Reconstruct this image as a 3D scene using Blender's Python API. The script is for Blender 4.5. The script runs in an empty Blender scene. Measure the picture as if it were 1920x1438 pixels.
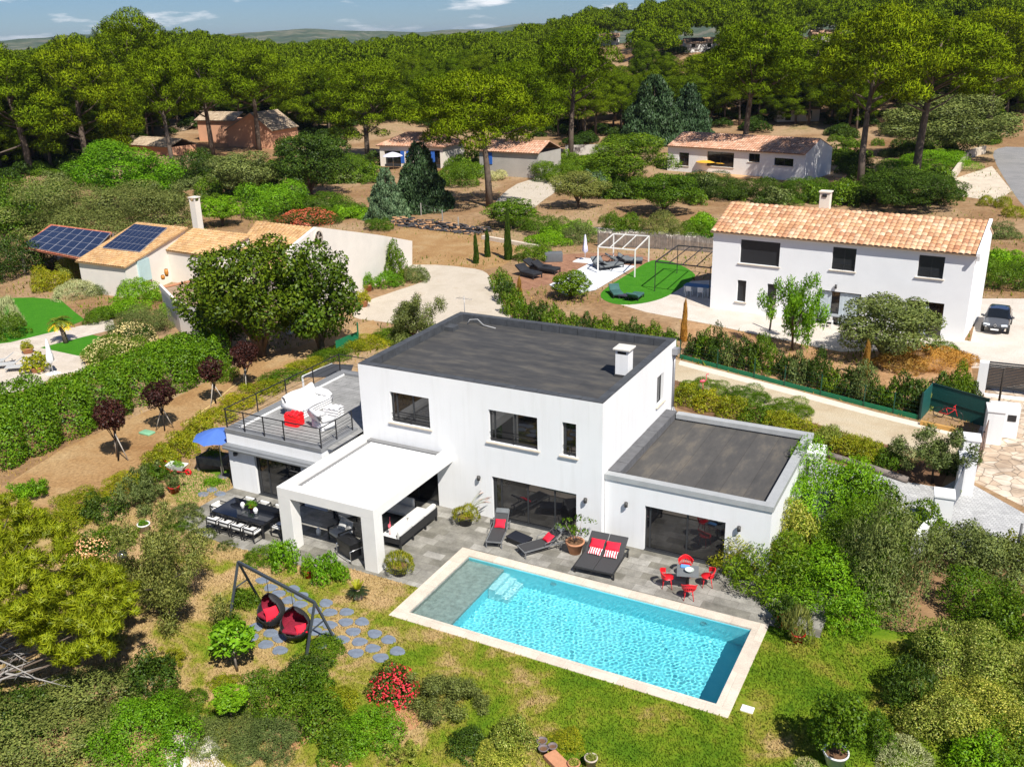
import bpy, bmesh, math, random
import numpy as np
from mathutils import Matrix, Vector
from mathutils.geometry import tessellate_polygon
SC = bpy.context.scene
HAZE = 0.00006
COL = SC.collection
PI = math.pi
# ---------------------------------------------------------------- camera, sky, sun, exposure
CF, CYAW, CPITCH, CROLL = 1755.4, 0.49134, 0.35512, -0.02526
CP = np.array([13.3786, -32.7397, 20.4694])
_cy, _sy = math.cos(CYAW), math.sin(CYAW)
CW = np.array([-_sy*math.cos(CPITCH), _cy*math.cos(CPITCH), -math.sin(CPITCH)])
_r = np.array([_cy, _sy, 0.0]); _u = np.cross(_r, CW)
CR = _r*math.cos(CROLL) + _u*math.sin(CROLL)
CU = -_r*math.sin(CROLL) + _u*math.cos(CROLL)
cam = bpy.data.cameras.new('camera')
cam.sensor_fit = 'HORIZONTAL'; cam.sensor_width = 36.0; cam.lens = CF/1920*36.0
cam.clip_start = 0.5; cam.clip_end = 30000
camo = bpy.data.objects.new('camera', cam); COL.objects.link(camo)
camo.matrix_world = Matrix(((CR[0], CU[0], -CW[0], CP[0]), (CR[1], CU[1], -CW[1], CP[1]),
                            (CR[2], CU[2], -CW[2], CP[2]), (0, 0, 0, 1)))
SC.camera = camo

SUN_EL, SUN_AZ = math.radians(51), math.radians(127)
SDIR = Vector((math.sin(SUN_AZ)*math.cos(SUN_EL), math.cos(SUN_AZ)*math.cos(SUN_EL), math.sin(SUN_EL)))
sun = bpy.data.lights.new('sun', 'SUN'); sun.energy = 5.0; sun.angle = math.radians(0.53)
sun.color = (1.0, 0.955, 0.88)
suno = bpy.data.objects.new('sun', sun); COL.objects.link(suno)
suno.rotation_euler = (-SDIR).to_track_quat('-Z', 'Y').to_euler(); suno.location = (20, -20, 60)

wd = bpy.data.worlds.new('World'); SC.world = wd; wd.use_nodes = True
nt = wd.node_tree; nt.nodes.clear()
def N(t, kind, **kw):
    n = t.nodes.new(kind)
    for k, v in kw.items():
        if k.startswith('i_'):
            n.inputs[k[2:].replace('_', ' ')].default_value = v
        else: setattr(n, k, v)
    return n
sky = N(nt, 'ShaderNodeTexSky', sky_type='NISHITA', sun_disc=False, sun_elevation=SUN_EL, sun_rotation=SUN_AZ,
        altitude=150, air_density=1.0, dust_density=0.0, ozone_density=4.0)
tc = N(nt, 'ShaderNodeTexCoord')
mp = N(nt, 'ShaderNodeMapping'); mp.inputs['Scale'].default_value = (11.0, 11.0, 60.0)
nt.links.new(tc.outputs['Generated'], mp.inputs['Vector'])
cn = N(nt, 'ShaderNodeTexNoise', i_Scale=1.0, i_Detail=8.0, i_Roughness=0.58)
nt.links.new(mp.outputs['Vector'], cn.inputs['Vector'])
cr = N(nt, 'ShaderNodeValToRGB'); cr.color_ramp.elements[0].position = 0.55; cr.color_ramp.elements[1].position = 0.68
nt.links.new(cn.outputs['Fac'], cr.inputs['Fac'])
skt = N(nt, 'ShaderNodeMixRGB', blend_type='MULTIPLY'); skt.inputs['Fac'].default_value = 1.0; skt.inputs['Color2'].default_value = (.58, .78, 1.12, 1); nt.links.new(sky.outputs['Color'], skt.inputs['Color1'])
mxr = N(nt, 'ShaderNodeMixRGB'); mxr.inputs['Color2'].default_value = (15.0, 15.4, 16.0, 1)
nt.links.new(cr.outputs['Color'], mxr.inputs['Fac']); nt.links.new(skt.outputs['Color'], mxr.inputs['Color1'])
bg = N(nt, 'ShaderNodeBackground', i_Strength=0.05)
nt.links.new(mxr.outputs['Color'], bg.inputs['Color'])
wo = N(nt, 'ShaderNodeOutputWorld'); nt.links.new(bg.outputs['Background'], wo.inputs['Surface'])

vs = SC.view_settings
vs.view_transform = 'Standard'; vs.look = 'None'; vs.gamma = 1.0; vs.use_curve_mapping = False; vs.exposure = 0.5
cy = SC.cycles
cy.max_bounces = 8; cy.diffuse_bounces = 3; cy.glossy_bounces = 3; cy.transmission_bounces = 6; cy.transparent_max_bounces = 8
cy.use_denoising = True
cy.sample_clamp_indirect = 6.0

# ---------------------------------------------------------------- helpers: picture point -> place on the ground or on a wall
def ray(u, v):
    return CW + CR*((u-960)/CF) - CU*((v-719)/CF)
def G(u, v, z=0.0):
    d = ray(u, v); t = (z-CP[2])/d[2]; p = CP+d*t
    return Vector((p[0], p[1], z))
def G2(u, v, z=0.0): p = G(u, v, z); return (p.x, p.y)
def proj(p):
    d = np.array(p)-CP; z = d@CW
    return 960+CF*(d@CR)/z, 719-CF*(d@CU)/z, z
def PW(A, B, u, v):                       # ray meets the upright plane through A, B: distance along A->B, height
    ax, ay = A[0], A[1]; dx, dy = B[0]-ax, B[1]-ay; L = math.hypot(dx, dy)
    nx, ny = dy/L, -dx/L; d = ray(u, v)
    t = ((ax-CP[0])*nx+(ay-CP[1])*ny)/(d[0]*nx+d[1]*ny); p = CP+d*t
    return ((p[0]-ax)*dx+(p[1]-ay)*dy)/L, p[2]
def dist(p): return float(np.linalg.norm(np.array(p)-CP))
def sm(a, b, x):
    t = np.clip((x-a)/(b-a), 0, 1); return t*t*(3-2*t)
HU = [-900, 0, 160, 250, 330, 480, 600, 800, 980, 1100, 1200, 1500, 1920, 2600]
HH = [5, 4.5, 4.5, 8.5, 11, 8.5, 4.5, 6, 7, 15, 17, 17, 19, 20]
def terr(x, y):
    x = np.asarray(x, float); y = np.asarray(y, float)
    dx, dy = x-CP[0], y-CP[1]
    w = dx*-_sy+dy*_cy; r = dx*_cy+dy*_sy
    u = 960+CF*np.where(w > 1, r/np.maximum(w, 1), np.sign(r)*2)*0.94
    d = np.hypot(dx, dy)
    h = np.interp(u, HU, HH)
    near = np.where(u > 1000, 190.0, 165.0)
    k = sm(0, 1, (d-near)/170.0)
    return h*k*(1-sm(420, 1300, d)) - 6*sm(500, 1500, d)

# ---------------------------------------------------------------- materials
MATS = {}
def newmat(name):
    m = bpy.data.materials.new(name); m.use_nodes = True; t = m.node_tree
    return m, t, t.nodes['Principled BSDF']
def noise(t, scale, detail=4, rough=.6, vec='Object', dist=0.0):
    c = N(t, 'ShaderNodeTexCoord'); n = N(t, 'ShaderNodeTexNoise', i_Scale=scale, i_Detail=detail, i_Roughness=rough, i_Distortion=dist)
    t.links.new(c.outputs[vec], n.inputs['Vector']); return n
def ramp(t, src, stops):
    r = N(t, 'ShaderNodeValToRGB'); e = r.color_ramp.elements
    while len(e) < len(stops): e.new(0.5)
    for k, (p, c) in enumerate(stops):
        e[k].position = p; e[k].color = (*c, 1) if len(c) == 3 else c
    t.links.new(src, r.inputs['Fac']); return r
def mix(t, fac, a, b, mode='MIX'):
    m = N(t, 'ShaderNodeMixRGB', blend_type=mode)
    for inp, v in (('Fac', fac), ('Color1', a), ('Color2', b)):
        if isinstance(v, (int, float)): m.inputs[inp].default_value = v
        elif isinstance(v, tuple): m.inputs[inp].default_value = (*v, 1)
        else: t.links.new(v, m.inputs[inp])
    return m.outputs['Color']
def bump(t, b, src, strength=.3, d=.02):
    n = N(t, 'ShaderNodeBump', i_Strength=strength, i_Distance=d)
    t.links.new(src, n.inputs['Height']); t.links.new(n.outputs['Normal'], b.inputs['Normal'])
def M(name, col=None, rough=.6, var=.12, scale=3.0, spec=.4, metal=0.0, bmp=0.0, bscale=60):
    if name in MATS: return MATS[name]
    m, t, b = newmat(name)
    n = noise(t, scale, 6)
    lo = tuple(max(0, c*(1-var)) for c in col); hi = tuple(min(1, c*(1+var)) for c in col)
    r = ramp(t, n.outputs['Fac'], [(.3, lo), (.7, hi)])
    t.links.new(r.outputs['Color'], b.inputs['Base Color'])
    b.inputs['Roughness'].default_value = rough; b.inputs['Metallic'].default_value = metal
    b.inputs['Specular IOR Level'].default_value = spec
    if bmp:
        n2 = noise(t, bscale, 3); bump(t, b, n2.outputs['Fac'], bmp, .01)
    MATS[name] = m; return m
def leafm(name, c1, c2, trans=.32, gloss=.05, c3=None):
    trans = min(.4, trans*.9)
    if name in MATS: return MATS[name]
    m = bpy.data.materials.new(name); m.use_nodes = True; t = m.node_tree; t.nodes.clear()
    g = N(t, 'ShaderNodeNewGeometry'); oi = N(t, 'ShaderNodeObjectInfo')
    c1, c2, c3 = (tuple(min(.85, a*f) for a, f in zip(c, (1.22, 1.2, .7))) if c else None for c in (c1, c2, c3))
    st = [(0.0, c1), (.85, c2)]
    if c3: st.append((1.0, c3))
    r = ramp(t, g.outputs['Random Per Island'], st)
    n = noise(t, .9, 2)
    rr = ramp(t, n.outputs['Fac'], [(.3, (.72, .72, .72)), (.72, (1.22, 1.22, 1.22))])
    col = mix(t, 1.0, r.outputs['Color'], rr.outputs['Color'], 'MULTIPLY')
    orr = ramp(t, oi.outputs['Random'], [(0, (.78, .84, .8)), (.5, (1, 1, 1)), (1, (1.22, 1.12, .95))])
    col = mix(t, 1.0, col, orr.outputs['Color'], 'MULTIPLY')
    d = N(t, 'ShaderNodeBsdfDiffuse'); tr = N(t, 'ShaderNodeBsdfTranslucent'); gl = N(t, 'ShaderNodeBsdfGlossy', i_Roughness=.45)
    tcol = mix(t, 1.0, col, (1.25, 1.2, .55), 'MULTIPLY')
    t.links.new(col, d.inputs['Color']); t.links.new(tcol, tr.inputs['Color'])
    m1 = N(t, 'ShaderNodeMixShader', i_Fac=trans); t.links.new(d.outputs[0], m1.inputs[1]); t.links.new(tr.outputs[0], m1.inputs[2])
    m2 = N(t, 'ShaderNodeMixShader', i_Fac=gloss); t.links.new(m1.outputs[0], m2.inputs[1]); t.links.new(gl.outputs[0], m2.inputs[2])
    o = N(t, 'ShaderNodeOutputMaterial'); t.links.new(m2.outputs[0], o.inputs['Surface'])
    MATS[name] = m; return m
def brickm(name, c1, c2, mortar, w, h, ms=.012, rough=.7, rot=0.0, var=.5, squash=1.0, off=.5, nscale=1.5):
    if name in MATS: return MATS[name]
    m, t, b = newmat(name)
    c = N(t, 'ShaderNodeTexCoord'); mp = N(t, 'ShaderNodeMapping'); mp.inputs['Rotation'].default_value = (0, 0, rot)
    t.links.new(c.outputs['Object'], mp.inputs['Vector'])
    br = N(t, 'ShaderNodeTexBrick', offset=off, squash=squash)
    br.inputs['Scale'].default_value = 1.0; br.inputs['Brick Width'].default_value = w; br.inputs['Row Height'].default_value = h
    br.inputs['Mortar Size'].default_value = ms; br.inputs['Mortar Smooth'].default_value = .1; br.inputs['Bias'].default_value = 0
    for k, v in (('Color1', c1), ('Color2', c2), ('Mortar', mortar)): br.inputs[k].default_value = (*v, 1)
    t.links.new(mp.outputs['Vector'], br.inputs['Vector'])
    n = noise(t, nscale, 8, .65); r = ramp(t, n.outputs['Fac'], [(.28, (1-var,)*3), (.72, (1+var*.6,)*3)])
    col = mix(t, 1.0, br.outputs['Color'], r.outputs['Color'], 'MULTIPLY')
    n3 = noise(t, nscale*14, 4, .6); r3 = ramp(t, n3.outputs['Fac'], [(.3, (.85,)*3), (.7, (1.12,)*3)])
    col = mix(t, 1.0, col, r3.outputs['Color'], 'MULTIPLY')
    t.links.new(col, b.inputs['Base Color']); b.inputs['Roughness'].default_value = rough
    b.inputs['Specular IOR Level'].default_value = .3
    bump(t, b, n3.outputs['Fac'], .25, .01)
    MATS[name] = m; return m
def groundm(name, stops, s1, s2=None, s3=14, rough=.95, bmp=.5):   # patchy ground: large patches + fine grain
    if name in MATS: return MATS[name]
    m, t, b = newmat(name)
    n = noise(t, s1, 7, .68, dist=.4); r = ramp(t, n.outputs['Fac'], stops)
    n2 = noise(t, s3, 6, .7); r2 = ramp(t, n2.outputs['Fac'], [(.25, (.55,)*3), (.5, (1,)*3), (.75, (1.4,)*3)])
    col = mix(t, 1.0, r.outputs['Color'], r2.outputs['Color'], 'MULTIPLY')
    t.links.new(col, b.inputs['Base Color']); b.inputs['Roughness'].default_value = rough
    b.inputs['Specular IOR Level'].default_value = .1
    bump(t, b, n2.outputs['Fac'], bmp, .04)
    MATS[name] = m; return m
def glassm(name='window_glass'):
    if name in MATS: return MATS[name]
    m, t, b = newmat(name)
    n = noise(t, .6, 3); r = ramp(t, n.outputs['Fac'], [(.35, (.006, .006, .007)), (.7, (.022, .022, .024))])
    t.links.new(r.outputs['Color'], b.inputs['Base Color']); b.inputs['Roughness'].default_value = .03
    b.inputs['IOR'].default_value = 1.65; b.inputs['Specular IOR Level'].default_value = .7
    MATS[name] = m; return m
def tilem(name, cols):                      # roof tiles, one tone per tile from the tile's own UV cell
    if name in MATS: return MATS[name]
    m, t, b = newmat(name)
    uv = N(t, 'ShaderNodeUVMap'); fl = N(t, 'ShaderNodeVectorMath', operation='FLOOR')
    t.links.new(uv.outputs['UV'], fl.inputs[0])
    wn = N(t, 'ShaderNodeTexWhiteNoise', noise_dimensions='2D'); t.links.new(fl.outputs[0], wn.inputs['Vector'])
    st = [(k/(len(cols)-1), c) for k, c in enumerate(cols)]
    r = ramp(t, wn.outputs['Value'], st)
    n = noise(t, 5, 7, .7); r2 = ramp(t, n.outputs['Fac'], [(.3, (.72,)*3), (.7, (1.2,)*3)])
    n4 = noise(t, .5, 3, .6); r4 = ramp(t, n4.outputs['Fac'], [(.3, (.85,)*3), (.7, (1.12,)*3)])
    col = mix(t, 1.0, r.outputs['Color'], r2.outputs['Color'], 'MULTIPLY')
    col = mix(t, 1.0, col, r4.outputs['Color'], 'MULTIPLY')
    t.links.new(col, b.inputs['Base Color']); b.inputs['Roughness'].default_value = .85
    b.inputs['Specular IOR Level'].default_value = .15
    MATS[name] = m; return m

# ---------------------------------------------------------------- mesh builder and tagging
class MB:
    def __init__(s): s.v = []; s.f = []; s.m = []; s.sm = []; s.k = 0; s.T = None
    def mi(s, k): s.k = k; return s
    def add(s, vs, fs, smooth=False):
        o = len(s.v)
        if s.T is not None: vs = [s.T @ Vector(v) for v in vs]
        s.v.extend([tuple(v) for v in vs]); s.f.extend([tuple(i+o for i in f) for f in fs])
        s.m.extend([s.k]*len(fs)); s.sm.extend([smooth]*len(fs)); return s
    def box(s, x0, x1, y0, y1, z0, z1, c=0.0):
        if c <= 0:
            v = [(x0, y0, z0), (x1, y0, z0), (x1, y1, z0), (x0, y1, z0), (x0, y0, z1), (x1, y0, z1), (x1, y1, z1), (x0, y1, z1)]
            return s.add(v, [(3, 2, 1, 0), (4, 5, 6, 7), (0, 1, 5, 4), (1, 2, 6, 5), (2, 3, 7, 6), (3, 0, 4, 7)])
        bm = bmesh.new(); bmesh.ops.create_cube(bm, size=1)
        for q in bm.verts: q.co = Vector(((x0+x1)/2+q.co.x*(x1-x0), (y0+y1)/2+q.co.y*(y1-y0), (z0+z1)/2+q.co.z*(z1-z0)))
        c = min(c, .49*min(x1-x0, y1-y0, z1-z0))
        bmesh.ops.bevel(bm, geom=bm.edges[:], offset=c, segments=2, affect='EDGES', profile=.6)
        bm.verts.index_update()
        s.add([q.co.copy() for q in bm.verts], [tuple(q.index for q in f.verts) for f in bm.faces], c > .02); bm.free(); return s
    def rbox(s, c, sz, rz=0.0, rx=0.0, ry=0.0, b=0.0):       # box of size sz centred at c, turned
        old = s.T; t = Matrix.Translation(c) @ Matrix.Rotation(rz, 4, 'Z') @ Matrix.Rotation(ry, 4, 'Y') @ Matrix.Rotation(rx, 4, 'X')
        s.T = t if old is None else old @ t
        s.box(-sz[0]/2, sz[0]/2, -sz[1]/2, sz[1]/2, -sz[2]/2, sz[2]/2, b); s.T = old; return s
    def tube(s, pts, r, n=8, cap=True, smooth=True):
        pts = [Vector(p) for p in pts]; rs = r if isinstance(r, (list, tuple)) else [r]*len(pts)
        vs, fs = [], []; prev = None
        for i, p in enumerate(pts):
            d = (pts[min(i+1, len(pts)-1)]-pts[max(i-1, 0)]).normalized()
            a = prev if prev is not None else (Vector((1, 0, 0)) if abs(d.z) > .9 else Vector((0, 0, 1)))
            a = (a-d*a.dot(d)).normalized(); prev = a; b = d.cross(a)
            for k in range(n):
                t = 2*PI*k/n; vs.append(p+(a*math.cos(t)+b*math.sin(t))*rs[i])
        for i in range(len(pts)-1):
            for k in range(n): fs.append((i*n+k, i*n+(k+1) % n, (i+1)*n+(k+1) % n, (i+1)*n+k))
        if cap: fs.append(tuple(range(n-1, -1, -1))); fs.append(tuple((len(pts)-1)*n+k for k in range(n)))
        return s.add(vs, fs, smooth)
    def bar(s, a, b, w, h=None):
        a, b = Vector(a), Vector(b); d = b-a; L = d.length; h = h or w
        q = d.to_track_quat('X', 'Z').to_matrix().to_4x4(); old = s.T
        t = Matrix.Translation((a+b)/2) @ q; s.T = t if old is None else old @ t
        s.box(-L/2, L/2, -w/2, w/2, -h/2, h/2); s.T = old; return s
    def lathe(s, prof, c=(0, 0, 0), n=20, smooth=True):
        vs, fs = [], []
        for r, z in prof:
            for k in range(n): t = 2*PI*k/n; vs.append((c[0]+r*math.cos(t), c[1]+r*math.sin(t), c[2]+z))
        for i in range(len(prof)-1):
            for k in range(n): fs.append((i*n+k, i*n+(k+1) % n, (i+1)*n+(k+1) % n, (i+1)*n+k))
        return s.add(vs, fs, smooth)
    def prism(s, poly, z0, z1):
        n = len(poly); a = sum(poly[i][0]*poly[(i+1) % n][1]-poly[(i+1) % n][0]*poly[i][1] for i in range(n))
        if a < 0: poly = poly[::-1]
        vs = [(p[0], p[1], z0) for p in poly]+[(p[0], p[1], z1) for p in poly]
        fs = [tuple(range(n-1, -1, -1)), tuple(range(n, 2*n))]+[(i, (i+1) % n, n+(i+1) % n, n+i) for i in range(n)]
        return s.add(vs, fs)
    def grid(s, fn, nu, nv, smooth=True):
        vs = [fn(i/nu, j/nv) for j in range(nv+1) for i in range(nu+1)]
        fs = [(j*(nu+1)+i, j*(nu+1)+i+1, (j+1)*(nu+1)+i+1, (j+1)*(nu+1)+i) for j in range(nv) for i in range(nu)]
        return s.add(vs, fs, smooth)
    def build(s, name, mats, parent=None, loc=None, rz=0.0):
        me = bpy.data.meshes.new(name); me.from_pydata(s.v, [], s.f)
        for m in (mats if isinstance(mats, (list, tuple)) else [mats]): me.materials.append(m)
        me.polygons.foreach_set('material_index', s.m); me.polygons.foreach_set('use_smooth', s.sm); me.update()
        o = bpy.data.objects.new(name, me); COL.objects.link(o)
        if parent is not None: o.parent = parent
        if loc is not None: o.location = loc
        if rz: o.rotation_euler = (0, 0, rz)
        return o
def tag(o, label=None, cat=None, group=None, kind=None):
    if label: o['label'] = label
    if cat: o['category'] = cat
    if group: o['group'] = group
    if kind: o['kind'] = kind
    return o
def thing(name, loc, label, cat, group=None, rz=0.0):
    o = bpy.data.objects.new(name, None); COL.objects.link(o); o.location = loc; o.rotation_euler = (0, 0, rz)
    o.empty_display_size = .3
    return tag(o, label, cat, group)
KIDS = {}
def copy_tree(o, loc=None, rz=None, label=None, group=None, parent=None):
    c = o.copy(); COL.objects.link(c)
    if parent is not None: c.parent = parent
    if loc is not None: c.location = loc
    if rz is not None: c.rotation_euler = (0, 0, rz)
    if label: c['label'] = label
    if group: c['group'] = group
    for ch in list(o.children): copy_tree(ch, parent=c)
    return c
def sheet(name, poly, z, mat, holes=(), kind='structure'):
    loops = [[Vector((p[0], p[1], z)) for p in poly]]+[[Vector((p[0], p[1], z)) for p in h] for h in holes]
    vs = [v for l in loops for v in l]; tri = tessellate_polygon(loops); fs = []
    for f in tri:
        a, b, c = (vs[i] for i in f); fs.append(f if (b-a).cross(c-a).z > 0 else (f[0], f[2], f[1]))
    b = MB(); b.add(vs, fs); o = b.build(name, mat); o['kind'] = kind; return o
def smooth_poly(pts, k=3):                       # rounded outline
    pts = [Vector((p[0], p[1])) for p in pts]; n = len(pts); out = []
    for i in range(n):
        p0, p1, p2, p3 = pts[i-1], pts[i], pts[(i+1) % n], pts[(i+2) % n]
        for j in range(k):
            t = j/k
            out.append(tuple(.5*((2*p1)+(p2-p0)*t+(2*p0-5*p1+4*p2-p3)*t*t+(3*p1-p0-3*p2+p3)*t**3)))
    return out
ORD = ['first', 'second', 'third', 'fourth', 'fifth', 'sixth', 'seventh', 'eighth', 'ninth', 'tenth', 'eleventh', 'twelfth',
       'thirteenth', 'fourteenth', 'fifteenth', 'sixteenth', 'seventeenth', 'eighteenth', 'nineteenth', 'twentieth']

# ---------------------------------------------------------------- foliage
def unit(a): return a/np.maximum(np.linalg.norm(a, axis=1, keepdims=True), 1e-9)
def leafmesh(name, clumps, cover, L, W, seed, mode='tan', up=.35, jit=.55, shell=(.72, 1.06), under=-.35, cull=.78, droop=0.0, puff=.42):
    rg = np.random.default_rng(seed); K = np.array(clumps, float); P = []; D = []
    la = .5*L*W
    for c in K:
        a = 4*PI*((c[3]*c[4])**1.6/3+(c[3]*c[5])**1.6/3+(c[4]*c[5])**1.6/3)**(1/1.6)
        n = max(6, int(cover*a/la)); d = unit(rg.normal(size=(n, 3)))
        d = d[d[:, 2] > under-.25*rg.random(len(d))]
        t = rg.uniform(shell[0], shell[1], size=(len(d), 1))
        P.append(c[:3]+c[3:]*d*t); D.append(unit(d/c[3:]))
    P = np.concatenate(P); D = np.concatenate(D)
    keep = np.ones(len(P), bool)
    for c in K:
        q = ((P-c[:3])/c[3:]); keep &= (q*q).sum(1) > cull**2*.8 if len(K) > 1 else True
    if keep.sum() > 20: P, D = P[keep], D[keep]
    n = len(P); rnd = rg.normal(size=(n, 3)); upv = np.array([0, 0, 1.0])
    s = rg.uniform(.65, 1.35, size=(n, 1))
    if mode == 'tan':
        nr = unit(D+up*upv+jit*rnd); a = unit(np.cross(nr, rg.normal(size=(n, 3))) + .25*D - droop*upv); b = unit(np.cross(nr, a))
    else:
        a = unit(D+up*upv+jit*rnd); b = unit(np.cross(a, rg.normal(size=(n, 3))))
        if mode == 'mix':
            nr = unit(D+(up+.3)*upv+jit*.7*rnd); a1 = unit(np.cross(nr, rg.normal(size=(n, 3)))+.2*D); b1 = unit(np.cross(nr, a1)); k = rg.random((n, 1)) < .62
            a = np.where(k, a1, a); b = np.where(k, b1, b)
    nr2 = np.cross(a, b); fl = np.where((nr2*D).sum(1, keepdims=True) < 0, -1.0, 1.0); b = b*fl; nr2 = nr2*fl
    SN = np.repeat(unit(puff*(D+.25*upv)+(1-puff)*nr2+.12*rnd), 4, axis=0)
    p0 = P-a*L*s*.45; p2 = P+a*L*s*.55; m = P-a*L*s*.03
    V = np.stack([p0, m-b*W*s*.5+nr2*L*s*.08, p2, m+b*W*s*.5+nr2*L*s*.08], 1).reshape(-1, 3)
    return quadmesh(name, V, SN)
NRM = {}
def quadmesh(name, V, SN=None):
    n = len(V)//4; me = bpy.data.meshes.new(name)
    me.vertices.add(n*4); me.vertices.foreach_set('co', V.astype(np.float32).ravel())
    me.loops.add(n*4); me.loops.foreach_set('vertex_index', np.arange(n*4, dtype=np.int32))
    me.polygons.add(n); me.polygons.foreach_set('loop_start', np.arange(0, n*4, 4, dtype=np.int32))
    try: me.polygons.foreach_set('loop_total', np.full(n, 4, dtype=np.int32))
    except Exception: pass
    me.update(calc_edges=True)
    if SN is not None:
        me.polygons.foreach_set('use_smooth', np.ones(n, bool)); at = me.attributes.new('custom_normal', 'FLOAT_VECTOR', 'POINT'); at.data.foreach_set('vector', SN.astype(np.float32).ravel()); NRM[me.name] = SN
    return me
def dome(k, seed, r=.5, flat=1.0, low=-.1, jr=.25):               # sub-clumps over a unit dome
    rg = np.random.default_rng(seed); out = []
    i = 0
    while len(out) < k:
        z = low+(1-low)*((len(out)+.5)/k)**.9; t = 2.39996*len(out)+rg.uniform(-.5, .5)
        q = math.sqrt(max(0, 1-min(1, z)**2)); rr = r*rg.uniform(1-jr, 1+jr); e = (1-rr*.85)*rg.uniform(.85, 1.1)
        out.append((q*math.cos(t)*e, q*math.sin(t)*e, z*e*flat, rr, rr, rr*.85*flat))
    return out
def ragged(k, seed, rmax=.36):                                   # uneven lumps and shoots over a dome
    rg = np.random.default_rng(seed+5); out = [(0, 0, .3, .55, .55, .42)]
    for i in range(k):
        z = rg.uniform(-.05, 1); t = rg.uniform(0, 6.283); q = math.sqrt(max(0, 1-z*z)); e = rg.uniform(.5, .95); rr_ = rg.uniform(.13, rmax)
        out.append((q*math.cos(t)*e, q*math.sin(t)*e, max(.02, z*e), rr_, rr_, rr_*rg.uniform(.7, 1.1)))
    return out
LM = {}
def unitbush(rho, var=0, kind='bush'):
    key = (rho, var, kind)
    if key in LM: return LM[key]
    sd = hash((int(rho*1000), var, len(kind))) % 99991
    rg = np.random.default_rng(sd)
    if kind == 'bush':
        me = leafmesh('foliage', ragged(36, sd), .78, rho, rho*.52, sd, mode='mix', jit=.8, shell=(.5, 1.12))
    elif kind == 'loose':                                        # long narrow leaves sticking out
        me = leafmesh('foliage', ragged(36, sd, .34), .75, rho*1.35, rho*.4, sd, mode='mix', up=.55, jit=.8, shell=(.4, 1.2))
    elif kind == 'spiky':
        me = leafmesh('foliage', dome(9, sd, .5), 1.3, rho*2.2, rho*.3, sd, mode='spike', up=.7, jit=.35, shell=(.3, 1.0))
    elif kind == 'airy':                                         # olive like, gaps between twigs
        cl = [(*(rg.normal(size=3)*np.array([.5, .5, .3])+np.array([0, 0, .5])), *([rg.uniform(.14, .26)]*3)) for _ in range(34)]
        me = leafmesh('foliage', cl, .62, rho*1.2, rho*.36, sd, mode='spike', up=.25, jit=.9, shell=(.3, 1.15), under=-1, cull=.3)
    elif kind == 'crown':                                        # round tree crown, centre at z=0
        cl = []
        for _ in range(58):
            d = rg.normal(size=3); d /= np.linalg.norm(d); e = rg.uniform(.5, .86); rr = rg.uniform(.16, .34)
            cl.append((d[0]*e, d[1]*e, d[2]*e*.85, rr, rr, rr*.8))
        me = leafmesh('foliage', cl, .9, rho, rho*.55, sd, mode='mix', jit=.75, under=-.7, shell=(.5, 1.12))
    elif kind == 'column':
        cl = [(rg.normal()*.06, rg.normal()*.06, z, .8*(1-z*.62)*.9+.1, .8*(1-z*.62)*.9+.1, .12) for z in np.linspace(.06, .97, 14)]
        cl = [(c[0], c[1], c[2], c[3]*(.55 if c[2] > .9 else 1), c[4]*(.55 if c[2] > .9 else 1), c[5]) for c in cl]
        me = leafmesh('foliage', cl, 1.2, rho, rho*.35, sd, mode='spike', up=1.2, jit=.35, shell=(.7, 1.1), under=-1)
    elif kind == 'cone':                                         # cedar / blue spruce: tiers of drooping sprays
        cl = []
        for k in range(13):
            z = .06+.9*k/12.5; R = (1-z)**.8*.95+.04; m = max(3, int(9*R))
            for j in range(m):
                t = 2*PI*j/m+rg.uniform(0, .8); e = R*rg.uniform(.6, .8); cl.append((e*math.cos(t), e*math.sin(t), z-.05*R, .28*R+.06, .28*R+.06, .055+.03*R))
        me = leafmesh('foliage', cl, 1.1, rho, rho*.4, sd, mode='spike', up=.15, jit=.6, under=-.6, cull=.5)
    elif kind == 'flower':                                       # blossoms over the dome
        me = leafmesh('blossom', dome(16, sd+7, .42), .22, rho, rho*.85, sd, up=.6, jit=.5, shell=(.98, 1.12), under=.05)
    LM[key] = me; return me
def withmat(me, name, mat, parent=None):
    if not me.materials: me.materials.append(None)
    o = bpy.data.objects.new(name, me); COL.objects.link(o)
    o.material_slots[0].link = 'OBJECT'; o.material_slots[0].material = mat
    if parent is not None: o.parent = parent
    return o
def span(u, vb, vt, w, dep=.0):                                 # size in metres of what stands at (u, vb) on the ground
    p = G(u, vb); d = dist(p); px = d/CF
    c = math.sqrt(max(.05, 1-((CP[2])/d)**2)); return p, w*px/2, max(.1, (vb-vt)*px/c)
def domespan(u, vb, vt, w):                                     # the same for a dome whose near foot is at vb
    p = G(u, vb); d = dist(p); s = CP[2]/d; c = math.sqrt(max(.05, 1-s*s)); vc = vb-w/2*s; p = G(u, vc); d = dist(p); px = d/CF; r = w*px/2
    hh = max(0.0, ((vc-vt)*px)**2-(r*s)**2); return p, r, max(.45*r, math.sqrt(hh)/c)
rr = random.Random(5)
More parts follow.
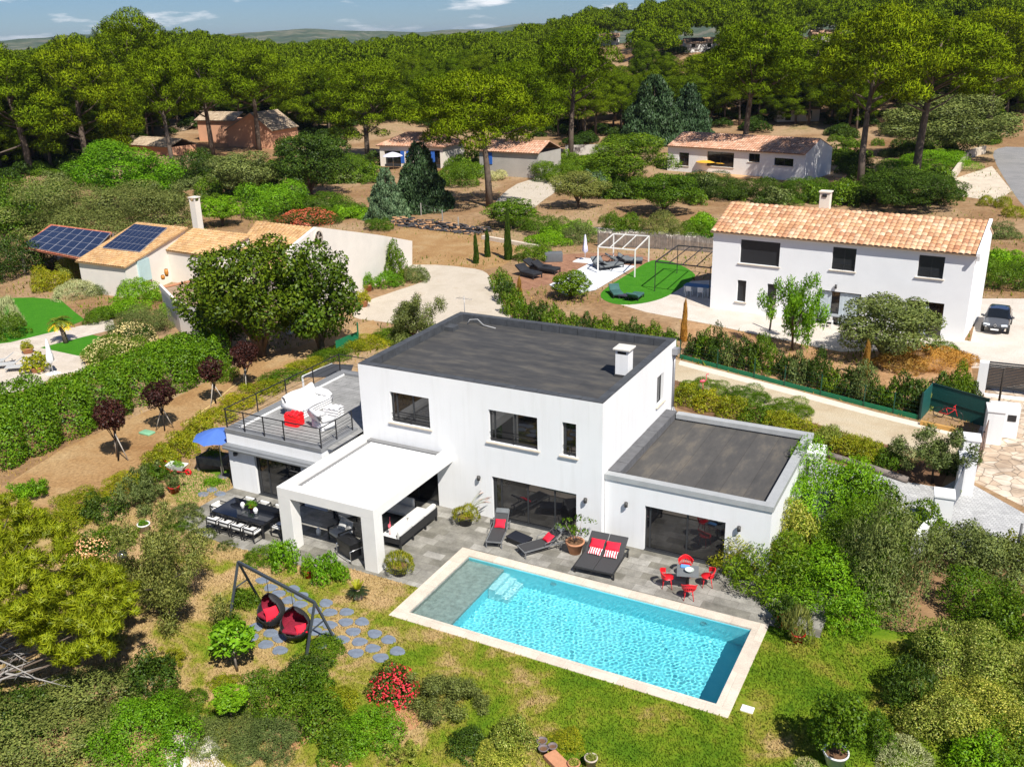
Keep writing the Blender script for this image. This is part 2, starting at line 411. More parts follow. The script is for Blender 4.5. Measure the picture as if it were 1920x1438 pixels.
def bush(u, vb, vt, w, mat, label, rho=None, kind='bush', name='shrub', cat='shrub', group=None, flower=None, leaf=.1, asp=1.0):
    p, r, h = domespan(u, vb, vt, w)
    rho = rho or leaf*.78/max(r, .2)
    rho = min((.022, .03, .04, .055, .08, .12, .18), key=lambda q: abs(math.log(q/rho)))
    o = withmat(unitbush(rho, rr.randrange(2), kind), name, mat)
    o.location = p; o.scale = (r, r*asp, h); o.rotation_euler = (0, 0, rr.uniform(0, 6.28)); tag(o, label, cat, group)
    if flower:
        f = withmat(unitbush(max(rho, .055), 0, 'flower'), 'blossom', flower, o)
    return o
# ================================================================ SETTING
def wallmat(name, col):                     # rendered wall: faint rain streaks and uneven tone
    m, t, b = newmat(name); c = N(t, 'ShaderNodeTexCoord'); mp_ = N(t, 'ShaderNodeMapping'); mp_.inputs['Scale'].default_value = (2.2, 2.2, .16); t.links.new(c.outputs['Object'], mp_.inputs['Vector'])
    n = N(t, 'ShaderNodeTexNoise', i_Scale=1.6, i_Detail=7, i_Roughness=.65); t.links.new(mp_.outputs['Vector'], n.inputs['Vector']); r = ramp(t, n.outputs['Fac'], [(.34, (.955, .953, .945)), (.5, (1, 1, 1))])
    n2 = noise(t, .5, 5); r2 = ramp(t, n2.outputs['Fac'], [(.3, tuple(x*.95 for x in col)), (.7, col)]); t.links.new(mix(t, 1.0, r2.outputs['Color'], r.outputs['Color'], 'MULTIPLY'), b.inputs['Base Color'])
    n3 = noise(t, 45, 3); bump(t, b, n3.outputs['Fac'], .15, .01); b.inputs['Roughness'].default_value = .85; b.inputs['Specular IOR Level'].default_value = .2; MATS[name] = m; return m
WHITE = wallmat('white_render', (.78, .785, .785))
WHITE2 = M('white_plaster', (.78, .76, .73), .9, .05, .8, .2, bmp=.15, bscale=30)
CREAM = M('cream_plaster', (.72, .66, .57), .9, .06, .8, .2)
PINKW = M('salmon_render', (.62, .33, .2), .9, .08, .8, .2)
ANTH = M('anthracite_metal', (.035, .037, .04), .45, .1)
BLACKM = M('black_metal', (.02, .02, .022), .4, .1)
LGREY = M('light_grey_metal', (.42, .44, .45), .45, .06)
STONE = M('beige_stone', (.62, .54, .44), .8, .12, 2.5, .2, bmp=.2)
GLASS = glassm()
SOIL = groundm('red_dirt', [(.3, (.23, .125, .058)), (.5, (.36, .21, .105)), (.62, (.42, .27, .15)), (.75, (.2, .16, .05))], .16, s3=3.2)
def lawnmat(name, grain):
    m, t, b = newmat(name); n = noise(t, .42, 7, .68, dist=.4); c = N(t, 'ShaderNodeTexCoord'); sx = N(t, 'ShaderNodeSeparateXYZ'); t.links.new(c.outputs['Object'], sx.inputs[0])
    mr = N(t, 'ShaderNodeMapRange'); mr.inputs[1].default_value = -15; mr.inputs[2].default_value = 7; mr.inputs[3].default_value = .12; mr.inputs[4].default_value = -.10; t.links.new(sx.outputs['X'], mr.inputs[0])
    ad = N(t, 'ShaderNodeMath', operation='ADD'); t.links.new(n.outputs['Fac'], ad.inputs[0]); t.links.new(mr.outputs[0], ad.inputs[1])
    r = ramp(t, ad.outputs[0], [(.30, (.075, .15, .008)), (.42, (.135, .2, .012)), (.50, (.22, .215, .03)), (.57, (.36, .26, .11)), (.70, (.43, .30, .155))])
    n2 = noise(t, grain, 6, .7); r2 = ramp(t, n2.outputs['Fac'], [(.25, (.6,)*3), (.5, (1,)*3), (.75, (1.35,)*3)])
    col = mix(t, 1.0, r.outputs['Color'], r2.outputs['Color'], 'MULTIPLY'); t.links.new(col, b.inputs['Base Color']); b.inputs['Roughness'].default_value = .95; b.inputs['Specular IOR Level'].default_value = .08
    return m, t, b
LAWN, lt_, lb_ = lawnmat('patchy_lawn', 13)
LAWNG = groundm('green_lawn', [(.3, (.06, .14, .01)), (.5, (.095, .18, .014)), (.66, (.15, .2, .02)), (.78, (.3, .25, .08))], .5, s3=12)
TURF = groundm('artificial_turf', [(.3, (.035, .16, .008)), (.7, (.055, .2, .012))], 1.2, s3=10)
DRY = groundm('dry_mown_grass', [(.3, (.25, .135, .055)), (.5, (.33, .2, .09)), (.7, (.39, .27, .14)), (.8, (.24, .2, .06))], .3, s3=6)
GRAV = groundm('pale_gravel', [(.3, (.42, .36, .28)), (.55, (.5, .44, .36)), (.75, (.4, .32, .23))], .35, s3=18, bmp=.25)
LANE = groundm('sandy_drive', [(.3, (.4, .31, .2)), (.5, (.47, .39, .27)), (.7, (.5, .44, .33))], .3, s3=16, bmp=.25)
WGRAV = groundm('white_gravel', [(.3, (.5, .44, .37)), (.7, (.6, .55, .49))], .6, s3=14, bmp=.3)
ROAD = groundm('asphalt_road', [(.3, (.2, .2, .2)), (.7, (.28, .27, .265))], .3, s3=20, bmp=.1)
PAVE = brickm('pale_paving', (.6, .53, .45), (.53, .46, .38), (.42, .36, .29), .6, .6, .008, var=.12, nscale=.7)
DECK = brickm('grey_slate_paving', (.17, .16, .13), (.35, .335, .30), (.2, .185, .16), .92, .46, .010, .8, var=.5, nscale=1.1, off=.37)
COBB = brickm('grey_cobbles', (.42, .42, .42), (.54, .54, .53), (.3, .3, .29), .22, .14, .014, rot=.3, var=.18)
COPE = brickm('pool_coping_stone', (.58, .5, .41), (.66, .58, .48), (.45, .38, .3), 1.0, 2.0, .006, .75, var=.16, nscale=1.6)
WOOD = brickm('red_wood_deck', (.3, .15, .085), (.38, .2, .12), (.1, .05, .03), 3.0, .14, .01, rot=.55, var=.3)
m_, t_, b_ = newmat('crazy_paving')
c_ = N(t_, 'ShaderNodeTexCoord'); v_ = N(t_, 'ShaderNodeTexVoronoi', feature='DISTANCE_TO_EDGE', i_Scale=1.7); t_.links.new(c_.outputs['Object'], v_.inputs['Vector'])
v2_ = N(t_, 'ShaderNodeTexVoronoi', i_Scale=1.7); t_.links.new(c_.outputs['Object'], v2_.inputs['Vector'])
k_ = ramp(t_, v2_.outputs['Color'], [(.2, (.5, .38, .27)), (.5, (.6, .48, .36)), (.8, (.66, .56, .45))])
e_ = ramp(t_, v_.outputs['Distance'], [(.015, (.45,)*3), (.05, (1,)*3)])
n_ = noise(t_, .9, 6); s_ = ramp(t_, n_.outputs['Fac'], [(.35, (.62, .6, .58)), (.6, (1.05,)*3)])
c_ = mix(t_, 1.0, mix(t_, 1.0, k_.outputs['Color'], e_.outputs['Color'], 'MULTIPLY'), s_.outputs['Color'], 'MULTIPLY')
t_.links.new(c_, b_.inputs['Base Color']); b_.inputs['Roughness'].default_value = .9; CRAZY = m_

# pool inner rectangle and coping
PX0, PX1, PY0, PY1 = -4.65, 7.28, -7.87, -3.30
CX0, CX1, CY0, CY1 = -5.22, 7.80, -8.36, -2.83
# ---- ground: one sheet to the horizon with a hole where the pool is dug
xs = sorted(set([-9000, -6000, -4000, -2800, -1900, -1300, -950, -760]+list(range(-640, 641, 16))+[760, 950, 1300, 1900, 2800, 4000, 6000, 9000, PX0-.2, PX1+.2]))
ys = sorted(set([-1500, -600, -200, -90]+list(range(-50, 640, 16))+[PY0-.2, PY1+.2, 720, 860, 1050, 1300, 1700, 2300, 3200, 4500, 6500, 9500, 14000]))
gx, gy = np.meshgrid(np.array(xs, float), np.array(ys, float)); gz = terr(gx, gy)
mb = MB(); nx = len(xs)
vs_ = [(float(a), float(b), float(c)) for a, b, c in zip(gx.ravel(), gy.ravel(), gz.ravel())]
fs_ = []
for j in range(len(ys)-1):
    for i in range(nx-1):
        if xs[i] >= PX0-.21 and xs[i+1] <= PX1+.21 and ys[j] >= PY0-.21 and ys[j+1] <= PY1+.21: continue
        fs_.append((j*nx+i, j*nx+i+1, (j+1)*nx+i+1, (j+1)*nx+i))
mb.add(vs_, fs_, True)
gm, gt, gb = newmat('ground_soil')
n1 = noise(gt, .055, 8, .66, dist=.5); n2 = noise(gt, 1.9, 7, .7)
r1 = ramp(gt, n1.outputs['Fac'], [(.3, (.19, .10, .045)), (.46, (.27, .165, .085)), (.58, (.35, .24, .14)), (.72, (.15, .14, .04))])
r2 = ramp(gt, n2.outputs['Fac'], [(.25, (.55,)*3), (.5, (1,)*3), (.75, (1.35,)*3)])
cc = mix(gt, 1.0, r1.outputs['Color'], r2.outputs['Color'], 'MULTIPLY')
cdn = N(gt, 'ShaderNodeTexCoord'); vl = N(gt, 'ShaderNodeVectorMath', operation='LENGTH'); gt.links.new(cdn.outputs['Object'], vl.inputs[0])
mr = N(gt, 'ShaderNodeMapRange'); mr.inputs[1].default_value = 500; mr.inputs[2].default_value = 1100; gt.links.new(vl.outputs['Value'], mr.inputs[0])
n5 = noise(gt, .004, 8, .6); r5 = ramp(gt, n5.outputs['Fac'], [(.35, (.05, .075, .03)), (.52, (.08, .11, .03)), (.6, (.2, .18, .1)), (.7, (.09, .13, .03))])
cc = mix(gt, mr.outputs[0], cc, r5.outputs['Color'])
gt.links.new(cc, gb.inputs['Base Color']); gb.inputs['Roughness'].default_value = .95; gb.inputs['Specular IOR Level'].default_value = .1
bump(gt, gb, n2.outputs['Fac'], .5, .05)
ground = mb.build('ground', gm); ground['kind'] = 'structure'

STONES = [(370, 35), (430, 90), (490, 135), (565, 185), (600, 100), (660, 150), (650, 215), (845, 205), (875, 275), (1000, 272), (540, 265), (610, 280), (760, 260), (780, 350), (875, 370), (995, 348), (1115, 345), (285, 460), (395, 515), (500, 560), (500, 470), (430, 430), (760, 415), (850, 440), (965, 480), (1050, 420), (1095, 495), (1210, 435), (1315, 480), (1195, 545), (1070, 580), (1380, 565), (1255, 615), (320, 385), (800, 520)]
def gp(*pts): return [G2(u, v) for u, v in pts]
HOLE = [(CX0+.1, CY0+.1), (CX1-.1, CY0+.1), (CX1-.1, CY1-.1), (CX0+.1, CY1-.1)]
# ---- far ridges at the horizon
HILLM = groundm('far_forest_hills', [(.35, (.035, .06, .03)), (.5, (.06, .085, .04)), (.6, (.16, .15, .1)), (.68, (.07, .1, .035))], .006, s3=.02, bmp=0)
def ridge(D, pts, seed, depth=1500):
    rg = random.Random(seed); us = [p[0] for p in pts]; vsx = [p[1] for p in pts]; b = MB()
    n = 90; rows = [(-1, 0), (-.55, .3), (-.28, .66), (-.12, .92), (0, 1), (.25, .75), (.8, 0)]
    grid_ = []
    jit = [rg.uniform(-1, 1) for _ in range(n+1)]
    for k, h in rows:
        for i in range(n+1):
            u = us[0]+(us[-1]-us[0])*i/n; v = float(np.interp(u, us, vsx))
            d = ray(u, v); hd = math.hypot(d[0], d[1]); top = CP[2]+d[2]/hd*D
            top = top+(jit[i]+jit[max(0, i-1)])*.0012*D*.5
            dd = D+k*depth*(1+.1*jit[(i*7) % n])
            grid_.append((CP[0]+d[0]/hd*dd, CP[1]+d[1]/hd*dd, -8+h*(max(-4, top)+8)+(rg.uniform(-1, 1)*.0012*D if 0 < h < 1 else 0)))
    m = n+1; fs = [(j*m+i, j*m+i+1, (j+1)*m+i+1, (j+1)*m+i) for j in range(len(rows)-1) for i in range(n)]
    b.add(grid_, fs, True); o = b.build('hills', HILLM); o['kind'] = 'structure'
ridge(4600, [(-500, 90), (-100, 80), (20, 76), (90, 69), (150, 66), (230, 67), (330, 72), (420, 66), (520, 58), (580, 53), (640, 59), (760, 62), (900, 56), (960, 47), (1030, 42), (1090, 45), (1180, 52), (1300, 45), (1420, 50), (1600, 45)], 3)
ridge(3300, [(1250, 48), (1340, 33), (1400, 24), (1480, 16), (1560, 12), (1640, 14), (1720, 8), (1780, 2), (1850, 6), (2000, 0), (2300, 10)], 4, 1100)

# ---- ground covers, each a few millimetres above the one below
lawn = sheet('lawn', [(-26, -30), (-25, -9), (-22.3, -4.6), (-18.2, -2.0), (-12, -1.5), (12, -1.2), (17.5, 1), (17, -14), (15, -30)], .004, LAWN, [HOLE])
dry_path = sheet('dry_path', gp((-60, 1000), (0, 915), (120, 840), (300, 760), (420, 700), (480, 665), (560, 650), (640, 620), (700, 600), (720, 625), (600, 672), (480, 735), (395, 800), (300, 850), (255, 900), (100, 960), (20, 1010), (-60, 1060)), .007, DRY)
gravel = sheet('gravel_court', smooth_poly(gp((757, 497), (835, 498), (905, 508), (925, 535), (962, 600), (985, 640), (800, 640), (740, 608), (662, 594), (690, 565), (735, 548), (800, 522)), 4), .004, GRAV)
field = sheet('dry_field', gp((690, 445), (760, 428), (905, 440), (1000, 462), (940, 500), (905, 506), (835, 497), (755, 496), (775, 460)), .005, DRY)
lane = sheet('driveway', gp((930, 600), (985, 600), (1275, 676), (1640, 772), (1735, 795), (1812, 812), (1795, 862), (1640, 828), (1250, 708), (1000, 690)), .006, LANE)
kerbl = sheet('lane_edge_strip', gp((1275, 676), (1500, 734), (1640, 772), (1735, 795), (1800, 810), (1797, 820), (1728, 803), (1635, 780), (1490, 742), (1272, 684)), .010, M('pale_concrete', (.66, .58, .48), .9, .1, 3, .2))
deck = sheet('stone_terrace', [(-18.35, -2.4), (-18.4, -6.05), (-18.0, -6.75), (-14.65, -7.05), (-9.9, -7.0), (-9.9, -6.3), (CX0+.05, -6.28), (CX0+.05, -2.8), (9.6, -2.8), (9.6, .6), (-18.3, .6)], .018, DECK,
             [])
yard = sheet('gravel_yard', gp((1125, 560), (1180, 572), (1280, 535), (1335, 560), (1480, 585), (1820, 640), (1838, 560), (1960, 560), (1960, 690), (1850, 690), (1822, 690), (1790, 655), (1560, 660), (1480, 640), (1330, 608), (1210, 585)), .004, WGRAV)
strip = sheet('dirt_strip', gp((1275, 600), (1330, 609), (1480, 641), (1640, 672), (1790, 658), (1822, 690), (1825, 720), (1700, 770), (1275, 672)), .005, SOIL)
woodd = sheet('wood_deck', gp((960, 528), (1035, 478), (1120, 474), (1200, 478), (1240, 492), (1196, 500), (1110, 492), (1040, 530), (985, 545)), .006, WOOD)
cover = sheet('pool_cover', gp((1030, 535), (1110, 492), (1192, 500), (1117, 545), (1060, 556)), .06, M('pool_cover_sheet', (.66, .68, .7), .6, .1, 2.2, .3, bmp=.3, bscale=4))
turf = sheet('artificial_lawn', smooth_poly(gp((1126, 554), (1137, 540), (1178, 514), (1222, 489), (1262, 492), (1298, 510), (1299, 524), (1252, 555), (1205, 569), (1160, 571), (1135, 564)), 4), .012, TURF)
pav2 = sheet('table_terrace', gp((1250, 560), (1290, 528), (1340, 525), (1336, 582)), .010, PAVE)
cob = sheet('paved_drive', gp((1480, 960), (1515, 860), (1560, 868), (1700, 903), (1765, 915), (1800, 895), (1960, 985), (1960, 1080), (1760, 1020), (1640, 1010), (1560, 1010)), .008, COBB)
craz = sheet('flagstone_drive', gp((1800, 890), (1838, 800), (1850, 730), (1930, 720), (1960, 900), (1960, 970)), .0075, CRAZY)
road = sheet('road', smooth_poly(gp((1862, 292), (1885, 276), (1960, 272), (2050, 300), (2000, 470), (1935, 402), (1900, 362)), 3), .008, ROAD)
roadf = sheet('road_far', gp((1890, 222), (1960, 216), (1960, 232), (1896, 234)), .012, ROAD)
pcon = sheet('concrete_apron', gp((1790, 335), (1860, 312), (1897, 358), (1870, 378), (1800, 368)), .006, M('weathered_concrete', (.56, .48, .38), .9, .18, .5, .2))
drv2 = sheet('sand_track', smooth_poly(gp((925, 385), (970, 345), (1040, 330), (1060, 345), (1020, 375), (985, 400), (940, 408)), 3), .004, GRAV)
drv3 = sheet('stone_track', gp((1090, 425), (1300, 436), (1345, 446), (1340, 458), (1200, 440), (1090, 436)), .004, WGRAV)
nl1 = sheet('neighbour_lawn', gp((-30, 560), (60, 558), (113, 562), (140, 585), (160, 600), (95, 625), (20, 642), (-30, 650)), .006, TURF)
nl2 = sheet('neighbour_lawn', gp((72, 652), (173, 628), (230, 640), (150, 668)), .006, TURF)
npav = sheet('neighbour_terrace', gp((-60, 652), (20, 642), (110, 620), (212, 598), (216, 617), (75, 652), (150, 668), (165, 690), (120, 712), (60, 728), (-20, 745), (-60, 755)), .008, PAVE)
mulch = sheet('white_rubble', smooth_poly(gp((305, 1385), (330, 1368), (370, 1385), (415, 1428), (430, 1460), (330, 1460)), 3), .012, WGRAV)
rub2 = sheet('bark_mulch', smooth_poly(gp((735, 1345), (760, 1325), (790, 1340), (780, 1365), (745, 1370)), 3), .012, M('bark_chips', (.42, .22, .11), .95, .3, 14, .1, bmp=.6))
for q_ in ([(520, 1395), (560, 1370), (580, 1385), (550, 1408)], [(615, 1425), (650, 1418), (660, 1445), (620, 1450)]):
    sheet('bark_mulch', smooth_poly(gp(*q_), 3), .012, MATS['bark_chips'])
bed = sheet('planting_bed', gp((1250, 708), (1640, 830), (1790, 862), (1765, 912), (1700, 903), (1540, 852), (1270, 765)), .010, M('bed_soil', (.16, .09, .05), .95, .3, 3, .1, bmp=.5))
herb = sheet('herb_bed', gp((310, 905), (360, 880), (430, 880), (432, 915), (400, 925), (340, 960)), .009, LAWNG)

# ---- grass blades over the lawn: uncountable, one object
STONEP = [G2(400+a*.25, 1080+c*.25) for a, c in STONES]
def grass(name, n, poly_test, mats, seed, L=(.03, .085), patch=None):
    rg = np.random.default_rng(seed)
    x = rg.uniform(-22, 16, n); y = rg.uniform(-21, -2, n); k = poly_test(x, y); x, y = x[k], y[k]; n = len(x)
    a = rg.uniform(0, 6.28, n); h = rg.uniform(*L, n); w = rg.uniform(.012, .03, n); ln = rg.normal(0, .5, n)*h
    c, s = np.cos(a), np.sin(a); z = np.full(n, .006)
    V = np.stack([np.stack([x-c*w, y-s*w, z], 1), np.stack([x+c*w, y+s*w, z], 1),
                  np.stack([x+c*w*.4-s*ln, y+s*w*.4+c*ln, z+h], 1), np.stack([x-c*w*.4-s*ln, y-s*w*.4+c*ln, z+h], 1)], 1).reshape(-1, 3)
    me = quadmesh('grass', V); me.materials.append(mats)
    o = bpy.data.objects.new(name, me); COL.objects.link(o); o['kind'] = 'stuff'; return o
def on_lawn(x, y):
    k = ~((x > CX0-.03) & (x < CX1+.03) & (y > CY0-.03) & (y < CY1+.03))
    k &= ~((y > -6.3) & (x > -9.9) & (x < CX0+.03)); k &= ~((y > -7.02) & (x > -18.4) & (x <= -9.9))
    k &= ~((y > -2.85) & (x > -18.4) & (x < 9.6)); k &= ~((x > 7.9) & (x < 8.6) & (y > -7.9) & (y < -7.2))
    for sx_, sy_ in STONEP: k &= (x-sx_)**2+(y-sy_)**2 > .085
    return k
GRASSM, gt_, gb2_ = lawnmat('grass_blades', 25)
grass('grass', 300000, on_lawn, GRASSM, 11)

# ================================================================ THE POOL
pool = thing('swimming_pool', ((PX0+PX1)/2, (PY0+PY1)/2, 0), 'long rectangular swimming pool of rippling turquoise water with a grey shallow ledge', 'swimming pool')
def part(root, name, mb, mat, parent=None):                 # geometry given in world coordinates, parented to its thing
    o = mb.build(name, mat)
    if parent is not None: o.parent = parent
    else:
        o.parent = root; o.matrix_parent_inverse = Matrix.Translation(-Vector(root.location))
    return o
POOLM, pt, pb = newmat('pool_liner')
pn = noise(pt, 3, 6); pr = ramp(pt, pn.outputs['Fac'], [(.3, (.2, .7, .8)), (.7, (.26, .76, .84))])
pt.links.new(pr.outputs['Color'], pb.inputs['Base Color']); pb.inputs['Roughness'].default_value = .8; pb.inputs['Specular IOR Level'].default_value = .1
LEDGE = M('pool_ledge_stone', (.36, .35, .32), .8, .25, 5, .1, bmp=.2)
BX, DP, LZ = -3.0, -1.45, -.34
b = MB()
b.add([(BX, PY0, DP), (PX1, PY0, DP), (PX1, PY1, DP), (BX, PY1, DP)], [(0, 1, 2, 3)])
b.add([(PX0, PY0, DP), (PX1, PY0, DP), (PX1, PY0, .0), (PX0, PY0, .0)], [(3, 2, 1, 0)])
b.add([(PX0, PY1, DP), (PX1, PY1, DP), (PX1, PY1, .0), (PX0, PY1, .0)], [(0, 1, 2, 3)])
b.add([(PX1, PY0, DP), (PX1, PY1, DP), (PX1, PY1, 0), (PX1, PY0, 0)], [(3, 2, 1, 0)])
b.add([(BX, PY0, DP), (BX, PY1, DP), (BX, PY1, LZ), (BX, PY0, LZ)], [(0, 1, 2, 3)])
basin = part(pool, 'basin', b, POOLM)
b = MB(); b.box(PX0+.001, BX+.02, PY0+.002, PY1-.002, LZ-.2, LZ); b.box(PX0+.001, PX0+.01, PY0+.002, PY1-.002, LZ, -.02)
ledge = part(pool, 'shallow_ledge', b, LEDGE)
b = MB()
for k in range(3): b.box(BX+.3*k+.02, BX+.3*(k+1)+.02, PY1-1.35, PY1-.003, DP+.01, LZ-.26*(k+1))
steps = part(pool, 'pool_steps', b, M('pool_step_tile', (.5, .74, .78), .7, .06, 8, .1))
b = MB()
for x in (-.7, 5.5): b.T = Matrix.Translation((x, PY1-.01, -.45)) @ Matrix.Rotation(PI/2, 4, 'X'); b.lathe([(.0, .02), (.11, .02), (.13, .0)], n=16); b.T = None
part(pool, 'pool_light', b, M('pool_light_white', (.8, .82, .82), .4, .02))
b = MB(); b.box(CX0, CX1, CY0, PY0+.001, -.06, .035, .012); b.box(CX0, CX1, PY1-.001, CY1, -.06, .035, .012)
b.box(CX0, PX0+.001, PY0+.002, PY1-.002, -.06, .034, .012); b.box(PX1-.001, CX1, PY0+.002, PY1-.002, -.06, .034, .012)
part(pool, 'coping', b, COPE)
b = MB(); b.box(PX1+.22, PX1+.62, CY0-.02, CY0+.28, .0, .05, .01)
tag(b.build('skimmer_lid', M('white_plastic', (.8, .8, .79), .5, .03), None), 'small white skimmer lid at the near right corner of the pool', 'lid').location = (.55, .55, 0)
# water: a rippled refracting surface
rgw = np.random.default_rng(4)
NW = 46; kk = rgw.uniform(18, 50, NW); th = rgw.uniform(0, 6.28, NW); ph = rgw.uniform(0, 6.28, NW); am = .0032/kk*rgw.uniform(.6, 1.4, NW)*1.5
def wz(x, y):
    x = np.asarray(x)[..., None]; y = np.asarray(y)[..., None]
    return -.09+(am*np.sin(kk*(x*np.cos(th)+y*np.sin(th))+ph)).sum(-1)
nxw, nyw = 640, 246
X, Y = np.meshgrid(np.linspace(PX0+.001, PX1-.001, nxw+1), np.linspace(PY0+.001, PY1-.001, nyw+1)); Zw = wz(X, Y)
V = np.stack([X, Y, Zw], -1).reshape(-1, 3)-np.array(pool.location)
me = bpy.data.meshes.new('water'); idx = np.arange((nxw+1)*(nyw+1)).reshape(nyw+1, nxw+1)
F = np.stack([idx[:-1, :-1], idx[:-1, 1:], idx[1:, 1:], idx[1:, :-1]], -1).reshape(-1, 4)
me.vertices.add(len(V)); me.vertices.foreach_set('co', V.astype(np.float32).ravel())
me.loops.add(F.size); me.loops.foreach_set('vertex_index', F.ravel().astype(np.int32))
me.polygons.add(len(F)); me.polygons.foreach_set('loop_start', np.arange(0, F.size, 4, dtype=np.int32))
me.update(calc_edges=True); me.polygons.foreach_set('use_smooth', np.ones(len(F), bool))
wm = bpy.data.materials.new('pool_water'); wm.use_nodes = True; wt = wm.node_tree; wt.nodes.clear()
wg = N(wt, 'ShaderNodeBsdfRefraction', i_IOR=1.33, i_Roughness=0.0); wg.inputs['Color'].default_value = (.84, 1.0, 1.0, 1)
wgl = N(wt, 'ShaderNodeBsdfGlossy', i_Roughness=.02); wf = N(wt, 'ShaderNodeFresnel', i_IOR=1.33)
wmx = N(wt, 'ShaderNodeMixShader'); wt.links.new(wf.outputs[0], wmx.inputs[0]); wt.links.new(wg.outputs[0], wmx.inputs[1]); wt.links.new(wgl.outputs[0], wmx.inputs[2])
woo = N(wt, 'ShaderNodeOutputMaterial'); wt.links.new(wmx.outputs[0], woo.inputs['Surface'])
me.materials.append(wm)
water = bpy.data.objects.new('water', me); COL.objects.link(water); water.parent = pool
water.cycles.is_caustics_caster = True
for o in (basin, ledge, steps): o.cycles.is_caustics_receiver = True
sun.cycles.is_caustics_light = True
# ================================================================ BUILDINGS
def wallholes(b, A, B, z0, z1, holes, depth=.18, top=None):
    ax, ay = A[0], A[1]; dx, dy = B[0]-ax, B[1]-ay; L = math.hypot(dx, dy); dx, dy = dx/L, dy/L; nx_, ny_ = dy, -dx
    def P(s, z, d=0): return (ax+dx*s-nx_*d, ay+dy*s-ny_*d, z)
    S = sorted(set([0, L]+[h[0] for h in holes]+[h[1] for h in holes])); Zs = sorted(set([z0, z1]+[h[2] for h in holes]+[h[3] for h in holes]))
    S = [s for s in S if -1e-6 <= s <= L+1e-6]; Zs = [z for z in Zs if z0-1e-6 <= z <= z1+1e-6]
    for i in range(len(S)-1):
        for j in range(len(Zs)-1):
            cs, cz = (S[i]+S[i+1])/2, (Zs[j]+Zs[j+1])/2
            if any(h[0] < cs < h[1] and h[2] < cz < h[3] for h in holes): continue
            b.add([P(S[i], Zs[j]), P(S[i+1], Zs[j]), P(S[i+1], Zs[j+1]), P(S[i], Zs[j+1])], [(0, 1, 2, 3)])
    for s0, s1, a, c in holes:
        b.add([P(s0, a), P(s0, c), P(s0, c, depth), P(s0, a, depth)], [(0, 1, 2, 3)])
        b.add([P(s1, a), P(s1, c), P(s1, c, depth), P(s1, a, depth)], [(3, 2, 1, 0)])
        b.add([P(s0, c), P(s1, c), P(s1, c, depth), P(s0, c, depth)], [(0, 1, 2, 3)])
        b.add([P(s0, a), P(s1, a), P(s1, a, depth), P(s0, a, depth)], [(3, 2, 1, 0)])
def wallT(A, B):                         # s along the wall, y inwards, z up
    ang = math.atan2(B[1]-A[1], B[0]-A[0]); return Matrix.Translation((A[0], A[1], 0)) @ Matrix.Rotation(ang, 4, 'Z')
def window(root, A, B, h, mulls=(.5,), depth=.13, fr=.06, fmat=None, sill=True, rail=False, name='window', pane=None, slats=False, label=None):
    s0, s1, z0, z1 = h; fmat = fmat or ANTH; T = wallT(A, B)
    b = MB(); b.T = T; y0, y1 = depth, depth+.06
    b.box(s0, s1, y0, y1, z0, z0+fr); b.box(s0, s1, y0, y1, z1-fr, z1)
    b.box(s0, s0+fr, y0+.001, y1-.001, z0+fr, z1-fr); b.box(s1-fr, s1, y0+.001, y1-.001, z0+fr, z1-fr)
    for m in mulls: x = s0+(s1-s0)*m; b.box(x-fr*.6, x+fr*.6, y0+.002, y1-.002, z0+fr, z1-fr)
    w = part(root, name, b, fmat)
    if label: w['label'] = label
    b = MB(); b.T = T; b.box(s0+fr*.5, s1-fr*.5, depth+.025, depth+.035, z0+fr*.5, z1-fr*.5)
    part(root, 'pane', b, pane or GLASS, w)
    if slats:
        b = MB(); b.T = T; n = int((z1-z0-.12)/.16)
        for k in range(n): b.box(s0+.05, s1-.05, depth-.05, depth-.03, z0+.1+k*.16, z0+.2+k*.16)
        part(root, 'shutter', b, ANTH, w)
    if not sill:
        b = MB(); b.T = T; b.box(s0+.001, s1-.001, -.02, depth-.001, -.02, z0+.012); part(root, 'threshold', b, ANTH, w)
    if sill:
        b = MB(); b.T = T; b.box(s0-.12, s1+.12, -.1, depth, z0-.07, z0-.002, .01); part(root, 'sill', b, STONE, w)
    if rail:
        b = MB(); b.T = T
        for z in (.14, .42): b.box(s0+.02, s1-.02, .03, .055, z0+z, z0+z+.028)
        b.box((s0+s1)/2-.014, (s0+s1)/2+.014, .031, .054, z0+.02, z0+.48)
        part(root, 'railing', b, BLACKM, w)
    return w
def wlamp(root, A, B, s, z, r=.075, h=.2):
    b = MB(); b.T = wallT(A, B); b.box(s-.04, s+.04, -.06, 0, z-.05, z+.05)
    b.tube([(s, -.12, z-h/2), (s, -.12, z+h/2)], r, 12); return part(root, 'wall_lamp', b, M('lamp_dark', (.06, .058, .055), .5, .1))

# ---------------------------------------------------------------- the villa
villa = thing('villa', (-6, 4, 0), 'white two-storey flat-roofed villa with grey roof terrace and garage wing beside the pool', 'villa')
MEMB, mt, mbb = newmat('roof_membrane')
mc = N(mt, 'ShaderNodeTexCoord'); mm = N(mt, 'ShaderNodeMapping'); mm.inputs['Scale'].default_value = (.4, 1.3, 1); mt.links.new(mc.outputs['Object'], mm.inputs['Vector'])
mn = N(mt, 'ShaderNodeTexNoise', i_Scale=1.3, i_Detail=8, i_Roughness=.68); mt.links.new(mm.outputs['Vector'], mn.inputs['Vector'])
mr1 = ramp(mt, mn.outputs['Fac'], [(.3, (.04, .041, .043)), (.5, (.066, .064, .062)), (.64, (.105, .096, .082)), (.78, (.066, .066, .066))])
mbk = N(mt, 'ShaderNodeTexBrick', offset=.4); mbk.inputs['Scale'].default_value = 1; mbk.inputs['Brick Width'].default_value = 5.2; mbk.inputs['Row Height'].default_value = 1.0
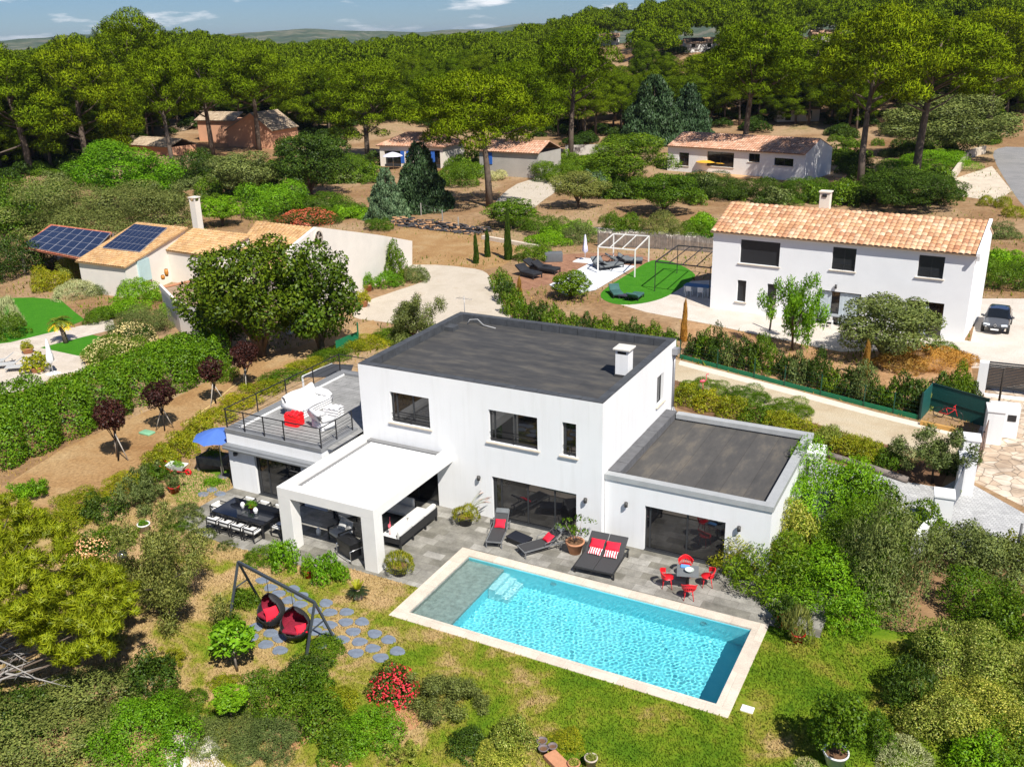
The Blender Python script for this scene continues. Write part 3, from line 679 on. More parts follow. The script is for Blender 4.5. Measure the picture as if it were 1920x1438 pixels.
mbk.inputs['Mortar Size'].default_value = .016; mbk.inputs['Color1'].default_value = (1, 1, 1, 1); mbk.inputs['Color2'].default_value = (.82, .83, .85, 1); mbk.inputs['Mortar'].default_value = (.72, .7, .68, 1)
mt.links.new(mc.outputs['Object'], mbk.inputs['Vector'])
mcol = mix(mt, 1.0, mr1.outputs['Color'], mbk.outputs['Color'], 'MULTIPLY')
mt.links.new(mcol, mbb.inputs['Base Color']); mbb.inputs['Roughness'].default_value = .8; mbb.inputs['Specular IOR Level'].default_value = .3
MEMB2 = MEMB.copy(); MEMB2.name = 'roof_membrane_brown'
for n_ in MEMB2.node_tree.nodes:
    if n_.type == 'MAPPING': n_.inputs['Scale'].default_value = (1.1, .35, 1)
    if n_.type == 'TEX_BRICK': n_.inputs['Brick Width'].default_value = 1.0; n_.inputs['Row Height'].default_value = 30.0
    if n_.type == 'VALTORGB':
        for e_, c_ in zip(n_.color_ramp.elements, [(.06, .058, .056, 1), (.085, .08, .074, 1), (.13, .114, .094, 1), (.085, .08, .074, 1)]): e_.color = c_
BW, D_, H_ = 12.2, 9.32, 6.45
FA, FB, FC, FD = (-BW, 0), (0, 0), (0, D_), (-BW, D_)
w1, w2, w3 = (1.68, 3.80, 3.85, 5.34), (6.86, 9.22, 3.82, 5.32), (10.38, 11.02, 3.83, 5.34)
dr, dp = (6.92, 11.03, .03, 2.12), (.5, 4.05, .03, 2.2)
b = MB(); wallholes(b, FA, FB, 0, H_, [w1, w2, w3, dr, dp]); wr = (6.68, 7.6, 3.88, 5.34)
wallholes(b, FB, FC, 0, H_, [wr]); wallholes(b, FC, FD, 0, H_, []); wallholes(b, FD, FA, 0, H_, [])
part(villa, 'wall', b, WHITE)
PT = .36
b = MB(); b.box(-BW+PT, -PT, PT, D_-PT, 5.95, 6.1)
part(villa, 'roof', b, MEMB)
b = MB()
def ringseg(b, x0, x1, y0, y1, z0, z1, t, seg, skip=()):
    n = max(1, round((x1-x0)/seg)); m = max(1, round((y1-y0-2*t)/seg)); g = .012
    for k in range(n):
        a, c = x0+(x1-x0)*k/n+g, x0+(x1-x0)*(k+1)/n-g
        if 'f' not in skip: b.box(a, c, y0, y0+t, z0, z1+.004*(k % 2))
        if 'b' not in skip: b.box(a, c, y1-t, y1, z0, z1+.004*(k % 2))
    for k in range(m):
        a, c = y0+t+(y1-y0-2*t)*k/m+g, y0+t+(y1-y0-2*t)*(k+1)/m-g
        if 'l' not in skip: b.box(x0, x0+t, a, c, z0, z1+.004*(k % 2))
        if 'r' not in skip: b.box(x1-t, x1, a, c, z0, z1+.004*(k % 2))
ringseg(b, -BW+.006, -.006, .006, D_-.006, 6.0, H_+.035, PT, 1.05)
part(villa, 'parapet', b, M('parapet_membrane', (.062, .066, .072), .65, .25, 3, .35, bmp=.2))
b = MB(); b.box(-1.1, -.5, 4.1, 4.7, 6.02, 7.36); b.mi(1).box(-1.0, -.6, 4.095, 4.2, 7.18, 7.30); b.mi(2).box(-1.2, -.4, 4.0, 4.8, 7.36, 7.44, .02); b.mi(3).box(-1.13, -.47, 4.07, 4.73, 6.10, 6.22)
part(villa, 'chimney', b, [WHITE, BLACKM, M('chimney_cap', (.6, .58, .53), .8, .1), MEMB])
b = MB(); b.tube([(-11.3, 8.5, 6.12), (-11.2, 8.6, 6.34), (-10.8, 8.75, 6.36), (-10.3, 8.5, 6.16), (-9.5, 8.35, 6.13)], .035, 6)
part(villa, 'roof_cable', b, M('grey_cable', (.3, .3, .3), .6))
b = MB(); b.box(-11.84, -11.3, 7.0, 7.6, 6.1, 6.32); part(villa, 'roof_hatch', b, MATS['parapet_membrane'])
b = MB(); b.tube([(-12.1, 9.6, 5.2), (-12.1, 9.6, 7.3)], .02, 6)
for k, L_ in enumerate((.55, .5, .42, .36, .3)): b.tube([(-12.5+.2*k, 9.6-L_/2, 7.15), (-12.5+.2*k, 9.6+L_/2, 7.15)], .008, 4)
b.tube([(-12.6, 9.6, 7.15), (-11.6, 9.6, 7.15)], .01, 4)
part(villa, 'aerial', b, M('aerial_grey', (.3, .3, .31), .4, .1, metal=.6))
for h, ml in ((w1, (.14, .56)), (w2, (.1, .52)), (w3, (.15,))): window(villa, FA, FB, h, ml, rail=True)
window(villa, FA, FB, dr, (.03, .1, .42, .74), sill=False, name='sliding_door', depth=.12)
window(villa, FA, FB, dp, (.33, .66), sill=False, name='sliding_door', depth=.12)
window(villa, FB, FC, wr, (.5,))
for s, z in ((6.3, 1.95), (11.5, 1.98)): wlamp(villa, FA, FB, s, z)
b = MB(); b.tube([(.09, 8.9, 3.1), (.09, 8.9, 5.9)], .05, 10); b.box(.01, .28, 8.7, 9.1, 5.85, 6.15); b.tube([(.09, 8.9, 3.1), (.2, 8.9, 2.9), (.35, 8.7, 2.85)], .05, 8)
part(villa, 'downpipe', b, M('zinc_pipe', (.3, .3, .31), .4, .1, metal=.4))
# garage wing
AW, AY, AD, AH = 6.97, .29, 8.12, 3.2
ga, gb_, gc, gd = (0.02, AY), (AW, AY), (AW, AD), (0.02, AD)
dg = (1.79, 5.18, .03, 2.1)
b = MB(); wallholes(b, ga, gb_, 0, AH-.2, [dg]); wallholes(b, gb_, gc, 0, AH-.2, []); wallholes(b, gc, gd, 0, AH-.2, [])
b.box(AW-.3, AW+.7, 6.9, 8.1, 2.45, 2.75); b.box(AW+.45, AW+.7, 6.9, 8.05, 0, 2.45)
part(villa, 'wall', b, WHITE)
b = MB(); b.box(.3, AW-.3, AY+.3, AD-.3, 2.75, 2.9); part(villa, 'roof', b, MEMB2)
b = MB(); b.box(.02, AW+.06, AY-.06, AY+.3, AH-.22, AH+.02, .008); b.box(.62, AW+.06, AD-.36, AD+.03, AH-.22, AH+.02, .008); b.box(AW-.34, AW+.05, AY+.31, AD-.37, AH-.221, AH+.018, .008)
part(villa, 'coping', b, M('coping_grey', (.36, .37, .37), .5, .08, 3, .5))
b = MB()
n = 8
for k in range(n): b.box(.03, .56+.01*(k % 2), AY+.31+(AD-AY-.35)*k/n+.01, AY+.31+(AD-AY-.35)*(k+1)/n-.01, 2.88, AH+.05+.006*(k % 2))
part(villa, 'parapet', b, M('parapet_grey', (.12, .12, .125), .7, .2, 3, .3, bmp=.2))
window(villa, ga, gb_, dg, (.06, .53), sill=False, name='sliding_door', depth=.12)
for s, z in ((1.0, 2.03), (5.75, 2.02)): wlamp(villa, ga, gb_, s, z)
# terrace wing
TX0, TX1, TY0, TY1, TH = -18.33, -12.55, -2.72, 6.45, 3.2
ta, tb, tc_, td = (TX0, TY0), (TX1, TY0), (TX1, 0), (TX0, TY1)
dl = (1.62, 4.45, .03, 2.05)
b = MB(); wallholes(b, ta, tb, 0, TH-.08, [dl]); wallholes(b, tb, (TX1, 0), 0, TH-.08, []); wallholes(b, td, ta, 0, TH-.08, []); wallholes(b, (-12.2, TY1), td, 0, TH-.08, [])
part(villa, 'wall', b, WHITE)
TILE = brickm('terrace_planks', (.26, .26, .25), (.33, .325, .315), (.12, .12, .12), 1.4, .2, .012, .7, var=.22, nscale=2)
b = MB(); b.add([(TX0+.42, TY0+.36, TH-.13), (-12.21, TY0+.36, TH-.13), (-12.21, TY1-.42, TH-.13), (TX0+.42, TY1-.42, TH-.13)], [(0, 1, 2, 3)])
part(villa, 'terrace_floor', b, TILE)
b = MB(); b.box(TX0-.03, TX1+.03, TY0-.03, TY0+.38, TH-.2, TH, .006); b.box(TX0-.03, TX0+.42, TY0+.385, TY1+.03, TH-.2, TH, .006)
b.box(TX0+.43, -12.21, TY1-.4, TY1+.03, TH-.2, TH, .006); b.box(TX1-.3, TX1+.03, TY0+.385, -.01, TH-.2, TH, .006)
part(villa, 'terrace_edge', b, M('terrace_edge_grey', (.2, .205, .21), .6, .12, 3, .3))
b = MB(); b.box(TX0+.421, TX0+.47, TY0+.4, TY1-.45, TH-.14, TH-.05); part(villa, 'edge_trim', b, WHITE)
b = MB(); b.box(TX0-.03, TX1+.05, TY0-.30, TY0-.001, 2.30, 2.47, .04); b.box(TX0-.02, TX1+.04, TY0-.36, TY0-.2, 2.24, 2.36, .03)
part(villa, 'awning_box', b, M('awning_grey', (.2, .21, .22), .45, .1, 2, .5))
window(villa, ta, tb, dl, (.05, .25), sill=False, name='sliding_door', depth=.12)
wlamp(villa, ta, tb, .55, 2.0, .1, .16)
rail_posts = [(TX0+.03, y) for y in (-2.6, -.45, 1.7, 3.9, 6.2)]+[(x, TY0+.04) for x in (-17.1, -15.9, -14.7)]+[(TX1, TY0+.04), (TX1, -1.55), (TX1, -.35)]
b = MB()
for x, y in rail_posts: b.box(x-.022, x+.022, y-.022, y+.022, TH, TH+1.0)
def railrun(p, q, zs=(.12, .27, .42, .57, .72, .97), r=.013):
    for z in zs: b.bar((p[0], p[1], TH+z), (q[0], q[1], TH+z), .04 if z > .9 else .016)
railrun((TX0+.03, -2.6), (TX0+.03, 6.2), (.97,)); railrun((TX0+.03, -2.6), (TX0+.03, 6.2), (.12, .4, .68))
railrun((TX0+.03, TY0+.04), (TX1, TY0+.04)); railrun((TX1, TY0+.04), (TX1, -.35)); railrun((TX0+.03, 6.2), (-12.4, 6.2), (.4, .97))
part(villa, 'railing', b, BLACKM)
# awning shed behind the terrace wing
shed = thing('lean_to', (-19.6, 6.5, 0), 'dark sloping lean-to roof on white posts behind the villa terrace', 'lean-to')
b = MB(); b.add([G(567, 706, 2.75), G(655, 706, 2.75), G(663, 684, 2.9), G(622, 682, 2.9)], [(0, 1, 2, 3)]); b.add([G(567, 706, 2.70), G(655, 706, 2.70), G(663, 684, 2.85), G(622, 682, 2.85)], [(3, 2, 1, 0)])
part(shed, 'roof', b, M('dark_awning', (.05, .052, .056), .6, .1))
b = MB()
for u, v in ((567, 706), (655, 706), (622, 682)): p = G(u, v, 2.7); b.box(p.x-.04, p.x+.04, p.y-.04, p.y+.04, 0, 2.7)
b.bar(G(567, 706, 2.68), G(655, 706, 2.68), .07); b.bar(G(567, 706, 2.68), G(622, 682, 2.8), .07)
part(shed, 'frame', b, WHITE)

# ---------------------------------------------------------------- pergola against the villa
PXa, PXb, PYa, PYb, PZ = -12.25, -7.28, -6.12, -.02, 2.92
perg = thing('pergola', ((PXa+PXb)/2, (PYa+PYb)/2, 0), 'white louvred pergola on two square columns joined to the villa front', 'pergola')
WB = M('pergola_white', (.72, .71, .68), .7, .04, 1.5, .25)
b = MB(); b.box(PXa, PXb, PYa, PYa+.5, PZ-.46, PZ, .012); part(perg, 'beam', b, WB)
b = MB(); b.box(PXb-.52, PXb, PYa+.501, PYb, PZ-.46, PZ-.002, .012); part(perg, 'beam', b, WB)
b = MB(); b.box(PXa, PXa+.45, PYa+.501, PYb, PZ-.46, PZ-.002, .012); part(perg, 'beam', b, WB)
for x in (PXa, PXb-.66):
    b = MB(); b.box(x+.002, x+.66, PYa+.002, PYa+.55, 0.012, PZ-.461, .012); part(perg, 'column', b, WB)
b = MB(); n = 24; y0, y1 = PYa+.72, PYb-.35
for k in range(n):
    y = y0+(y1-y0)*(k+.5)/n; b.rbox(((PXa+.72+PXb-.52)/2, y, PZ-.16), (PXb-PXa-1.26, (y1-y0)/n*.86, .03), rx=.22)
part(perg, 'louvre_roof', b, M('louvre_white', (.7, .7, .69), .4, .02, 1, .5))
b = MB(); b.box(PXa+.452, PXb-.522, PYa+.502, PYa+.60, PZ-.3, PZ-.12); b.box(PXa+.452, PXb-.522, PYb-.3, PYb-.02, PZ-.3, PZ-.10); b.box(PXa+.452, PXa+.68, PYa+.61, PYb-.31, PZ-.3, PZ-.2)
part(perg, 'gutter', b, M('gutter_grey', (.2, .2, .2), .5, .1))

# ---------------------------------------------------------------- tiled roofs
def tileroof(root, name, E0, E1, R1, R0, mat, pitch=.36, row=.42, amp=.06, parent=None, thick=.1):
    E0, E1, R1, R0 = map(Vector, (E0, E1, R1, R0)); L = (E1-E0).length; S = (R0-E0).length
    nc = max(2, round(L/pitch)); nr = max(2, round(S/row)); K = 4; nrm = (E1-E0).cross(R0-E0).normalized(); nrm = nrm if nrm.z > 0 else -nrm
    vs, fs, uv = [], [], []
    for j in range(nr):
        for e in (0, 1):
            t = (j+e*1.0)/nr
            for i in range(nc*K+1):
                f = i/(nc*K); p = E0.lerp(E1, f).lerp(R0.lerp(R1, f), t)
                hgt = amp*abs(math.sin(PI*(i/K)))**.7+(.035 if e == 0 else 0.0)
                vs.append(p+nrm*hgt); uv.append((i/K, j+e*.98))
        o = j*2*(nc*K+1)
        for i in range(nc*K): fs.append((o+i, o+i+1, o+nc*K+1+i+1, o+nc*K+1+i))
        if j: 
            q = o-(nc*K+1)
            for i in range(nc*K): fs.append((q+i, q+i+1, o+i+1, o+i))
    b = MB(); b.add(vs, fs)
    o0 = len(b.v); dn = nrm*-thick
    b.add([E0, E1, R1, R0, E0+dn, E1+dn, R1+dn, R0+dn], [(7, 6, 5, 4), (0, 4, 5, 1), (1, 5, 6, 2), (2, 6, 7, 3), (3, 7, 4, 0)])
    ob = part(root, name, b, mat, parent); me = ob.data; ul = me.uv_layers.new(name='UVMap')
    uvs = uv+[(0, 0)]*8; arr = np.zeros(len(me.loops)*2, np.float32); vi = np.zeros(len(me.loops), np.int32); me.loops.foreach_get('vertex_index', vi)
    u_ = np.array(uvs, np.float32)+np.array([1e-3, 1e-3], np.float32)
    # give each face the cell of its first corner so a tile keeps one tone
    for p in me.polygons:
        cu = min(uvs[me.loops[l].vertex_index][0] for l in p.loop_indices); cv = min(uvs[me.loops[l].vertex_index][1] for l in p.loop_indices)
        for l in p.loop_indices: arr[2*l] = math.floor(cu+1e-4)+.5; arr[2*l+1] = math.floor(cv+1e-4)+.5
    ul.data.foreach_set('uv', arr); return ob
TILE_O = tilem('terracotta_tiles', [(.58, .34, .19), (.48, .25, .13), (.66, .44, .27), (.42, .2, .11), (.62, .38, .21), (.7, .52, .35), (.52, .28, .16)])
TILE_Y = tilem('ochre_tiles', [(.55, .34, .16), (.5, .3, .13), (.62, .42, .22), (.45, .26, .12), (.58, .38, .2)])
TILE_P = tilem('pink_tiles', [(.58, .33, .22), (.5, .27, .17), (.64, .42, .3), (.46, .24, .15)])
TILE_G = tilem('weathered_tiles', [(.42, .33, .23), (.36, .27, .18), (.48, .38, .27), (.3, .22, .15)])
def gable_wall(b, P, Q, z0, zp, zq, apex=None):
    pts = [(P[0], P[1], z0), (Q[0], Q[1], z0), (Q[0], Q[1], zq)]+([apex] if apex else [])+[(P[0], P[1], zp)]
    b.add(pts, [tuple(range(len(pts)))])

# right neighbour: white house with one long tiled roof
A, B = G(1331, 577), G(1806, 641)
nh = thing('house', ((A+B)/2), 'white two-storey house with a long terracotta tile roof and dark windows behind the drive', 'house')
ab = (B-A).normalized(); inn = Vector((-ab.y, ab.x, 0)); LB = (B-A).length
def RH(*px):
    q = [PW(A, B, *p) for p in px]; return (min(x[0] for x in q), max(x[0] for x in q), min(x[1] for x in q), max(x[1] for x in q))
HZ = PW(A, B, 1342, 432)[1]
rects = [RH((1389, 449), (1460, 501)), RH((1562, 463), (1602, 510)), RH((1724, 478), (1767, 524)), RH((1383, 525), (1397, 567)), RH((1439, 532), (1454, 571)),
         RH((1535, 543), (1611, 590)), RH((1703, 562), (1763, 626))]
rects = [(a, c, max(.04, d) if k < 5 else .04, e) for k, (a, c, d, e) in enumerate(rects)]
DEP = 7.6
C_, D2 = B+inn*DEP, A+inn*DEP
b = MB(); wallholes(b, A, B, 0, HZ, rects, .22); wallholes(b, B, C_, 0, HZ, []); wallholes(b, C_, D2, 0, HZ, []); wallholes(b, D2, A, 0, HZ, [])
RZ = HZ+1.55
for P, Q in ((B, C_), (D2, A)): gable_wall(b, P, Q, HZ-.01, HZ, HZ, (((P+Q)/2).x, ((P+Q)/2).y, RZ-.12))
b.add([B-ab*.02+Vector((0, 0, HZ-.5)), B+ab*.25+Vector((0, 0, HZ-.5)), (B+C_)/2+ab*.25+Vector((0, 0, RZ+.12)), B+ab*.25-inn*.1+Vector((0, 0, HZ+.02))], [(0, 1, 2, 3)])
part(nh, 'wall', b, M('white_wall_cool', (.8, .81, .82), .9, .03, .8, .2))
z3 = Vector((0, 0, 1))
ov = .34
tileroof(nh, 'roof', A-inn*ov-ab*.15+z3*(HZ-.05), B-inn*ov+ab*.05+z3*(HZ-.05), (B+C_)/2+ab*.05+z3*RZ, (A+D2)/2-ab*.15+z3*RZ, TILE_O, .385, .46, .075)
tileroof(nh, 'roof', C_+inn*ov+ab*.05+z3*(HZ-.05), D2+inn*ov-ab*.15+z3*(HZ-.05), (A+D2)/2-ab*.15+z3*RZ, (B+C_)/2+ab*.05+z3*RZ, TILE_O, .385, .46, .075)
b = MB(); b.T = None
for s in (0, 1):
    pass
q0 = B+ab*.06; b.add([q0-inn*.5+z3*(HZ-.1), q0+ab*.22-inn*.5+z3*(HZ-.1), (B+C_)/2+ab*.28+z3*(RZ-.02), (B+C_)/2+ab*.06+z3*(RZ-.02), q0-inn*.5+z3*(HZ+.1), q0+ab*.22-inn*.5+z3*(HZ+.1), (B+C_)/2+ab*.28+z3*(RZ+.16), (B+C_)/2+ab*.06+z3*(RZ+.16)],
      [(3, 2, 1, 0), (4, 5, 6, 7), (0, 1, 5, 4), (1, 2, 6, 5), (2, 3, 7, 6), (3, 0, 4, 7)]); part(nh, 'verge', b, WHITE)
ROLL = M('roller_shutter', (.022, .024, .028), .35, .1, 2, .5)
for k, h in enumerate(rects): window(nh, A, B, h, (() if k in (0, 3, 4) else (.5,)), depth=.16, rail=(k in (1, 2)), sill=k < 5, pane=ROLL if k < 5 else None)
b = MB(); b.T = wallT(A, B); s0, s1, za, zb = rects[5]
for x0, x1 in ((s0+.1, s0+.95), (s1-1.5, s1-.1)):
    n = 14
    b.add([(x0+(x1-x0)*i/n, .14+.015*math.sin(i*2.2), z) for z in (.1, zb-.1) for i in range(n+1)], [(i, i+1, n+2+i, n+1+i) for i in range(n)], True)
s0, s1, za, zb = rects[6]
b.add([(s0+.9+.5*i/8, .14+.012*math.sin(i*2.2), z) for z in (.1, zb-.35) for i in range(9)], [(i, i+1, 10+i, 9+i) for i in range(8)], True)
part(nh, 'curtain', b, M('pale_curtain', (.5, .56, .6), .8, .08))
wlamp(nh, A, B, PW(A, B, 1568, 537)[0], PW(A, B, 1568, 537)[1], .08, .3)
cpt = A+(B-A)*.372+inn*5.2; b = MB(); b.rbox((cpt.x, cpt.y, RZ+.2), (.75, .62, 1.6), math.atan2(ab.y, ab.x)); b.rbox((cpt.x, cpt.y, RZ+1.08), (.9, .78, .1), math.atan2(ab.y, ab.x))
b.mi(1).rbox((cpt.x-inn.x*.36, cpt.y-inn.y*.36, RZ+.8), (.35, .03, .22), math.atan2(ab.y, ab.x)); part(nh, 'chimney', b, [CREAM, BLACKM])

# mid-distance white bungalow with pink tiles
A2, B2 = G(1251, 320), G(1507, 341)
bg2 = thing('bungalow', (A2+B2)/2, 'low white bungalow with pale pink tile roof behind the hedge at the wood edge', 'house')
ab = (B2-A2).normalized(); inn = Vector((-ab.y, ab.x, 0)); L2 = (B2-A2).length; hz = PW(A2, B2, 1255, 273)[1]
def PR(Aa, Bb, *px):
    q = [PW(Aa, Bb, *p) for p in px]; return (min(x[0] for x in q), max(x[0] for x in q), max(.03, min(x[1] for x in q)), max(x[1] for x in q))
h2 = [PR(A2, B2, (1273, 286), (1291, 312)), PR(A2, B2, (1326, 284), (1375, 315)), PR(A2, B2, (1404, 288), (1424, 305)), PR(A2, B2, (1452, 296), (1487, 313))]
D8 = 9.0; C2, E2 = B2+inn*D8, A2+inn*D8
b = MB(); wallholes(b, A2, B2, 0, hz, h2, .25); wallholes(b, B2, C2, 0, hz, []); wallholes(b, C2, E2, 0, hz, []); wallholes(b, E2, A2, 0, hz, [])
rz = hz+1.7
for P, Q in ((B2, C2), (E2, A2)): gable_wall(b, P, Q, hz-.01, hz, hz, (((P+Q)/2).x, ((P+Q)/2).y, rz-.1))
b.box(0, 0, 0, 0, 0, 0)
part(bg2, 'wall', b, WHITE2)
tileroof(bg2, 'roof', A2-inn*.4+z3*(hz-.05), B2-inn*.4+z3*(hz-.05), (B2+C2)/2+z3*rz, (A2+E2)/2+z3*rz, TILE_P, .42, .6, .07)
tileroof(bg2, 'roof', C2+inn*.4+z3*(hz-.05), E2+inn*.4+z3*(hz-.05), (A2+E2)/2+z3*rz, (B2+C2)/2+z3*rz, TILE_P, .42, .6, .07)
for h in h2: window(bg2, A2, B2, h, (.5,), depth=.18, sill=True)
b = MB(); p = A2+ab*(L2*.52); p2 = p-inn*2.2
b.T = wallT(A2, B2); b.box(L2*.26, L2*.72, -2.6, -.01, 0.01, .25); part(bg2, 'patio', b, M('orange_tiles', (.55, .33, .16), .8, .1))

# blue-shuttered house
A3, B3 = G(714, 312), G(832, 316)
bh = thing('house', (A3+B3)/2, 'cream house with blue shutters and red hipped roof half hidden by pines', 'house')
ab = (B3-A3).normalized(); inn = Vector((-ab.y, ab.x, 0)); L3 = (B3-A3).length; hz = PW(A3, B3, 718, 273)[1]
C3, E3 = B3+inn*8, A3+inn*8
h3 = [PR(A3, B3, (720, 283), (752, 309)), PR(A3, B3, (793, 282), (826, 310))]
b = MB(); wallholes(b, A3, B3, 0, hz, h3, .5); wallholes(b, B3, C3, 0, hz, []); wallholes(b, C3, E3, 0, hz, []); wallholes(b, E3, A3, 0, hz, [])
part(bh, 'wall', b, CREAM)
m0, m1 = A3+ab*L3*.28+inn*4+z3*(hz+1.9), A3+ab*L3*.5+inn*4+z3*(hz+1.9)
e = [A3-inn*.5-ab*.5+z3*hz, B3-inn*.5+ab*.5+z3*hz, C3+inn*.5+ab*.5+z3*hz, E3+inn*.5-ab*.5+z3*hz]
tileroof(bh, 'roof', e[0], e[1], m1, m0, TILE_P, .5, .6, .07); tileroof(bh, 'roof', e[3], e[0], m0, m0+ab*.05, TILE_P, .5, .6, .07)
tileroof(bh, 'roof', e[1], e[2], m1+ab*.05, m1, TILE_P, .5, .6, .07); tileroof(bh, 'roof', e[2], e[3], m0, m1, TILE_P, .5, .6, .07)
BLUE = M('blue_paint', (.03, .12, .45), .5, .1)
for h in h3: window(bh, A3, B3, h, (.5,), depth=.4, sill=False)
for x in (755, 766, 795, 812):
    s, z = PW(A3, B3, x, 295); b = MB(); b.T = wallT(A3, B3); b.box(s-.35, s+.35, -.06, -.01, z-1.0, z+1.0); part(bh, 'shutter', b, BLUE)
A4, B4 = G(900, 328), G(1010, 335)
gh = thing('outbuilding', (A4+B4)/2, 'grey plastered outbuilding with red tile roof and one blue shutter behind the tall pine', 'outbuilding')
ab = (B4-A4).normalized(); inn = Vector((-ab.y, ab.x, 0)); hz = PW(A4, B4, 905, 283)[1]; C4, E4 = B4+inn*7, A4+inn*7
b = MB(); [wallholes(b, P, Q, 0, hz, []) for P, Q in ((A4, B4), (B4, C4), (C4, E4), (E4, A4))]; part(gh, 'wall', b, M('grey_plaster', (.4, .37, .33), .9, .1, .6))
tileroof(gh, 'roof', A4-inn*.4+z3*hz, B4-inn*.4+ab*.2+z3*hz, (B4+C4)/2+z3*(hz+1.5), (A4+E4)/2+z3*(hz+1.5), TILE_P, .45, .6, .07)
tileroof(gh, 'roof', C4+inn*.4+z3*hz, E4+inn*.4+z3*hz, (A4+E4)/2+z3*(hz+1.5), (B4+C4)/2+z3*(hz+1.5), TILE_P, .45, .6, .07)
s, z = PW(A4, B4, 917, 297); b = MB(); b.T = wallT(A4, B4); b.box(s-.6, s+.6, -.08, -.01, z-.9, z+.9); part(gh, 'shutter', b, BLUE)
wl = thing('garden_wall', G(1110, 300), 'pale concrete boundary wall across the sandy court behind the pines', 'wall')
b = MB(); p, q = G(1060, 292), G(1140, 290); b.bar(p+z3*.9, q+z3*.9, .25, 1.8); part(wl, 'wall', b, M('concrete_wall', (.48, .45, .4), .9, .1))

# salmon house in the wood
A5, B5 = G(430, 284), G(513, 286)
oh = thing('house', (A5+B5)/2, 'salmon pink house with gabled tile roof among the pines', 'house')
ab = (B5-A5).normalized(); inn = Vector((-ab.y, ab.x, 0)); hz = PW(A5, B5, 512, 243)[1]; L5 = (B5-A5).length; ap = PW(A5, B5, 470, 213)
C5, E5 = B5+inn*9, A5+inn*9
b = MB(); gable_wall(b, A5, B5, 0, hz, hz, tuple(A5+ab*ap[0]+z3*ap[1])); [wallholes(b, P, Q, 0, hz, []) for P, Q in ((B5, C5), (C5, E5), (E5, A5))]
b.T = wallT(A5, B5); b.box(-9.5, -.02, 3.0, 9.0, 0, hz+1.4); b.T = None
part(oh, 'wall', b, PINKW)
top0 = A5+ab*ap[0]+z3*(ap[1]+.1); top1 = top0+inn*9
tileroof(oh, 'roof', B5+ab*.5-inn*.3+z3*(hz-.3), C5+ab*.5+z3*(hz-.3), top1, top0-inn*.3, TILE_G, .45, .6, .07)
tileroof(oh, 'roof', E5-ab*.5+z3*(hz-.3), A5-ab*.5-inn*.3+z3*(hz-.3), top0-inn*.3, top1, TILE_G, .45, .6, .07)
q = [A5-ab*10+inn*2.5+z3*(hz+1.3), A5+inn*2.5+z3*(hz+1.3), A5+inn*6+z3*(hz+2.8), A5-ab*10+inn*6+z3*(hz+2.8)]
tileroof(oh, 'roof', *q, TILE_G, .45, .6, .07)
A6, B6 = G(272, 262), G(352, 268)
ah = thing('annex_house', (A6+B6)/2, 'low salmon house wing with white veranda awning beside the leaning pine', 'house')
ab = (B6-A6).normalized(); inn = Vector((-ab.y, ab.x, 0)); hz = 2.6; C6, E6 = B6+inn*7, A6+inn*7
b = MB(); [wallholes(b, P, Q, 0, hz, []) for P, Q in ((A6, B6), (B6, C6), (C6, E6), (E6, A6))]; part(ah, 'wall', b, PINKW)
tileroof(ah, 'roof', A6-inn*.4+z3*hz, B6-inn*.4+z3*hz, (B6+C6)/2+z3*(hz+1.9), (A6+E6)/2+z3*(hz+1.9), TILE_G, .45, .6, .07)
tileroof(ah, 'roof', C6+inn*.4+z3*hz, E6+inn*.4+z3*hz, (A6+E6)/2+z3*(hz+1.9), (B6+C6)/2+z3*(hz+1.9), TILE_G, .45, .6, .07)
b = MB(); b.T = wallT(A6, B6); b.rbox((6, -1.6, 2.3), (7, 3, .08), rx=-.12); b.box(2.6, 2.7, -3, -2.9, 0, 2.1); b.box(9.3, 9.4, -3, -2.9, 0, 2.1); part(ah, 'veranda', b, WHITE2)
A7, B7 = G(222, 292), G(322, 300)
sh = thing('garage', (A7+B7)/2, 'long low garage with weathered tile roof under the leaning pine trunk', 'garage')
ab = (B7-A7).normalized(); inn = Vector((-ab.y, ab.x, 0)); hz = 2.3; C7, E7 = B7+inn*6, A7+inn*6
b = MB(); [wallholes(b, P, Q, 0, hz, []) for P, Q in ((A7, B7), (B7, C7), (C7, E7), (E7, A7))]; part(sh, 'wall', b, PINKW)
tileroof(sh, 'roof', A7-inn*.4+z3*hz, B7-inn*.4+z3*hz, (B7+C7)/2+z3*(hz+1.3), (A7+E7)/2+z3*(hz+1.3), TILE_G, .5, .6, .07)
tileroof(sh, 'roof', C7+inn*.4+z3*hz, E7+inn*.4+z3*hz, (A7+E7)/2+z3*(hz+1.3), (B7+C7)/2+z3*(hz+1.3), TILE_G, .5, .6, .07)
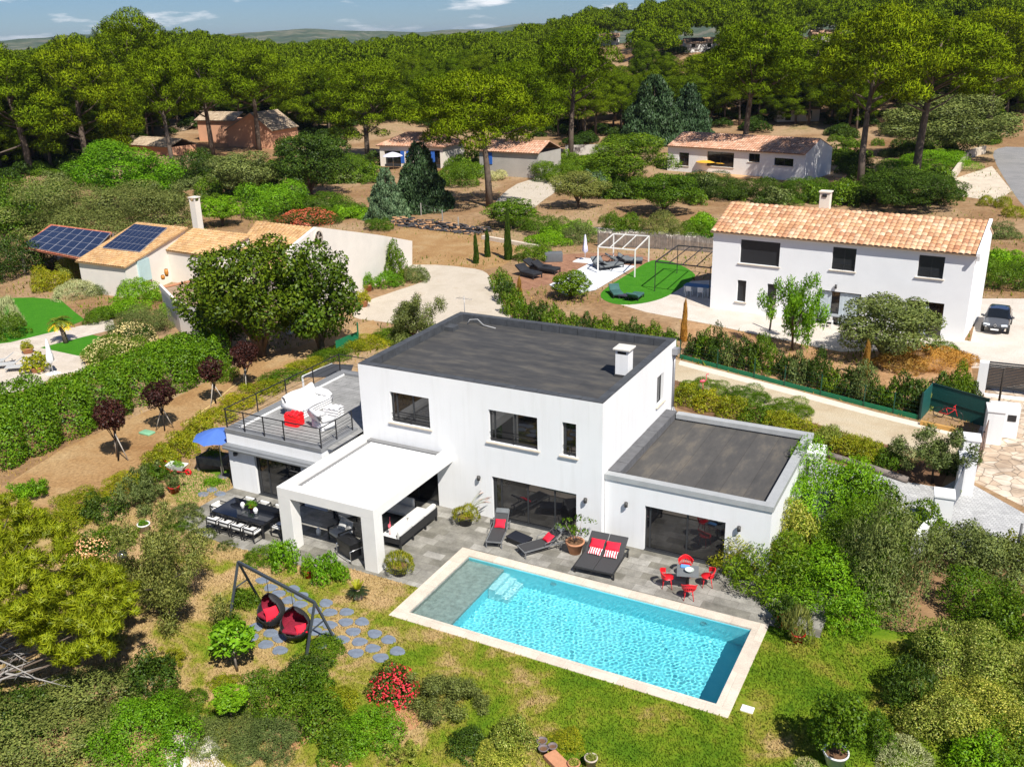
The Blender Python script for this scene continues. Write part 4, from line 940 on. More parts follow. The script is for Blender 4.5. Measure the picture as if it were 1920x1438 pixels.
# far houses on the wooded hill
def onhill(u, v):
    d = ray(u, v); t = 150.0
    for _ in range(3000):
        p = CP+d*t
        if p[2] <= float(terr(p[0], p[1])): return Vector(p)
        t += .5
    return Vector(CP+d*300)
for u, v, w, hgt, D, lab, tm in ((1142, 86, 8, 4.5, 250, 'far cream house among hilltop pines above the round-topped pine', TILE_P), (1312, 96, 10, 3.6, 270, 'far cream house with a solar panel on its roof on the hill', TILE_P), (1545, 78, 9, 3.2, 300, 'far low house in a gap of the hilltop pines', TILE_P), (1490, 226, 9, 3.6, 0, 'small stone hut with an open doorway behind the bungalow', TILE_G)):
    d = ray(u, v); hd = math.hypot(d[0], d[1]); p = onhill(u, v)
    r = thing('house', p, lab, 'house', rz=.45); b = MB(); b.box(-w/2, w/2, -3, 3, -4 if D else 0, hgt-1); b.add([(w/2, -3, hgt-1), (w/2, 3, hgt-1), (w/2, 0, hgt+.3), (-w/2, -3, hgt-1), (-w/2, 3, hgt-1), (-w/2, 0, hgt+.3)], [(0, 1, 2), (5, 4, 3)])
    o = b.build('wall', WHITE2 if D else CREAM, r); b = MB(); b.add([(-w/2-.3, -3.4, hgt-1.1), (w/2+.3, -3.4, hgt-1.1), (w/2+.3, 0, hgt+.4), (-w/2-.3, 0, hgt+.4), (-w/2-.3, 3.4, hgt-1.1), (w/2+.3, 3.4, hgt-1.1)], [(0, 1, 2, 3), (3, 2, 5, 4)])
    b.build('roof', M('far_tiles', (.48, .3, .2), .9, .15, 1.5), r); b = MB()
    for k in (-1, 1): b.box(k*w*.25-.6, k*w*.25+.6, -3.03, -2.98, .3 if not D else hgt-2.6, hgt-1.4)
    b.build('window', GLASS, r)
    if 'solar' in lab:
        b = MB(); b.rbox((-1, -1.7, hgt-.2), (4, 2, .1), rx=.41); b.build('solar_panel', M('solar_dark', (.02, .025, .05), .3, .1), r)
# ================================================================ PLANTS
L_PINE = leafm('pine_needles', (.035, .07, .004), (.16, .225, .012), .1, .0)
L_PINEF = leafm('far_pine_needles', (.028, .058, .005), (.125, .185, .011), .1, .0)
L_PINEN = leafm('near_pine_needles', (0.117, 0.169, 0.010), (0.312, 0.351, 0.023), .3, .015)
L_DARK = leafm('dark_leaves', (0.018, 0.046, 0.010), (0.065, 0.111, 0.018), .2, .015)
L_MID = leafm('green_leaves', (0.039, 0.098, 0.010), (0.130, 0.215, 0.018), .3, .015)
L_BRIGHT = leafm('bright_leaves', (0.072, 0.195, 0.010), (0.182, 0.351, 0.019), .35, .015)
L_OLIVE = leafm('olive_leaves', (0.065, 0.098, 0.036), (0.221, 0.247, 0.111), .25, .015)
L_TREE = leafm('dense_tree_leaves', (.022, .055, .006), (.095, .15, .012), .25, .015)
L_YEL = leafm('yellow_green_leaves', (0.130, 0.182, 0.013), (0.325, 0.338, 0.026), .35, .015, (0.416, 0.325, 0.039))
L_BLUE = leafm('blue_needles', (0.039, 0.091, 0.072), (0.156, 0.234, 0.195), .15, .015)
L_DBLUE = leafm('dark_cedar_needles', (0.016, 0.039, 0.026), (0.052, 0.098, 0.065), .12, .015)
L_SILV = leafm('silver_leaves', (0.260, 0.286, 0.221), (0.546, 0.559, 0.481), .2, .015)
L_PURP = leafm('purple_leaves', (0.016, 0.007, 0.010), (0.058, 0.021, 0.029), .2, .015)
L_VAR = leafm('pale_variegated_leaves', (0.091, 0.143, 0.019), (0.325, 0.364, 0.104), .28, .015, (0.546, 0.520, 0.234))
L_GREY = leafm('grey_green_leaves', (0.058, 0.091, 0.039), (0.169, 0.208, 0.098), .2, .015)
L_DRY = leafm('dry_grass_blades', (0.3, 0.16, 0.06), (0.5, 0.3, 0.12), .3, .015)
L_FIG = leafm('fig_leaves', (0.091, 0.234, 0.016), (0.182, 0.364, 0.026), .4, .015)
F_RED = leafm('crimson_blossom', (.5, .012, .05), (.75, .05, .12), .25, .03)
F_PINK = leafm('pink_blossom', (.6, .3, .32), (.8, .52, .5), .25, .03)
F_CORAL = leafm('coral_blossom', (.6, .05, .05), (.75, .22, .2), .25, .03)
F_CREAM = leafm('cream_blossom', (.55, .42, .3), (.75, .6, .48), .25, .03)
BARK = M('grey_brown_bark', (.13, .1, .078), .95, .3, 3, .1, bmp=.5, bscale=12)
BARKL = M('pale_bark', (.3, .26, .22), .95, .25, 4, .1, bmp=.3)
BARKD = M('dark_bark', (.05, .042, .036), .95, .3, 4, .1, bmp=.3)

# ---- pines: a few grown crowns, then copied
def pine_meshes(v):
    rg = random.Random(100+v); H = 11.0; R = rg.uniform(3.9, 4.9); cl = []; base = (rg.uniform(.56, .62) if v < 3 else rg.uniform(.38, .48) if v < 6 else rg.uniform(.14, .26))*H
    lean = (rg.uniform(-1.2, 1.2), rg.uniform(-1.2, 1.2)); n = rg.randint(24, 32) if v < 6 else rg.randint(36, 42)
    for i in range(n):
        q = math.sqrt((i+.5)/n); t = 2.4*i+rg.uniform(-.5, .5); r = R*q*rg.uniform(.8, 1.08)
        top = base+(H-base)*(1-.75*q**2.4)*rg.uniform(.84, 1.02)-.3; cr_ = rg.uniform(.75, 1.6)
        cl.append((lean[0]+r*math.cos(t), lean[1]+r*math.sin(t)*.95, top-.3, cr_, cr_, cr_*rg.uniform(.45, .62)))
        if rg.random() < .6: cl.append((lean[0]+r*.8*math.cos(t+.4), lean[1]+r*.8*math.sin(t+.4), max(base-.6, top-rg.uniform(1.3, 2.4)), cr_*.8, cr_*.8, cr_*.45))
    me = leafmesh('pine_crown', cl, 1.0, .25, .062, 300+v, mode='mix', up=.6, jit=.7, shell=(.45, 1.14), under=-.5, puff=.8)
    b = MB(); P = [Vector((lean[0]*k*k, lean[1]*k*k, H*.86*k)) for k in (0, .25, .5, .75, 1)]; b.tube(P, [.3, .25, .2, .13, .05], 7)
    for c in rg.sample(cl, 16):
        e = Vector(c[:3]); k = min(.95, max(.3, (e.z-1.0)/(H*.86))); s = Vector((lean[0]*k*k, lean[1]*k*k, H*.86*k*.92))
        b.tube([s, s.lerp(e, .55)+Vector((0, 0, -.15)), e], [.085, .055, .025], 5)
    tm = b.build('t', BARK); tmesh = tm.data; bpy.data.objects.remove(tm); tmesh.name = 'pine_trunk'
    return me, tmesh
PINES = [pine_meshes(v) for v in range(10)]
def pine_at(p, h, w, label, group=None, v=0, mat=None, rz=None, name='pine_tree', tilt=None):
    r = thing(name, p, label, 'pine tree', group, rz if rz is not None else rr.uniform(0, 6.28))
    c = withmat(PINES[v][0], 'crown', mat or L_PINE, r); t = bpy.data.objects.new('trunk', PINES[v][1]); COL.objects.link(t); t.parent = r
    r.scale = (w/9.0, w/9.0, h/11.0)
    if tilt: r.rotation_euler = (tilt[0], tilt[1], 0)
    return r
def pine(u, vb, vt, w, label, v=0, mat=None, tilt=None):
    p, rad, h = span(u, vb, vt, w); return pine_at(p, h, 2*rad, label, None, v, mat, None, tilt=tilt)
pine(918, 388, 150, 215, 'tall pine with bare trunk standing beside the pale sandy track', 1)
pine(1070, 302, 66, 165, 'large round-topped pine with a bare dark trunk before the concrete wall', 2)
pine(487, 288, 105, 150, 'pine with a tall straight trunk in front of the salmon gable', 0)
pine(400, 298, 112, 150, 'broad pine with dark trunk left of the salmon gable', 4)
pine(332, 346, 120, 140, 'pine with a long bare trunk leaning left over the low garage', 0, tilt=(0, -.12))
pine(1392, 322, 70, 190, 'wide spreading pine whose trunk crosses the front of the white bungalow', 0)
pine(1612, 360, 62, 200, 'big pine with a curving forked trunk right of the bungalow', 1, tilt=(0, -.06))
pine(1715, 338, 78, 230, 'tall dense pine with thick dark trunk near the roadside wall', 2)
pine(690, 305, 118, 160, 'bushy bright pine left of the blue-shuttered house', 6)
pine(845, 310, 148, 150, 'bright pine rising over the roof of the blue-shuttered house', 0)
pine(960, 322, 130, 150, 'bright pine over the outbuilding behind the tall bare-trunked one', 3)
pine(1505, 236, 88, 190, 'pine behind the right end of the bungalow roof', 4)
pine(1352, 236, 104, 170, 'pine behind the left end of the bungalow roof', 8)
pine(1850, 262, 60, 170, 'pine beside the far end of the asphalt road', 3)
pine(60, 330, 120, 190, 'dark pine on the left edge above the olive-green thicket', 7)
pine(165, 322, 105, 170, 'dark pine above the bright green round tree', 9)
pine(250, 285, 62, 150, 'pine on the left crest behind the low garage', 5)
pine(620, 262, 120, 130, 'pine between the salmon house and the dark round tree', 6)
PROT = [(228, 212, 516, 300, 165), (712, 238, 838, 314, 165), (895, 250, 1065, 330, 140), (1250, 238, 1550, 338, 150), (1115, 72, 1172, 100, 392), (1288, 78, 1336, 100, 294), (1522, 64, 1568, 82, 304), (1466, 205, 1516, 234, 205), (1862, 215, 1930, 300, 190)]
def vfront(u): return float(np.interp(u, [-200, 0, 150, 260, 350, 520, 620, 700, 850, 1000, 1060, 1150, 1250, 1400, 1560, 1640, 1800, 2000], [340, 335, 322, 268, 240, 225, 275, 225, 240, 250, 268, 270, 246, 240, 246, 246, 235, 215]))
rf = random.Random(21); cand = []
d = 118.0
while d < 500:
    sp = 5.6+d*.0085; n = int(2200/(sp/d*CF))
    for i in range(n+1):
        u = -140+2200*(i+rf.uniform(0, 1))/n; dd = d+rf.uniform(-.5, .5)*sp
        ry = ray(u, 400); hd = math.hypot(ry[0], ry[1]); x, y = CP[0]+ry[0]/hd*dd, CP[1]+ry[1]/hd*dd; z = float(terr(x, y))
        uu, vv, _ = proj((x, y, z))
        if vv > vfront(uu): continue
        h = rf.uniform(8, 15)*(1.0 if dd < 300 else 1.08); w = rf.uniform(7, 10.5); pw = w*CF/dd*.55; ut, vt_, _ = proj((x, y, z+h))
        if any(dd < q[4]+4 and ut+pw > q[0] and ut-pw < q[2] and vt_ < q[3] and vv > q[1] for q in PROT): continue
        cand.append((dd, x, y, z, h, w))
    d += sp*.86
cand.sort()
for k, (dd, x, y, z, h, w) in enumerate(cand[:282]):
    pine_at((x, y, z-.2), h, w, 'dense green pine of the wood covering the hillside behind the houses', 'pines of the hillside wood', rf.choice((6, 7, 8, 9, 6, 7, 8, 9, 4) if dd < 175 else (3, 4, 5, 6, 7, 8, 9)), L_PINEF)
rest = cand[282:]
protoV = []
for v in range(4):
    rg = random.Random(900+v); cl = []
    for i in range(15):
        q = math.sqrt((i+.5)/15); t = 2.4*i; r = 4.3*q; c_ = rg.uniform(1.2, 1.9); cl.append((r*math.cos(t), r*math.sin(t), 6.3+4.2*(1-.8*q**2.2)*rg.uniform(.85, 1), c_, c_, c_*.65))
    me = leafmesh('tmp', cl, .9, .6, .22, 950+v, puff=.8, mode='mix', up=.6, jit=.6, shell=(.6, 1.05), under=-.5)
    a = np.zeros(len(me.vertices)*3, np.float32); me.vertices.foreach_get('co', a); protoV.append((a.reshape(-1, 3), NRM[me.name])); bpy.data.meshes.remove(me)
Vs = []; Ns = []
for dd, x, y, z, h, w in rest:
    a, b_n = protoV[rf.randrange(4)]; t = rf.uniform(0, 6.28); c, s = math.cos(t), math.sin(t); q = a*np.array([w/9, w/9, h/11])
    Vs.append(np.stack([q[:, 0]*c-q[:, 1]*s+x, q[:, 0]*s+q[:, 1]*c+y, q[:, 2]+z], 1)); Ns.append(np.stack([b_n[:, 0]*c-b_n[:, 1]*s, b_n[:, 0]*s+b_n[:, 1]*c, b_n[:, 2]], 1))
if Vs:
    me = quadmesh('distant_wood', np.concatenate(Vs), np.concatenate(Ns)); me.materials.append(L_PINEF); o = bpy.data.objects.new('distant_wood', me); COL.objects.link(o); o['kind'] = 'stuff'
# undergrowth in the wood
Vs = []; Ns = []
for k in range(2200):
    u = rf.uniform(-60, 1980); dd = 112+218*rf.random()**1.5; ry = ray(u, 400); hd = math.hypot(ry[0], ry[1]); x, y = CP[0]+ry[0]/hd*dd, CP[1]+ry[1]/hd*dd; z = float(terr(x, y)); uu, vv, _ = proj((x, y, z))
    if vv > vfront(uu)+10: continue
    if any(dd < q[4]+14 and q[0]-20 < uu < q[2]+20 and q[1] < vv < q[3]+25 for q in PROT): continue
    a, b_n = protoV[k % 4]; a = a-np.array([0, 0, 6.0]); Ns.append(b_n); s_ = rf.uniform(.3, .55); Vs.append(a*np.array([s_, s_, s_*.9])+np.array([x, y, z]))
TB = []
for v in (0, 1):
    me_ = unitbush(.12, v); a_ = np.zeros(len(me_.vertices)*3, np.float32); me_.vertices.foreach_get('co', a_); TB.append((a_.reshape(-1, 3), NRM[me_.name]))
def thicket(name, boxes, n, mat, seed, R=(1.0, 2.6)):
    rg = random.Random(seed); out = []; on_ = []
    for k in range(n):
        q = boxes[k % len(boxes)]; p = G(rg.uniform(q[0], q[2]), rg.uniform(q[1], q[3])); r = rg.uniform(*R); t = rg.uniform(0, 6.28); c, s_ = math.cos(t), math.sin(t); A_, B_n = TB[k % 2]
        z = float(terr(p.x, p.y)); out.append(np.stack([(A_[:, 0]*c-A_[:, 1]*s_)*r+p.x, (A_[:, 0]*s_+A_[:, 1]*c)*r*rg.uniform(.8, 1.2)+p.y, A_[:, 2]*r*rg.uniform(.6, 1.15)+z], 1)); on_.append(np.stack([B_n[:, 0]*c-B_n[:, 1]*s_, B_n[:, 0]*s_+B_n[:, 1]*c, B_n[:, 2]], 1))
    me = quadmesh(name, np.concatenate(out), np.concatenate(on_)); me.materials.append(mat); o = bpy.data.objects.new(name, me); COL.objects.link(o); o['kind'] = 'stuff'
BX_ = [(-20, 322, 200, 372), (-20, 372, 90, 432), (250, 350, 330, 372), (350, 320, 640, 352), (360, 352, 520, 384), (480, 384, 640, 398), (630, 300, 700, 350), (520, 268, 640, 300), (840, 300, 900, 340), (1060, 300, 1140, 330), (1120, 352, 1260, 372), (1240, 352, 1300, 372), (1300, 366, 1800, 384), (1560, 250, 1620, 330), (1600, 330, 1760, 352), (1640, 270, 1790, 300), (1800, 250, 1870, 272), (1150, 250, 1240, 270)]
thicket('undergrowth', BX_, 150, L_MID, 31); thicket('undergrowth', BX_, 110, L_DARK, 32); thicket('undergrowth', BX_, 60, L_GREY, 33)
thicket('undergrowth', [(600, 400, 720, 412), (1000, 430, 1110, 450), (1300, 424, 1345, 440), (1840, 470, 1920, 520)], 22, L_BRIGHT, 34, (.8, 1.6))
me = quadmesh('undergrowth', np.concatenate(Vs), np.concatenate(Ns)); me.materials.append(L_DARK); o = bpy.data.objects.new('undergrowth', me); COL.objects.link(o); o['kind'] = 'stuff'

# ---- broad trees with a trunk
def tree(u, vb, vt, w, mat, label, frac=.62, leaf=.28, name='tree', cat='tree', bark=None, asp=1.0, kind='crown', tr=.16):
    p, rad, h = span(u, vb, vt, w); r = thing(name, p, label, cat, None, rr.uniform(0, 6.28)); rz = h*frac/2
    rho = min((.04, .055, .08, .12, .18, .25), key=lambda q: abs(math.log(q/(leaf/rad))))
    c = withmat(unitbush(rho, rr.randrange(2), kind), 'crown', mat, r)
    if kind == 'crown': c.location = (0, 0, h-rz); c.scale = (rad, rad*asp, rz)
    else: c.location = (0, 0, h*(1-frac)); c.scale = (rad, rad*asp, h*frac)
    b = MB(); b.tube([(0, 0, 0), (.05*h*.3, .02*h, h*.3), (0, .03*h, h*.72)], [tr, tr*.75, tr*.3], 8)
    for k in range(7):
        t = k*.9+rr.random(); e = (math.cos(t)*rad*.6, math.sin(t)*rad*.6, h*(1-frac*rr.uniform(.35, .7))); b.tube([(0, .015*h, h*(1-frac)*.75), (e[0]*.5, e[1]*.5, e[2]*.82), e], [tr*.5, tr*.32, tr*.12], 6)
    b.build('trunk', bark or BARK, r); return r
tree(492, 668, 436, 245, L_TREE, 'large dense broadleaf tree hiding the white wall of the solar-panel house', .95, .26, tr=.3)
tree(604, 660, 462, 170, L_TREE, 'upright dense broadleaf tree just right of its larger twin by the solar-panel house', .95, .24, tr=.28)
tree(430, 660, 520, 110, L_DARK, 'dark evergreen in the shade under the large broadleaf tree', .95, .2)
tree(240, 395, 272, 195, L_BRIGHT, 'vivid light green round tree above the solar-panel roof', .92, .3)
tree(585, 368, 243, 150, L_DARK, 'big dark green round tree right of the salmon house', .93, .28)
tree(465, 372, 285, 135, L_GREY, 'dull grey-green tree below the salmon gable', .93, .26)
tree(1175, 350, 252, 185, L_MID, 'wide fresh-green tree left of the white bungalow', .95, .28)
tree(1245, 402, 322, 130, L_MID, 'leaning green tree over the dirt bank before the hedge of the bungalow', .85, .26, tr=.2)
tree(1085, 390, 318, 105, L_OLIVE, 'grey-green olive tree at the left end of the dirt bank', .85, .2)
tree(1780, 296, 190, 230, L_GREY, 'broad grey-green oak above the roadside wall', .92, .3)
tree(1700, 392, 322, 165, L_DARK, 'dark round evergreen behind the ridge of the long tile roof', .95, .25)
tree(1655, 672, 553, 178, L_GREY, 'round dense olive tree in front of the white house with the long roof', .93, .16)
tree(1485, 656, 543, 95, L_BRIGHT, 'feathery weeping pepper tree on its thin trunk left of the round olive', .72, .16, kind='airy', tr=.09)
tree(1070, 560, 507, 85, L_MID, 'fine-leaved green bush tree at the corner of the pale pool cover', .95, .14)
tree(960, 425, 372, 105, L_MID, 'leafy fruit tree behind the tallest cypress', .9, .22)
tree(418, 424, 368, 78, L_BRIGHT, 'small round bright green tree right of the tall roof chimney', .85, .2)
tree(322, 418, 362, 75, L_OLIVE, 'small olive tree left of the tall roof chimney', .8, .18, kind='airy')
tree(310, 1160, 1032, 190, L_OLIVE, 'wide airy olive tree on the dry lawn left of the swing', .84, .09, kind='airy', bark=BARKD, tr=.11)
tree(445, 1258, 1172, 78, L_FIG, 'young fig tree with large bright leaves in bare soil', .66, .24, name='fig_tree', bark=BARKL, tr=.05)
tree(775, 640, 562, 105, L_OLIVE, 'thin airy olive tree behind the far left corner of the villa roof', .85, .12, kind='airy')
tree(1748, 905, 826, 105, L_GREY, 'small flat-topped tree in the bed beside the white gate pillar', .6, .1, kind='airy', bark=BARKD, tr=.06)
tree(437, 1358, 1300, 66, L_BRIGHT, 'small standard tree with a round bright green head on a thin stem', .5, .09, tr=.03)
tree(1565, 1432, 1318, 92, L_MID, 'round-headed green citrus tree growing out of the pale pot by the lawn', .84, .1, tr=.035)
for k, (u, vb, vt, w) in enumerate([(222, 864, 752, 58), (309, 808, 715, 58), (405, 757, 672, 44), (466, 729, 640, 52)]):
    t_ = tree(u, vb, vt, w, L_PURP, ('purple-leaved plum tree nearest the camera', 'second purple-leaved plum tree along the dry path', 'third and smallest purple-leaved plum tree along the dry path', 'purple-leaved plum tree farthest along the dry path')[k], .6, .12, 'plum_tree', 'plum tree', BARKD, tr=.045); t_['group'] = 'purple plum trees along the dry path'
    h = span(u, vb, vt, w)[2]; b = MB()
    for a_, c_ in ((.5, .2), (-.45, .3)): b.tube([(a_, c_, 0), (.04, .03, h*.45)], .03, 6)
    b.build('stake', M('grey_stake', (.42, .38, .33), .9, .1), t_)

# ---- conifers and cypresses
def conifer(u, vb, vt, w, mat, label, kind='cone', name='conifer', cat='conifer', leaf=.3):
    p, rad, h = span(u, vb, vt, w); r = thing(name, p, label, cat, None, rr.uniform(0, 6.28))
    rho = .06 if kind == 'cone' else .16
    c = withmat(unitbush(rho, rr.randrange(2), kind), 'crown', mat, r); c.scale = (rad, rad, h*(1 if kind == 'cone' else .98))
    b = MB(); b.tube([(0, 0, 0), (0, 0, h*.9)], [.03*h*.5, .01], 6); b.build('trunk', BARK, r); return r
conifer(727, 412, 318, 90, L_BLUE, 'silver-blue spruce above the log piles')
conifer(790, 392, 272, 125, L_DBLUE, 'dark blue-green cedar right of the silver spruce')
conifer(1225, 268, 150, 150, L_DBLUE, 'tall dark cedar left of the bungalow roof')
conifer(1290, 262, 165, 110, L_DBLUE, 'dark cedar touching the left end of the bungalow')
for u, vb, vt, w, l in ((893, 494, 443, 13, 'shorter slim cypress at the left on the dry field'), (914, 482, 436, 14, 'middle slim cypress on the dry field'), (953, 487, 402, 18, 'tallest slim cypress beside the drive hedge')):
    conifer(u, vb, vt, w, L_DARK, l, 'column', 'cypress_tree', 'cypress')
for u, vb, vt, w, l in ((1282, 640, 570, 15, 'brown dead slim cypress behind the villa chimney'), (1621, 708, 648, 18, 'brown dead slim cypress in the fence row below the round olive'), (975, 585, 525, 16, 'brown dead slim cypress in the hedge along the gravel court')):
    conifer(u, vb, vt, w, L_DRY, l, 'column', 'dead_cypress', 'cypress')

